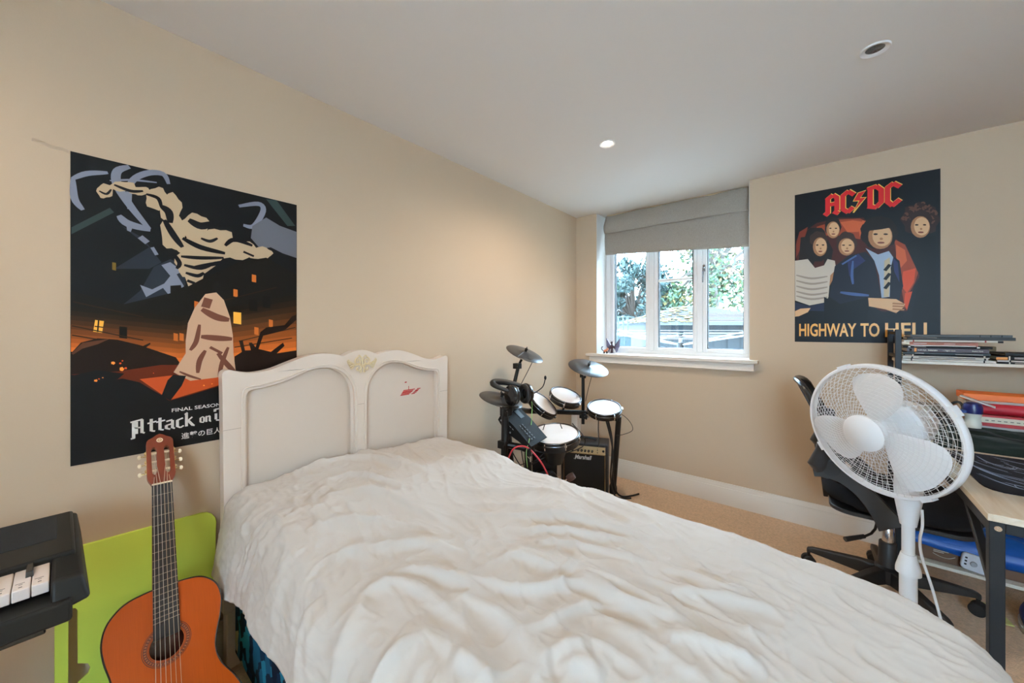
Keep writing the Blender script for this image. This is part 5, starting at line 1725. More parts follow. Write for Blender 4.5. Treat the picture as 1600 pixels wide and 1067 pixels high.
cable([(-1.04, 2.35, 0.66), (-0.985, 2.40, 0.60), (-0.975, 2.44, 0.53), (-1.05, 2.47, 0.48), (-1.095, 2.45, 0.47)], 0.002, M_CBL, 'fine black cable bowing out to the right of the drum leg')
cable([(-1.40, 1.91, 1.02), (-1.42, 1.86, 0.93), (-1.45, 1.82, 0.84)], 0.0022, M_CBL, 'fine black cable hanging from the topmost cymbal')
cable([(-1.215, 2.35, 0.925), (-1.25, 2.345, 0.80), (-1.272, 2.34, 0.70)], 0.0022, M_CBL, 'fine black cable hanging from the cymbal below the window')
random.seed(11)
lbl = ['black cable looping down from the sound module towards the bed', 'black cable slanting behind the sound module', 'black cable crossing under the tilted drum pad', 'black cable hanging beside the left drum legs', 'black cable sagging between the drum legs above the bed edge', 'black cable trailing from the rack bar to the floor']
for i in range(6):
    x0, y0 = -1.36 + 0.05 * i + random.uniform(-0.02, 0.02), 1.60 + 0.06 * i
    x1, y1 = -1.22 - 0.04 * i, 1.62 + random.uniform(-0.06, 0.10)
    cable([(x0, y0, 0.655), (x0 + random.uniform(-.05, .05), y0 + random.uniform(-.04, .04), 0.52), (x1, y1, 0.36 + random.uniform(-0.08, 0.05)), (x1 + random.uniform(-.08, .08), y1 + 0.05, 0.20), (x1 + random.uniform(-.04, .04), y1 + 0.04, 0.006)], 0.0026, M_CBL, lbl[i])

# slim white upright panel in the corner
b = MB()
b.box((-1.660, 2.80, 0.0), (-1.600, 2.86, 0.47))
b.box((-1.662, 2.798, 0.47), (-1.598, 2.862, 0.476))
tag(b.build('boxed_pipe', mat('white_boxing', srgb(232, 230, 226), 0.4), None, bevel=0.003, weld=False), 'slim white upright box in the corner behind the amplifier', 'pipe cover')
# white plug on the left wall
b = MB()
b.box((XL, 2.64, 0.545), (XL + 0.008, 2.725, 0.63), 0)
b.cbox((XL + 0.022, 2.69, 0.585), (0.03, 0.045, 0.045), 0)
tag(b.build('wall_socket', M_WHITE, None, bevel=0.003, weld=False), 'small white wall socket with plug behind the drum kit', 'socket')
# ================================================================== PEDESTAL FAN
FC, FN, FR = Vector((0.150, 1.786, 0.857)), Vector((-0.608, -0.783, -0.131)).normalized(), 0.22
POLE = (0.226, 1.838)
fan = thing('pedestal_fan', (POLE[0], POLE[1], 0), 'white pedestal fan with round wire grille between bed and office chair', 'fan')
MF = frame(FC, FN, (0, 0, 1))            # local z towards the room, x up


def dome(q, front):
    """height of the grille shell at radius fraction q"""
    if front:
        return 0.012 + 0.062 * (1 - q ** 2.6)
    return -0.006 - 0.075 * (1 - q ** 3.2)


M_FANW = mat('white_fan_plastic', srgb(238, 238, 238), 0.35)
M_WIRE = mat('white_coated_wire', srgb(234, 234, 234), 0.4)
for front, nm in ((True, 'front_grille'), (False, 'rear_grille')):
    b = MB(MF)
    q0 = 0.27 if front else 0.36
    nr = 15 if front else 10
    for i in range(nr):
        q = q0 + (1 - q0) * (i + 0.5) / nr
        pts = [(FR * q * math.cos(t), FR * q * math.sin(t), dome(q, front)) for t in np.linspace(0, 2 * PI, 72, endpoint=False)]
        b.tube(pts, 0.0007, 4, closed=True)
    nsp = 64 if front else 44
    for k in range(nsp):
        a = 2 * PI * k / nsp
        pts = []
        for j in range(9):
            q = q0 + (1 - q0) * j / 8
            t = a + (0.62 if front else -0.5) * (1 - q)
            pts.append((FR * q * math.cos(t), FR * q * math.sin(t), dome(q, front)))
        b.tube(pts, 0.0007, 4, caps=False)
    g = b.build(nm, M_WIRE, fan, smooth=80, weld=False)
    if front:
        b = MB(MF)
        z = dome(q0, True)
        b.lathe([(0.0, z + 0.008), (FR * q0 * 0.9, z + 0.006), (FR * q0 * 1.03, z), (FR * q0 * 1.03, z - 0.006), (0.0, z - 0.004)], None, 48)
        b.build('centre_cap', M_FANW, g)
b = MB(MF)
b.lathe([(FR - 0.004, 0.016), (FR + 0.003, 0.016), (FR + 0.006, 0.010), (FR + 0.006, -0.006), (FR + 0.003, -0.011), (FR - 0.004, -0.011), (FR - 0.004, 0.016)], None, 96, 0, False)
for a in (0.4, 2.1, 3.7, 5.2):
    b.cbox(((FR + 0.007) * math.cos(a), (FR + 0.007) * math.sin(a), 0.003), (0.012, 0.030, 0.030), 0, Matrix.Rotation(0, 4, 'Z') if False else None) if False else b.cbox((FR + 0.006, 0, 0.003), (0.010, 0.032, 0.026), 0, Matrix.Rotation(a, 4, 'Z'))
b.build('outer_ring', M_FANW, fan, weld=False)
# blades
for k, a0 in enumerate((2, 122, 242)):
    b = MB(MF @ Matrix.Rotation(math.radians(a0), 4, 'Z'))
    edge = [(0.030, -0.018), (0.060, -0.052), (0.100, -0.088), (0.140, -0.103), (0.172, -0.094), (0.191, -0.060), (0.196, -0.015), (0.189, 0.030), (0.165, 0.060), (0.125, 0.062), (0.080, 0.042), (0.045, 0.024), (0.030, 0.014)]
    ed = [(p.x, p.y) for p in spline([(x, y, 0) for x, y in edge], 4)]
    c = (0.115, -0.015)
    V, F = [], []
    rings = (1.0, 0.97, 0.66, 0.33)
    n = len(ed)
    def bz(x, y):
        return 0.010 - 0.22 * (y + 0.012) * (0.35 + 0.65 * min(1, x / 0.15)) * 0.9 + 0.5 * (y + 0.012) ** 2
    for off in (0.0018, -0.0018):
        for r in rings:
            for x, y in ed:
                X, Y = c[0] + (x - c[0]) * r, c[1] + (y - c[1]) * r
                V.append((X, Y, bz(X, Y) + (off if r < 1 else off * 0.3)))
    for s in range(2):
        o = s * n * len(rings)
        for i in range(len(rings) - 1):
            for j in range(n):
                F.append((o + i * n + j, o + i * n + (j + 1) % n, o + (i + 1) * n + (j + 1) % n, o + (i + 1) * n + j))
        F.append(tuple(o + (len(rings) - 1) * n + j for j in range(n)))
    for j in range(n):
        F.append((j, (j + 1) % n, len(rings) * n + (j + 1) % n, len(rings) * n + j))
    b.add(V, F)
    b.build('fan_blade', mat('translucent_white_blade', srgb(240, 240, 240), 0.35), fan, smooth=50, weld=False)
b = MB(MF)
b.lathe([(0.0, 0.028), (0.020, 0.026), (0.033, 0.016), (0.036, -0.002), (0.036, -0.030), (0.0, -0.030)], None, 32)
b.build('blade_hub', M_FANW, fan)
b = MB(MF)
b.lathe([(0.030, -0.060), (0.072, -0.074), (0.080, -0.085), (0.078, -0.125), (0.066, -0.165), (0.040, -0.185), (0.0, -0.188)], None, 36)
b.build('motor_housing', M_FANW, fan)
b = MB()
px, py = POLE
b.lathe([(0.030, 0.79), (0.034, 0.76), (0.036, 0.66), (0.034, 0.62), (0.024, 0.555), (0.021, 0.535)], Matrix.Translation((px, py, 0)), 28)
mc = FC + FN * -0.13
b.tube([(px, py, 0.74), (px, py, 0.79), tuple(mc)], [0.034, 0.034, 0.030], 18)
b.build('neck_bracket', M_FANW, fan, weld=False)
b = MB()
b.cyl((px, py, 0.38), (px, py, 0.56), 0.0165, seg=24)
b.build('upper_tube', M_FANW, fan)
b = MB()
b.lathe([(0.0165, 0.438), (0.019, 0.438), (0.022, 0.425), (0.0305, 0.392), (0.032, 0.382), (0.032, 0.372), (0.021, 0.370)], Matrix.Translation((px, py, 0)), 28)
b.build('height_collar', M_FANW, fan, weld=False)
b = MB()
b.cyl((px, py, 0.02), (px, py, 0.38), 0.0225, seg=24)
b.build('lower_tube', M_FANW, fan)
b = MB()
b.lathe([(0.0, 0.0), (0.19, 0.0), (0.198, 0.006), (0.195, 0.014), (0.15, 0.024), (0.05, 0.034), (0.030, 0.045), (0.026, 0.07), (0.0, 0.07)], Matrix.Translation((px, py, 0)), 56)
b.build('round_base', M_FANW, fan)
b = MB()
b.tube(spline([(px + 0.030, py - 0.012, 0.60), (px + 0.030, py - 0.020, 0.55), (px + 0.024, py - 0.022, 0.50), (px + 0.030, py - 0.02, 0.44), (px + 0.055, py - 0.01, 0.34), (px + 0.085, py + 0.0, 0.20), (px + 0.13, py + 0.01, 0.06), (px + 0.22, py + 0.05, 0.006), (px + 0.4, py + 0.3, 0.006)], 8), 0.0040, 10)
b.build('power_cable', M_FANW, fan)

# ================================================================== OFFICE CHAIR
CX, CY = 0.230, 2.392
ch = thing('office_chair', (CX, CY, 0), 'black swivel office chair turned to the desk behind the white fan', 'chair')
M_CH = mat('black_nylon', (0.016, 0.016, 0.017), 0.45)
M_MESH = mat('black_seat_fabric', (0.010, 0.010, 0.011), 0.9, spec=0.15, bump=0.4, bscale=700)
for k, a in enumerate((172, 95, 14, -60, -128)):
    t = math.radians(a)
    d = Vector((math.cos(t), math.sin(t), 0))
    s_ = Vector((-d.y, d.x, 0))
    b = MB()
    secs = [(0.025, 0.024, 0.125, 0.060), (0.10, 0.022, 0.122, 0.066), (0.20, 0.018, 0.108, 0.070), (0.272, 0.015, 0.098, 0.072), (0.292, 0.012, 0.090, 0.066)]
    V, F = [], []
    for (r, w, zt, zb) in secs:
        c = Vector((CX, CY, 0)) + d * r
        V += [c + s_ * w + Vector((0, 0, zb)), c - s_ * w + Vector((0, 0, zb)), c - s_ * w * 0.8 + Vector((0, 0, zt)), c + s_ * w * 0.8 + Vector((0, 0, zt))]
    for i in range(len(secs) - 1):
        for j in range(4):
            F.append((i * 4 + j, i * 4 + (j + 1) % 4, (i + 1) * 4 + (j + 1) % 4, (i + 1) * 4 + j))
    F += [(0, 1, 2, 3), tuple(4 * (len(secs) - 1) + j for j in range(4))]
    b.add(V, F)
    lg = b.build('base_leg', M_CH, ch, bevel=0.006, segs=3)
    b = MB()
    c = Vector((CX, CY, 0.026)) + d * 0.285
    w_ = s_ * 1.0
    sw = Matrix.Rotation(0.5 + k, 3, 'Z') @ d
    for sg in (-1, 1):
        b.cyl(c + sw.cross(Vector((0, 0, 1))) * (sg * 0.006), c + sw.cross(Vector((0, 0, 1))) * (sg * 0.024), 0.026, seg=22)
    b.cyl(c + Vector((0, 0, 0.006)), c + Vector((0, 0, 0.056)), 0.007, seg=10)
    b.build('caster', M_RUBBER, lg, bevel=0.003, weld=False)
b = MB()
b.lathe([(0.0, 0.062), (0.045, 0.062), (0.052, 0.075), (0.048, 0.122), (0.034, 0.132), (0.030, 0.235), (0.0275, 0.238), (0.0, 0.238)], Matrix.Translation((CX, CY, 0)), 28)
b.build('column_sleeve', M_CH, ch)
b = MB()
b.lathe([(0.020, 0.236), (0.020, 0.30), (0.0165, 0.305), (0.0165, 0.37)], Matrix.Translation((CX, CY, 0)), 22)
b.build('gas_lift', M_CHROME, ch)
b = MB()
b.box((CX - 0.10, CY - 0.07, 0.358), (CX + 0.10, CY + 0.07, 0.400))
b.build('tilt_mechanism', M_CH, ch, bevel=0.008)
b = MB()
b.tube([(CX - 0.03, CY - 0.03, 0.368), (CX - 0.045, CY - 0.05, 0.30), (CX - 0.060, CY - 0.075, 0.285), (CX - 0.10, CY - 0.135, 0.275)], 0.005, 8)
b.tube([(CX - 0.085, CY - 0.11, 0.279), (CX - 0.15, CY - 0.165, 0.266)], [0.009, 0.011], 10)
b.build('lift_lever', M_CH, ch, weld=False)
# seat cushion
b = MB()
def seat_fn(u, v):
    a, c = u * 2 * PI, (v - 0.5) * PI
    e = lambda t, p: math.copysign(abs(t) ** p, t)
    q = math.cos(c) ** 0.45 if math.cos(c) > 0 else 0
    return (CX + 0.015 + 0.245 * e(math.cos(a), 0.6) * q, CY - 0.030 + 0.212 * e(math.sin(a), 0.6) * q, 0.460 + 0.052 * e(math.sin(c), 0.8) + (0.012 if math.cos(a) < -0.5 else 0) * q)
b.grid(seat_fn, 49, 17)
b.build('seat', M_MESH, ch, smooth=80)
b = MB()
b.prism(rounded(0.44, 0.38, 0.08, 6, CX + 0.015, CY - 0.03), 0.018, None, 0, 0.397)
b.build('seat_pan', M_CH, ch, bevel=0.004)
# curved arm brackets with the pads folded up against the back
for sg, nm in ((-1, 'near'), (1, 'far')):
    y = CY - 0.022 + sg * 0.230
    b = MB()
    path = spline([(CX - 0.010, 0, 0.400), (CX - 0.045, 0, 0.455), (CX - 0.100, 0, 0.525), (CX - 0.165, 0, 0.572), (CX - 0.225, 0, 0.588), (CX - 0.262, 0, 0.584)], 6)
    n = len(path)
    V, F = [], []
    for i, p in enumerate(path):
        tan = (path[min(i + 1, n - 1)] - path[max(i - 1, 0)]).normalized()
        nn = Vector((-tan.z, 0, tan.x))
        w = 0.048 - 0.020 * math.sin(PI * i / (n - 1)) if i < n * 0.7 else 0.036
        for (dy, dw) in ((-0.014, -1), (0.014, -1), (0.014, 1), (-0.014, 1)):
            q = p + nn * (dw * w)
            V.append((q.x, y + dy, q.z))
    for i in range(n - 1):
        for j in range(4):
            F.append((i * 4 + j, i * 4 + (j + 1) % 4, (i + 1) * 4 + (j + 1) % 4, (i + 1) * 4 + j))
    F += [(0, 1, 2, 3), tuple(4 * (n - 1) + j for j in range(4))]
    b.add(V, F)
    ab = b.build('arm_bracket', mat('grey_black_nylon', (0.034, 0.034, 0.035), 0.42), ch, bevel=0.005)
    b = MB()
    b.tube([(CX - 0.235, y, 0.575), (CX - 0.245, y, 0.60), (CX - 0.225, y, 0.66), (CX - 0.205, y, 0.74), (CX - 0.195, y, 0.78)], [0.020, 0.036, 0.030, 0.032, 0.018], 16)
    b.cyl((CX - 0.20, y - 0.022, 0.60), (CX - 0.20, y + 0.022, 0.60), 0.032, seg=24)
    b.build('arm_pad', mat('satin_black_pad', (0.022, 0.024, 0.028), 0.3), ab, weld=False)
# backrest: curved shell
def back_fn(u, v):
    yy = (u - 0.5) * 2
    z = 0.50 + 0.45 * v
    lean = -0.205 - 0.115 * v ** 1.3 + 0.018 * math.sin(PI * v * 1.2)
    wid = 0.225 * (1 - 0.12 * (2 * v - 1) ** 4) * (0.85 + 0.15 * math.sin(PI * min(1, v * 1.1)))
    zc = z - 0.035 * yy ** 4 * (1 if v > 0.5 else -0.6)
    return (CX + lean + 0.045 * yy * yy, CY + wid * yy, zc)
b = MB()
b.grid(back_fn, 25, 21)
br = b.build('backrest', M_MESH, ch, solid=0.012, smooth=80)
b = MB()
edge = [back_fn(0, j / 12) for j in range(13)] + [back_fn(i / 12, 1) for i in range(1, 13)] + [back_fn(1, 1 - j / 12) for j in range(1, 13)] + [back_fn(1 - i / 12, 0) for i in range(1, 12)]
b.tube(edge, 0.013, 10, closed=True)
b.build('back_frame', mat('satin_black_frame', (0.018, 0.018, 0.020), 0.25), br)
b = MB()
b.bar((CX - 0.09, CY, 0.38), (CX - 0.215, CY, 0.41), 0.06, 0.018)
b.bar((CX - 0.215, CY, 0.39), (CX - 0.235, CY, 0.58), 0.06, 0.018)
b.build('back_bracket', M_CH, ch, bevel=0.004, weld=False)

# ================================================================== DESK WITH ITS SHELF END
DX0, DX1, DY0, DY1, DZ = 0.318, 0.900, 1.474, 2.895, 0.74
dk = thing('desk', ((DX0 + DX1) / 2, (DY0 + DY1) / 2, 0), 'pale wood desk with black metal frame and a book shelf at its window end', 'desk')
def wood_mat(name, c1, c2):
    m = mat(name, c1, 0.4, noise=0.01)
    nt = m.node_tree
    bs = nt.nodes['Principled BSDF']
    tc = nt.nodes.new('ShaderNodeTexCoord')
    mp = nt.nodes.new('ShaderNodeMapping')
    mp.inputs['Scale'].default_value = (14, 1.2, 14)
    nz = nt.nodes.new('ShaderNodeTexNoise')
    nz.inputs['Scale'].default_value = 3.5
    nz.inputs['Detail'].default_value = 6
    nz.inputs['Distortion'].default_value = 0.6
    cr = nt.nodes.new('ShaderNodeValToRGB')
    cr.color_ramp.elements[0].position = 0.3
    cr.color_ramp.elements[0].color = (*c2, 1)
    cr.color_ramp.elements[1].position = 0.7
    cr.color_ramp.elements[1].color = (*c1, 1)
    nt.links.new(tc.outputs['Object'], mp.inputs[0])
    nt.links.new(mp.outputs[0], nz.inputs['Vector'])
    nt.links.new(nz.outputs['Fac'], cr.inputs[0])
    nt.links.new(cr.outputs[0], bs.inputs['Base Color'])
    return m
M_WOOD = wood_mat('pale_maple_laminate', srgb(226, 214, 196), srgb(206, 186, 158))
M_EDGE = mat('cream_edge_band', srgb(232, 224, 208), 0.4)
b = MB()
b.box((DX0, DY0, DZ - 0.018), (DX1, DY1, DZ))
b.build('worktop', M_WOOD, dk, bevel=0.0015)
b = MB()
b.box((0.292, 2.615, 1.036), (DX1, 2.895, 1.050))
b.build('shelf_board', M_EDGE, dk, bevel=0.001)
b = MB()
b.box((0.292, 2.600, 0.092), (DX1, 2.895, 0.107))
b.build('shelf_board', M_EDGE, dk, bevel=0.001)
LEG = 0.026
M_DESKF = mat('dark_steel_frame', (0.013, 0.015, 0.018), 0.45, spec=0.3)
for (x, y, h) in ((DX0 + 0.003, DY0 + 0.003, DZ - 0.018), (DX1 - LEG - 0.003, DY0 + 0.003, DZ - 0.018)):
    b = MB()
    b.box((x, y, 0.0), (x + LEG, y + LEG * 1.0, h))
    lg = b.build('leg', M_DESKF, dk, bevel=0.002)
    b = MB()
    b.cyl((x + 0.014, y, h - 0.016), (x + 0.014, y - 0.0015, h - 0.016), 0.0065, seg=18)
    b.build('bolt_head', M_CHROME, lg)
for (x, y) in ((0.276, 2.600), (0.276, 2.868), (DX1 - 0.022, 2.600), (DX1 - 0.022, 2.868)):
    b = MB()
    b.box((x, y, 0.0), (x + 0.022, y + 0.022, 1.200))
    b.build('shelf_post', M_DESKF, dk, bevel=0.002)
e = DZ - 0.018
for lo, hi in (((DX0 + LEG + 0.003, DY0 + 0.003, e - 0.026), (DX1 - LEG, DY0 + 0.028, e)), ((DX0 + 0.003, DY0 + LEG, e - 0.030), (DX0 + 0.028, 2.60, e)), ((DX1 - 0.028, DY0 + LEG, e - 0.030), (DX1 - 0.003, 2.60, e))):
    b = MB()
    b.box(lo, hi)
    b.build('top_rail', M_DESKF, dk, bevel=0.0015)
for z in (1.175, 1.060, 0.68, 0.115):
    for x in (0.280, DX1 - 0.018):
        b = MB()
        b.box((x, 2.622, z), (x + 0.014, 2.868, z + 0.016))
        b.build('side_rail', M_DESKF, dk, bevel=0.001)
for x in (DX0 + 0.014, DX1 - 0.014):
    b = MB()
    b.bar((x, DY0 + 0.25, e - 0.012), (x, DY0 + 0.016, 0.555), 0.020, 0.018, up=(1, 0, 0))
    b.build('diagonal_brace', M_DESKF, dk, bevel=0.002)

# desk mat with white line drawing
b = MB()
mp = [(0.362, 1.735), (0.366, 1.712), (0.376, 1.700), (0.40, 1.694), (0.86, 1.694), (0.86, 2.150), (0.40, 2.150), (0.376, 2.143), (0.364, 2.128)]
mp = [(0.361, 1.745), (0.364, 1.718), (0.374, 1.696), (0.394, 1.684), (0.86, 1.684), (0.86, 2.150), (0.38, 2.150), (0.361, 2.135)]
b.prism(mp, 0.003, None, 0, DZ + 0.0002)
zt = DZ + 0.0036
def scrib(pts, w):
    P = spline([(x, y, zt) for x, y in pts], 6)
    L_, R_ = ribbon([(p.x, p.y) for p in P][::1], w)
    k = len(L_)
    b.add([(p.x, p.y, zt) for p in L_] + [(p.x, p.y, zt) for p in R_], [(i, i + 1, k + i + 1, k + i) for i in range(k - 1)], 1)
rr = random.Random(8)
base = [[(0.39, 2.12), (0.40, 2.05), (0.42, 1.98), (0.46, 1.92)], [(0.37, 2.06), (0.385, 1.98), (0.40, 1.90), (0.43, 1.84), (0.47, 1.80)], [(0.43, 2.10), (0.44, 2.03), (0.47, 1.99), (0.50, 1.98)],
        [(0.40, 1.93), (0.42, 1.88), (0.45, 1.86), (0.48, 1.84), (0.50, 1.80)], [(0.38, 1.84), (0.40, 1.79), (0.43, 1.75), (0.47, 1.73)], [(0.48, 2.05), (0.50, 2.00), (0.54, 1.97), (0.58, 1.97)],
        [(0.47, 1.95), (0.49, 1.93), (0.51, 1.94), (0.50, 1.90), (0.53, 1.88)], [(0.42, 1.79), (0.45, 1.77), (0.49, 1.74), (0.54, 1.72)], [(0.52, 1.87), (0.55, 1.84), (0.58, 1.83)], [(0.47, 2.12), (0.52, 2.08), (0.57, 2.06), (0.62, 2.05)]]
for s_ in base:
    for k in range(3):
        dx, dy = rr.uniform(-.006, .006), rr.uniform(-.010, .010)
        scrib([(x + dx + rr.uniform(-.002, .002), y + dy + rr.uniform(-.004, .004)) for x, y in s_], rr.uniform(0.0012, 0.003))
for k in range(26):
    x, y = rr.uniform(0.38, 0.80), rr.uniform(1.72, 2.12)
    scrib([(x, y), (x + rr.uniform(-.03, .03), y + rr.uniform(-.03, .03)), (x + rr.uniform(-.05, .05), y + rr.uniform(-.05, .05))], rr.uniform(0.001, 0.0022))
tag(b.build('desk_mat', [mat('black_desk_mat', (0.007, 0.009, 0.014), 0.7, spec=0.2), mat('mat_white_line', srgb(168, 182, 206), 0.6)], None, smooth=0, weld=False), 'black desk mat with white line drawing on the wooden desk', 'desk mat')


# ---- books on the top shelf
BK = 'books and booklets on the top shelf'
SH = 1.0502
def book(x0, x1, z0, z1, y0, dep, cov, pages, label, rot=0.0, name='book', deco=None, sub=None):
    cx, cy = (x0 + x1) / 2, y0 + dep / 2
    M = Matrix.Translation((cx, cy, 0)) @ Matrix.Rotation(rot, 4, 'Z')
    root = thing(name, (cx, cy, z0), label, 'book', BK)
    w, t = (x1 - x0) / 2, z1 - z0
    cv = min(0.0016, t * 0.18)
    b_ = MB(M)
    b_.box((-w, -dep / 2, z0), (w, dep / 2, z0 + cv))
    b_.box((-w, -dep / 2, z1 - cv), (w, dep / 2, z1))
    if not (pages and sub == 'open'):
        b_.box((-w, -dep / 2, z0), (w, -dep / 2 + 0.0016, z1))
    c_ = b_.build('cover', cov, root, smooth=0, weld=False)
    p_ = MB(M)
    p_.box((-w + 0.003, -dep / 2 + (0.0017 if sub != 'open' else 0.003), z0 + cv), (w - 0.003, dep / 2 - 0.003, z1 - cv))
    p_.build('page_block', pages or mat('paper_pages', srgb(228, 222, 208), 0.8, noise=0.12, nscale=90, stretch=(0.2, 0.2, 30)), root, smooth=0)
    for (a0, a1, f0, f1, m_) in (deco or []):
        d_ = MB(M)
        d_.box((-w + a0 * 2 * w, -dep / 2 - 0.0006, z0 + t * f0), (-w + a1 * 2 * w, -dep / 2 + 0.0002, z0 + t * f1))
        d_.build('spine_band', m_, c_, smooth=0)
    return root, c_, M, w


P_W = mat('white_paper_cover', srgb(226, 222, 212), 0.6)
P_K = mat('black_cover', (0.010, 0.010, 0.011), 0.5, spec=0.2)
P_MAR = mat('maroon_cover', srgb(58, 24, 30), 0.4)
P_TEAL = mat('dark_teal_cover', srgb(26, 36, 38), 0.45)
P_BRN = mat('orange_brown_cover', srgb(150, 76, 44), 0.45)
P_GRY = mat('dark_grey_cover', srgb(58, 59, 60), 0.5, spec=0.25)
P_OR = mat('orange_label', srgb(226, 150, 70), 0.5)
P_RED = mat('red_mark', srgb(160, 36, 34), 0.5)
P_CR = mat('cream_label', srgb(222, 212, 190), 0.6)
P_TXT = mat('pale_print', srgb(206, 196, 186), 0.6)
book(0.301, 0.588, SH, SH + 0.011, 2.612, 0.21, P_W, None, 'white comb-bound booklet lying lowest in the left book stack', deco=[(0.10, 0.115, 0, 1, P_K), (0.875, 0.89, 0, 1, P_K), (0.14, 0.5, 0.55, 0.62, P_GRY)])
book(0.303, 0.566, SH + 0.0112, SH + 0.020, 2.613, 0.20, P_W, None, 'white booklet with grey edge lines second from the shelf in the left stack', deco=[(0.11, 0.13, 0, 1, P_K), (0.955, 0.975, 0, 1, P_K), (0.2, 0.86, 0.6, 0.9, P_GRY)])
book(0.305, 0.570, SH + 0.0202, SH + 0.031, 2.614, 0.20, P_K, None, 'black booklet with white pages below the dark teal book', deco=[(0.11, 0.13, -0.1, 1, P_W), (0.935, 0.955, -0.1, 1, P_W), (0.02, 0.10, 0.5, 0.75, P_TXT), (0.0, 1.0, 0.0, 0.32, P_W)])
book(0.304, 0.574, SH + 0.0312, SH + 0.042, 2.618, 0.20, P_TEAL, None, 'dark teal book directly under the maroon mathematics textbook', deco=[(0.15, 0.26, 0.4, 0.6, P_TXT), (0.62, 0.92, 0.25, 0.42, P_TXT)])
r_, c_, M_, w_ = book(0.318, 0.569, SH + 0.0422, SH + 0.062, 2.616, 0.19, P_MAR, None, 'maroon mathematics textbook in the middle of the left stack', deco=[(0.095, 0.125, 0.05, 0.95, P_OR)])
d_ = MB()
for (tx, x0, sz, sx) in (('GCSE AQA', 0.353, 0.0072, 0.80), ('Mathematics', 0.386, 0.0074, 0.80), ('\u2014 Higher Level', 0.432, 0.0070, 0.86), ('Student Book', 0.520, 0.0064, 0.92)):
    d_.text(tx, sz, Matrix(((1, 0, 0, x0), (0, 0, -1, 2.6154), (0, 1, 0, SH + 0.0495), (0, 0, 0, 1))), 0, sx=sx, bold=0.00006 if tx != 'Mathematics' else 0.0002)
d_.lathe([(0.0, 0.0), (0.0056, 0.0)], frame((0.330, 2.6152, SH + 0.052), (0, -1, 0)), 20)
d_.build('spine_lettering', P_CR, c_, smooth=0, weld=False)
book(0.300, 0.578, SH + 0.0622, SH + 0.071, 2.622, 0.20, P_K, None, 'thin black book lying on the maroon mathematics textbook', rot=0.03, deco=[(0.07, 0.095, 0.2, 0.9, P_W), (0.84, 0.87, 0.2, 0.9, P_W), (0.14, 0.28, 0.4, 0.65, P_TXT)])
book(0.298, 0.537, SH + 0.0714, SH + 0.091, 2.613, 0.20, P_BRN, None, 'orange brown book with cream spine end near the top of the left stack', deco=[(0.0, 0.115, -0.02, 1.0, P_CR), (0.0, 0.975, 0.0, 0.22, P_W), (0.17, 0.35, 0.55, 0.68, P_TXT), (0.58, 0.72, 0.5, 0.6, P_TXT)])
book(0.312, 0.610, SH + 0.0914, SH + 0.100, 2.608, 0.21, P_W, None, 'white booklet with red marks directly under the grey folders', rot=-0.05, deco=[(0.10, 0.115, 0, 1, P_RED), (0.83, 0.845, 0, 1, P_RED), (0.95, 1.0, -0.2, 0.8, P_K)])
book(0.322, 0.642, SH + 0.1004, SH + 0.1135, 2.606, 0.22, P_GRY, None, 'dark grey folder second from the top of the left stack', rot=-0.045, name='folder', deco=[(0.06, 0.30, 0.72, 0.8, P_TXT)])
book(0.332, 0.636, SH + 0.1139, SH + 0.124, 2.622, 0.22, mat('mid_grey_cover', srgb(88, 89, 88), 0.45, spec=0.3), None, 'mid grey folder lying topmost on the left stack', rot=-0.02, name='folder', deco=[(0.70, 0.71, 0.1, 0.9, P_K), (0.80, 0.81, 0.1, 0.9, P_K), (0.90, 0.91, 0.1, 0.9, P_K)])
# right hand stack
book(0.593, 0.86, SH, SH + 0.008, 2.614, 0.21, P_K, None, 'black booklet lying lowest in the right book stack', deco=[(0.11, 0.125, 0, 1, P_W), (0.17, 0.42, 0.3, 0.6, P_TXT)])
book(0.590, 0.86, SH + 0.0082, SH + 0.016, 2.613, 0.21, P_W, None, 'white booklet between the two black ones of the right stack', deco=[(0.125, 0.14, 0, 1, P_K)])
book(0.588, 0.86, SH + 0.0162, SH + 0.034, 2.614, 0.21, P_K, None, 'thick black book with an orange spine label on the right stack', deco=[(0.0, 0.115, 0.05, 0.7, P_OR), (0.125, 0.14, 0, 1, P_W), (0.18, 0.30, 0.55, 0.7, P_TXT), (0.18, 0.32, 0.3, 0.42, P_TXT), (0.34, 0.48, 0.55, 0.7, P_TXT)])
book(0.612, 0.86, SH + 0.0344, SH + 0.046, 2.640, 0.18, mat('charcoal_cover', srgb(34, 34, 36), 0.6), None, 'charcoal book lying on top of the right stack', rot=0.06)
b = MB()
b.box((0.594, 2.800, SH), (0.630, 2.860, 1.118))
tag(b.build('small_box', mat('tan_cardboard', srgb(132, 112, 84), 0.8), None, bevel=0.001), 'small tan cardboard box behind the books on the top shelf', 'box')

# ---- things on the desk, behind the mat
def slab(name, lo, hi, m, label, cat, rot=0.0, bevel=0.002, group=None):
    cx, cy = (lo[0] + hi[0]) / 2, (lo[1] + hi[1]) / 2
    b_ = MB(Matrix.Translation((cx, cy, 0)) @ Matrix.Rotation(rot, 4, 'Z'))
    b_.box((lo[0] - cx, lo[1] - cy, lo[2]), (hi[0] - cx, hi[1] - cy, hi[2]))
    return tag(b_.build(name, m, None, bevel=bevel), label, cat, group)


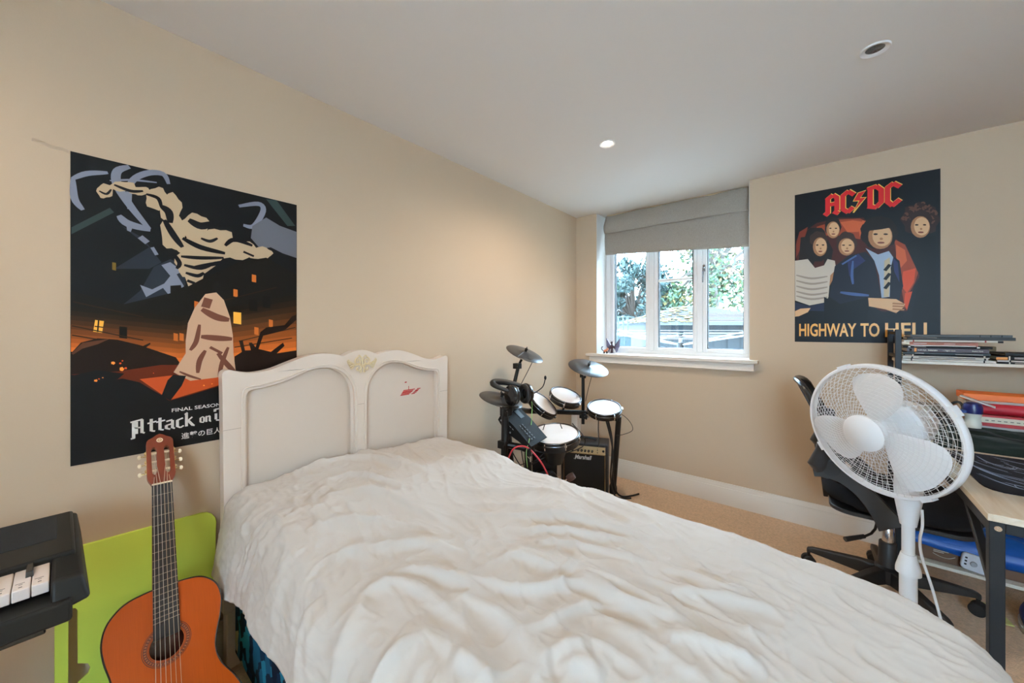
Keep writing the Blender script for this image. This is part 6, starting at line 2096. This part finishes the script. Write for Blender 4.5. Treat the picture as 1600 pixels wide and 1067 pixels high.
def cloth(name, x0, x1, y0, y1, z0, hts, m, label, cat, seed):
    b_ = MB()
    rx = np.linspace(0, 1, 60)
    ry = np.linspace(0, 1, 44)
    U_, V_ = np.meshgrid(rx, ry, indexing='ij')
    edge = np.minimum(np.minimum(U_, 1 - U_) * 7, np.minimum(V_, 1 - V_) * 5)
    edge = np.clip(edge, 0, 1) ** 0.6
    n1 = np.abs(vnoise(U_ * 0.6 + 0.3 * vnoise(U_, V_, seed, 4), V_ * 2.0, seed + 1, 4.5))
    n2 = np.abs(vnoise(U_ + 0.2 * vnoise(U_, V_, seed + 5, 6), V_ * 1.8, seed + 2, 9.0))
    Z = z0 + edge * (hts * (0.55 + 0.35 * V_) + 0.030 * (0.35 - n1) + 0.016 * (0.3 - n2))
    wob = 0.015 * vnoise(U_, V_, seed + 3, 5)
    XX, YY = x0 + (x1 - x0) * U_ + wob, y0 + (y1 - y0) * V_ + 0.5 * wob
    Z = np.maximum(Z, z0 + 0.0005)
    P = np.stack([XX, YY, Z], -1).reshape(-1, 3)
    b_.add([tuple(p) for p in P], [(i * 44 + j, (i + 1) * 44 + j, (i + 1) * 44 + j + 1, i * 44 + j + 1) for i in range(59) for j in range(43)])
    k = len(b_.v)
    rim = [i * 44 for i in range(60)] + [59 * 44 + j for j in range(1, 44)] + [i * 44 + 43 for i in range(58, -1, -1)] + [j for j in range(42, 0, -1)]
    b_.f.append(rim[::-1])
    b_.m.append(0)
    return tag(b_.build(name, m, None, smooth=60), label, cat)


M_JKT = mat('dark_green_cloth', srgb(26, 36, 32), 0.9, spec=0.15, sheen=0.1)
cloth('jacket', 0.345, 0.86, 2.19, 2.44, DZ + 0.0005, 0.062, M_JKT, 'dark green jacket bundled on the desk behind the mat', 'jacket', 21)
b = MB()
b.tube(spline([(0.43, 2.235, 0.812), (0.47, 2.225, 0.815), (0.52, 2.215, 0.800), (0.58, 2.21, 0.795), (0.70, 2.21, 0.79)], 6), 0.004, 8)
tag(b.build('drawstring', mat('black_cord', (0.012, 0.012, 0.012), 0.7), None, smooth=80), 'black cord lying across the dark green jacket', 'cord')
FLD = 'folders stacked at the back of the desk'
slab('box_file', (0.475, 2.455, DZ + 0.001), (0.86, 2.600, 0.800), mat('white_box_file', srgb(206, 200, 190), 0.6), 'pale box file lowest in the folder pile behind the jacket', 'folder', 0.0, group=FLD)
b = MB()
b.box((0.492, 2.440, 0.8005), (0.86, 2.600, 0.846))
b.box((0.505, 2.4385, 0.815), (0.70, 2.4402, 0.838), 1)
for k in range(7):
    b.box((0.52 + 0.016 * k, 2.4378, 0.824), (0.529 + 0.016 * k, 2.4386, 0.8265), 2)
tag(b.build('ring_binder', [mat('red_binder', srgb(178, 36, 40), 0.35), P_CR, P_K], None, bevel=0.002, weld=False), 'red ring binder with white spine label on the desk', 'folder', FLD)
b = MB()
b.tube([(0.478, 2.458, 0.869), (0.50, 2.462, 0.869), (0.85, 2.470, 0.869), (0.86, 2.470, 0.869)], [0.012, 0.022, 0.022, 0.014], 20)
tag(b.build('pencil_case', mat('crimson_fabric', srgb(176, 26, 44), 0.55), None), 'crimson tube pencil case lying on the red ring binder', 'pencil case')
slab('paper_stack', (0.476, 2.500, 0.848), (0.86, 2.605, 0.898), mat('mixed_paper_edges', srgb(214, 204, 190), 0.7, noise=0.35, nscale=40, stretch=(0.3, 0.3, 8)), 'stack of white and mauve papers behind the crimson pencil case', 'paper', 0.02, group=FLD)
slab('envelope_folder', (0.470, 2.480, 0.899), (0.86, 2.602, 0.926), mat('orange_card_folder', srgb(226, 110, 34), 0.5), 'orange card folder topmost on the desk pile', 'folder', -0.02, group=FLD)
b = MB()
V = [(0.448, 2.440, 0.916), (0.458, 2.452, 0.922), (0.545, 2.430, 0.886), (0.542, 2.418, 0.879)]
b.add(V, [(0, 1, 2, 3)])
tag(b.build('plastic_wallet', mat('clear_plastic_sleeve', srgb(206, 204, 204), 0.15, coat=0.6), None, solid=0.0015), 'clear plastic wallet slipping off the orange card folder', 'wallet')
# roll-on bottle
ro = thing('deodorant_bottle', (0.474, 2.375, 0.80), 'small white roll-on bottle with navy cap on the jacket', 'bottle')
Mr = Matrix.Translation((0.474, 2.375, 0.0))
b = MB()
b.lathe([(0.0, 0.800), (0.023, 0.800), (0.024, 0.815), (0.021, 0.840), (0.026, 0.858), (0.0, 0.858)], Mr, 26)
b.build('bottle_body', mat('cream_white_bottle', srgb(222, 218, 204), 0.35), ro)
b = MB()
b.lathe([(0.027, 0.858), (0.0275, 0.884), (0.024, 0.896), (0.015, 0.902), (0.0, 0.904)], Mr, 26)
b.build('cap', mat('navy_cap', srgb(24, 34, 92), 0.3), ro)
# black bag and mug like items partly hidden behind the fan grille
b = MB()
b.ball((0.392, 2.458, 0.793), (0.050, 0.040, 0.050), 24, 14)
b.tube(spline([(0.43, 2.40, 0.835), (0.45, 2.385, 0.870), (0.44, 2.41, 0.895), (0.40, 2.43, 0.86)], 6), 0.005, 8)
tag(b.build('backpack_pouch', mat('black_pouch', (0.014, 0.014, 0.015), 0.7), None, smooth=60, weld=False), 'black pouch with a loop on the desk behind the fan grille', 'pouch')
slab('notebook', (0.33, 2.515, DZ + 0.001), (0.455, 2.600, 0.858), mat('grey_notebook_block', srgb(132, 128, 120), 0.7), 'grey block of notebooks standing at the desk end under the shelf', 'notebook')
b = MB()
b.bar((0.400, 2.37, 0.861), (0.455, 2.36, 0.866), 0.035, 0.012)
tag(b.build('spectacle_case', mat('blue_case', srgb(36, 66, 128), 0.4), None, bevel=0.003), 'small blue case lying on the black pouch', 'case')

# ---- low shelf under the desk
cb = slab('cardboard_box', (0.330, 2.640, 0.1075), (0.86, 2.885, 0.196), mat('brown_cardboard', srgb(112, 84, 66), 0.85), 'brown cardboard parcel on the lowest desk shelf under the blue bag', 'box')
b = MB()
b.tube(spline([(0.405, 2.6385, 0.142), (0.43, 2.6385, 0.132), (0.455, 2.6385, 0.132), (0.475, 2.6385, 0.144)], 6), 0.0013, 6)
b.box((0.407, 2.6385, 0.157), (0.455, 2.6396, 0.160))
b.box((0.407, 2.6385, 0.150), (0.440, 2.6396, 0.153))
b.build('parcel_print', P_TXT, cb, smooth=0, weld=False)
cloth('plastic_bag', 0.315, 0.88, 2.625, 2.885, 0.1965, 0.085, mat('blue_plastic_bag', srgb(14, 84, 170), 0.35), 'bright blue plastic bag bulging on top of the brown parcel', 'bag', 33)
b = MB()
V = []
for i in range(16):
    u = i / 15
    V += [(0.335 + 0.53 * u, 2.6335 - 0.004 * math.sin(9 * u), 0.206), (0.335 + 0.53 * u, 2.632 - 0.008 * math.sin(7 * u + 1), 0.172 + 0.010 * math.sin(6 * u + 2) - 0.025 * u)]
b.add(V, [(2 * i, 2 * i + 2, 2 * i + 3, 2 * i + 1) for i in range(15)])
b.build('hanging_flap', mat('blue_plastic_bag', (0, 0, 0)), bpy.data.objects['plastic_bag'], solid=0.001)
rt = thing('power_box', (0.545, 2.612, 0.11), 'white plastic power box with round button leaning on the brown parcel', 'power box')
b = MB(frame((0.548, 2.622, 0.146), (0.05, -0.95, 0.2), (1, 0, -0.16)))
b.prism(rounded(0.125, 0.072, 0.016, 5), 0.018)
b.build('housing', mat('grey_white_plastic', srgb(206, 206, 212), 0.45), rt, bevel=0.004)
b = MB(frame((0.548, 2.622, 0.146), (0.05, -0.95, 0.2), (1, 0, -0.16)))
b.lathe([(0.0, 0.021), (0.010, 0.021), (0.011, 0.018)], Matrix.Translation((-0.026, -0.005, 0)), 20, 1)
for k in range(3):
    b.cbox((-0.050, 0.014 - 0.014 * k, 0.0185), (0.007, 0.007, 0.002), 0)
b.build('control_button', [M_BLACK, mat('grey_dial', (0.28, 0.28, 0.29), 0.4)], rt, weld=False)
# floor things right of the desk leg
b = MB()
def shoe(u, v):
    a = u * 2 * PI
    x = v
    w = 0.045 * (math.sin(PI * min(0.98, 0.06 + 0.9 * v)) ** 0.5)
    h = 0.05 + 0.045 * (1 - v) ** 1.5
    return (0.66 + w * math.cos(a), 2.56 - 0.26 * x + 0.0, 0.003 + max(0, h * (0.5 + 0.5 * math.sin(a)) * (0.6 + 0.4 * math.sin(PI * min(1, v + 0.12)))))
b.grid(shoe, 25, 15)
tr = tag(b.build('trainer', mat('blue_mesh_shoe', srgb(30, 48, 110), 0.6), None, smooth=70), 'blue and white trainer on the carpet under the desk', 'shoe')
b = MB()
b.prism([(0.66 + 0.05 * math.cos(a), 2.43 + 0.135 * math.sin(a)) for a in np.linspace(0, 2 * PI, 24, endpoint=False)], 0.02, None, 0, 0.001)
b.build('sole', mat('white_rubber_sole', srgb(226, 226, 226), 0.5), tr)
b = MB()
b.tube(spline([(0.735, 2.56, 0.016), (0.73, 2.52, 0.075), (0.745, 2.46, 0.11), (0.77, 2.40, 0.07), (0.775, 2.36, 0.016)], 6), 0.014, 8)
tag(b.build('rucksack_strap', mat('black_webbing', (0.012, 0.012, 0.013), 0.8), None, smooth=70), 'black webbing strap lying by the blue trainer under the desk', 'strap')
slab('magazine', (0.52, 2.44, 0.001), (0.585, 2.575, 0.008), mat('yellow_green_print', srgb(206, 204, 130), 0.4, noise=0.5, nscale=18), 'yellow green magazine on the carpet beside the desk leg', 'magazine', 0.2)

# ================================================================== FIGURINES ON THE SILL
fg = thing('winged_figurine', (-1.375, 2.995, SILL), 'dark figurine with two large spread wings on the window sill', 'figurine')
M_WING = mat('iridescent_wing', srgb(120, 116, 140), 0.3, metal=0.4, noise=0.7, nscale=60)
for sg in (-1, 1):
    w_ = [(0.012, 0.058), (0.030, 0.082), (0.060, 0.125), (0.066, 0.128), (0.064, 0.090), (0.062, 0.060), (0.050, 0.040), (0.046, 0.022), (0.036, 0.006), (0.030, 0.010), (0.028, 0.028), (0.012, 0.044)]
    M = frame((-1.375, 2.998, SILL), (0.3 * sg, -1, 0.0), (1, 0.3 * sg, 0))
    b = MB(M)
    b.prism([(sg * a, c) for a, c in w_] if sg > 0 else [(sg * a, c) for a, c in reversed(w_)], 0.003, Matrix(((1, 0, 0, 0), (0, 1, 0, 0), (0, 0, 1, 0), (0, 0, 0, 1))))
    wg = b.build('wing', M_WING, fg, smooth=0)
    b = MB(M)
    for k, (p, q) in enumerate((((0.014, 0.052), (0.060, 0.118)), ((0.014, 0.050), (0.060, 0.062)), ((0.014, 0.048), (0.050, 0.030)), ((0.014, 0.046), (0.034, 0.012)))):
        b.tube([(sg * p[0], p[1], 0.004), (sg * q[0], q[1], 0.004)], [0.0022, 0.001], 6)
    b.build('wing_rib', mat('dark_maroon', srgb(60, 30, 40), 0.4), wg, weld=False)
b = MB()
c = (-1.375, 2.992)
b.tube([(c[0], c[1], SILL + 0.004), (c[0], c[1], SILL + 0.03), (c[0], c[1] - 0.004, SILL + 0.055), (c[0], c[1], SILL + 0.075), (c[0], c[1] - 0.004, SILL + 0.084)], [0.008, 0.010, 0.012, 0.008, 0.004], 12)
b.ball((c[0], c[1] - 0.006, SILL + 0.091), (0.010, 0.011, 0.011), 14, 9)
for sg in (-1, 1):
    b.tube([(c[0] + sg * 0.005, c[1], SILL + 0.098), (c[0] + sg * 0.012, c[1], SILL + 0.110)], [0.003, 0.001], 6)
    b.tube([(c[0] + sg * 0.010, c[1] - 0.004, SILL + 0.066), (c[0] + sg * 0.022, c[1] - 0.014, SILL + 0.056), (c[0] + sg * 0.016, c[1] - 0.022, SILL + 0.044)], [0.005, 0.004, 0.003], 8)
    b.tube([(c[0] + sg * 0.006, c[1], SILL + 0.03), (c[0] + sg * 0.009, c[1] - 0.004, SILL + 0.002)], [0.006, 0.005], 8)
b.build('figure_body', mat('dark_maroon', (0, 0, 0)), fg, weld=False)
b = MB()
b.lathe([(0.0, 0.0), (0.03, 0.0), (0.03, 0.004), (0.0, 0.004)], Matrix.Translation((c[0], c[1], SILL)), 28)
b.build('stand', mat('clear_grey_base', srgb(150, 150, 160), 0.2), fg)
f2 = thing('animal_figurine', (-1.412, 2.945, SILL), 'small orange and white animal figurine left of the winged one', 'figurine')
c = Vector((-1.412, 2.945, SILL))
b = MB()
b.tube([c + Vector((-0.012, 0, 0.018)), c + Vector((0.0, 0, 0.024)), c + Vector((0.014, -0.002, 0.026))], [0.009, 0.012, 0.010], 12)
b.ball(c + Vector((0.020, -0.004, 0.036)), (0.010, 0.009, 0.009), 12, 8)
for sg in (-1, 1):
    b.tube([c + Vector((0.020, -0.004 + sg * 0.005, 0.042)), c + Vector((0.020, -0.004 + sg * 0.008, 0.052))], [0.003, 0.0008], 6)
b.build('animal_body', mat('orange_glaze', srgb(214, 130, 90), 0.35), f2, weld=False)
b = MB()
for (dx, dy) in ((-0.012, -0.006), (-0.012, 0.006), (0.013, -0.006), (0.013, 0.006)):
    b.tube([c + Vector((dx, dy, 0.02)), c + Vector((dx, dy, 0.0))], [0.0045, 0.0055], 8)
b.build('paws', mat('dark_brown_glaze', srgb(50, 36, 40), 0.4), f2, weld=False)
b = MB()
b.tube(spline([c + Vector((-0.018, 0, 0.02)), c + Vector((-0.034, 0, 0.034)), c + Vector((-0.034, 0, 0.052)), c + Vector((-0.022, 0, 0.056))], 6), [0.004] * 18 + [0.002], 8)
b.build('tail', mat('dark_brown_glaze', (0, 0, 0)), f2)
# ================================================================== GARDEN OUTSIDE THE WINDOW
GZ = -0.55
b = MB()
b.box((-16, 3.35, GZ - 0.1), (9, 26, GZ))
struct(b.build('garden_ground', mat('pale_bounce_ground', (0.68, 0.69, 0.68), 0.95, noise=0.3, nscale=4), smooth=0))  # ground kept pale to bounce daylight up onto the ceiling
b = MB()
b.box((0.85, 3.40, GZ), (1.10, 9.5, 3.3))
struct(b.build('added_shade_wall', mat('shade_wall_brick', (0.10, 0.07, 0.055), 0.9, noise=0.3, nscale=12), smooth=0))  # unseen wall, added to keep sky light off the left wall
EY = math.radians(39.66)
e1, e2 = Vector((math.cos(EY), math.sin(EY), 0)), Vector((-math.sin(EY), math.cos(EY), 0))


def W(l, d, z):                      # along the row of sheds (l), away from the house (d)
    return e1 * l + e2 * d + Vector((0, 0, z))


# shed with shallow hipped roof
sh = thing('garden_shed', W(4.3, 9.2, GZ), 'blue grey timber shed with mossy hipped roof seen through the window', 'shed')
M_BOARD = mat('blue_grey_boards', (0.016,0.021,0.024), 0.8, noise=0.25, nscale=5)
b = MB()
c0, c1 = W(2.95, 8.2, GZ), W(5.9, 8.2, GZ)
for i in range(20):
    l0 = 2.95 + i * 0.148
    b.add([W(l0, 8.2 + 0.012 * (i % 2), z) for z in (GZ,)] + [W(l0 + 0.144, 8.2 + 0.012 * (i % 2), GZ), W(l0 + 0.144, 8.2 + 0.012 * (i % 2), 1.36), W(l0, 8.2 + 0.012 * (i % 2), 1.36)], [(0, 1, 2, 3)])
b.add([W(2.95, 8.215, GZ), W(5.9, 8.215, GZ), W(5.9, 10.5, GZ), W(2.95, 10.5, GZ), W(2.95, 8.215, 1.37), W(5.9, 8.215, 1.37), W(5.9, 10.5, 1.37), W(2.95, 10.5, 1.37)], [(0, 1, 5, 4), (1, 2, 6, 5), (2, 3, 7, 6), (3, 0, 4, 7), (4, 5, 6, 7)])
b.build('timber_wall', M_BOARD, sh, smooth=0, weld=False)
M_ROOF = mat('mossy_shingles', (0.035,0.035,0.036), 0.9, noise=0.55, nscale=9)
b = MB()
A = [W(2.84, 7.9, 1.36), W(6.1, 7.9, 1.36), W(6.1, 10.8, 1.36), W(2.84, 10.8, 1.36), W(4.25, 9.35, 1.80), W(4.75, 9.35, 1.80)]
def shingles(p0, p1, q0, q1, rows):
    for r in range(rows):
        t0, t1 = r / rows, (r + 1.15) / rows
        t1 = min(t1, 1)
        up = Vector((0, 0, 0.022))
        b.add([p0.lerp(q0, t0) + up, p1.lerp(q1, t0) + up, p1.lerp(q1, t1), p0.lerp(q0, t1)], [(0, 1, 2, 3)])
        b.add([p0.lerp(q0, t0) + up, p1.lerp(q1, t0) + up, p1.lerp(q1, t0), p0.lerp(q0, t0)], [(0, 1, 2, 3)])
shingles(A[0], A[1], A[4], A[5], 12)
shingles(A[1], A[2], A[5], A[5], 12)
shingles(A[3], A[0], A[4], A[4], 12)
b.add([A[2], A[3], A[4], A[5]], [(0, 1, 2, 3)])
b.build('shingle_roof', M_ROOF, sh, smooth=0, weld=False)
b = MB()
b.bar(W(2.84, 7.9, 1.34), W(6.1, 7.9, 1.34), 0.03, 0.07)
b.build('eaves_board', mat('weathered_fascia', (0.055,0.06,0.066), 0.8), sh, smooth=0)
# moss on the left slope
b = MB()
rr = random.Random(3)
for i in range(140):
    s, t = rr.random(), rr.random() ** 2 * 0.9
    p = A[3].lerp(A[0], 0.2 + 0.8 * s).lerp(A[4], t) if rr.random() < 0.4 else A[0].lerp(A[1], 0.42 * s).lerp(A[4], t)
    r = rr.uniform(0.03, 0.08)
    b.ball(p + Vector((0, 0, 0.02)), (r, r, 0.02), 7, 4)
b.build('moss', mat('yellow_moss', (0.075,0.055,0.014), 0.95, noise=0.4, nscale=20), sh, weld=False)

# fence: lattice panel to the left
fn = thing('garden_fence', W(1.9, 8.4, GZ), 'blue green garden fence with lattice top left of the shed', 'fence')
b = MB()
for i in range(12):
    b.bar(W(0.9 + i * 0.16, 8.6, GZ), W(0.9 + i * 0.16, 8.6, 1.05), 0.15, 0.02, up=tuple(e2))
b.build('fence_boards', mat('green_grey_boards', (0.026,0.042,0.044), 0.85, noise=0.3, nscale=6), fn, smooth=0, weld=False)
b = MB()
for i in range(17):
    b.bar(W(0.9 + i * 0.11, 8.58, 1.05), W(0.9 + i * 0.11, 8.58, 1.52), 0.03, 0.015, up=tuple(e2))
for k in range(5):
    b.bar(W(0.85, 8.565, 1.08 + 0.105 * k), W(2.80, 8.565, 1.08 + 0.105 * k), 0.03, 0.015)
b.build('lattice', mat('pale_green_lattice', (0.05,0.072,0.078), 0.8), fn, smooth=0, weld=False)
b = MB()
b.bar(W(0.85, 8.55, 0.72), W(2.80, 8.55, 0.72), 0.05, 0.06)
b.build('fence_rail', mat('pale_rail', (0.1,0.11,0.11), 0.8), fn, smooth=0)

# white pole
b = MB()
b.tube([W(1.66, 7.6, GZ), W(1.66, 7.6, 2.82)], 0.035, 12)
tag(b.build('garden_pole', mat('white_painted_pole', (0.12,0.12,0.12), 0.5), None), 'tall white pole in the garden behind the left pane', 'pole')

# rotary clothes dryer
dr = thing('rotary_dryer', W(2.255, 5.0, GZ), 'white rotary clothes dryer in the garden outside the middle pane', 'clothes dryer')
M_AL = mat('white_dryer_arm', (0.13,0.13,0.135), 0.4)
hub = W(2.255, 5.0, 1.0)
b = MB()
b.tube([W(2.255, 5.0, GZ), W(2.255, 5.0, 1.17)], 0.022, 12)
b.build('post', M_AL, dr)
b = MB()
b.cyl(hub - Vector((0, 0, 0.05)), hub + Vector((0, 0, 0.03)), 0.045, seg=14)
b.cyl(hub + Vector((0, 0, 0.10)), hub + Vector((0, 0, 0.17)), 0.042, seg=14)
b.build('hub', M_BLACK, dr, weld=False)
tips = []
for k in range(4):
    a = math.radians(20 + 90 * k)
    d = e1 * math.cos(a) + e2 * math.sin(a)
    tip = hub + d * 1.35 + Vector((0, 0, 0.20))
    tips.append(tip)
    b = MB()
    b.tube([hub, tip], 0.010, 8)
    b.tube([hub + Vector((0, 0, 0.13)), hub + d * 0.5 + Vector((0, 0, 0.08))], 0.012, 8)
    b.build('arm', M_AL, dr, weld=False)
b = MB()
for q in (0.45, 0.62, 0.8, 0.97):
    b.tube([hub.lerp(t, q) for t in tips], 0.004, 5, closed=True)
b.build('washing_line', mat('blue_white_line', (0.11,0.12,0.13), 0.6), dr, weld=False)

# far house roof between the trees
hs2 = thing('neighbour_house', W(8.2, 24, GZ), 'pale house gable behind the shed in the distance', 'house')
b = MB()
b.add([W(6.6, 24, GZ), W(10.5, 24, GZ), W(10.5, 28, GZ), W(6.6, 28, GZ), W(6.6, 24, 2.5), W(10.5, 24, 2.5), W(10.5, 28, 2.5), W(6.6, 28, 2.5)], [(0, 1, 5, 4), (1, 2, 6, 5), (2, 3, 7, 6), (3, 0, 4, 7)])
b.build('house_wall', mat('pale_render', (0.06,0.06,0.062), 0.9), hs2, smooth=0)
b = MB()
b.add([W(6.3, 23.7, 2.4), W(10.8, 23.7, 2.4), W(10.8, 28.3, 2.4), W(6.3, 28.3, 2.4), W(6.9, 26, 3.6), W(10.3, 26, 3.6)], [(0, 1, 5, 4), (1, 2, 5), (2, 3, 4, 5), (3, 0, 4)])
b.build('house_roof', mat('pale_slate', (0.045,0.048,0.055), 0.9), hs2, smooth=0)


def tree(name, l, d, zb, zc, rx, rz, n, cols, leaf, label, seed, clumps):
    r_ = random.Random(seed)
    root = thing(name, W(l, d, zb), label, 'tree', 'trees and shrubs in the garden')
    t = MB()
    t.tube([W(l, d, zb), W(l + 0.1, d, (zb + zc) / 2), W(l, d + 0.1, zc)], [0.22, 0.16, 0.08], 10)
    cs = []
    for k in range(clumps):
        a = r_.uniform(0, 2 * PI)
        q = r_.random() ** 0.5
        zz = r_.uniform(-1, 1)
        p = W(l + rx * q * math.cos(a) * (1 - 0.35 * abs(zz)), d + rx * q * math.sin(a) * (1 - 0.35 * abs(zz)), zc + rz * zz)
        cs.append((p, r_.uniform(0.16, 0.34) * rx))
        t.tube([W(l, d, zc - rz * 0.4), (W(l, d, zc) + p) / 2, p], [0.06, 0.035, 0.012], 5)
    t.build('trunk_and_branches', mat('bark', (0.07, 0.055, 0.045), 0.95), root, weld=False)
    b_ = MB()
    for i in range(n):
        p, r = r_.choice(cs)
        v = Vector((r_.gauss(0, 1), r_.gauss(0, 1), r_.gauss(0, 1)))
        v = v.normalized() * r * r_.random() ** 0.4
        c = p + v
        s = leaf * r_.uniform(0.6, 1.4)
        M = frame(c, (r_.gauss(0, 1), r_.gauss(0, 1), r_.gauss(0, 1)), (r_.gauss(0, 1), r_.gauss(0, 1), r_.gauss(0, 1)))
        b_.add([(-s, 0, 0), (0, -0.5 * s, 0.12 * s), (s, 0, 0), (0, 0.5 * s, 0.12 * s)], [(0, 1, 2, 3)], r_.randrange(len(cols)), M)
    b_.build('foliage', cols, root, smooth=0, weld=False)


L1 = mat('blue_green_leaf', (0.018,0.042,0.040), 0.6)
L2 = mat('deep_green_leaf', (0.011,0.03,0.026), 0.6)
L3 = mat('fresh_green_leaf', (0.036,0.062,0.018), 0.6)
L4 = mat('autumn_leaf', (0.10,0.072,0.016), 0.6)
L5 = mat('mid_green_leaf', (0.022,0.050,0.024), 0.6)
tree('conifer_tree', 4.9, 15.0, GZ, 2.2, 1.5, 1.6, 9500, [L1, L2, L1], 0.095, 'blue green tree behind the left and middle panes', 2, 60)
tree('conifer_tree', 3.0, 13.0, GZ, 1.7, 0.9, 1.1, 5200, [L1, L5, L2], 0.085, 'dense green tree behind the white pole', 5, 34)
tree('oak_tree', 7.3, 13.6, GZ, 4.0, 2.6, 1.9, 7000, [L3, L5, L4, L3, L5], 0.095, 'green and yellow oak with autumn leaves behind the right pane', 7, 60)
tree('shrub', 3.4, 11.5, GZ, 0.9, 0.6, 0.6, 900, [L5, mat('reddish_leaf', (0.08,0.036,0.034), 0.6)], 0.06, 'reddish shrub above the lattice fence', 9, 16)
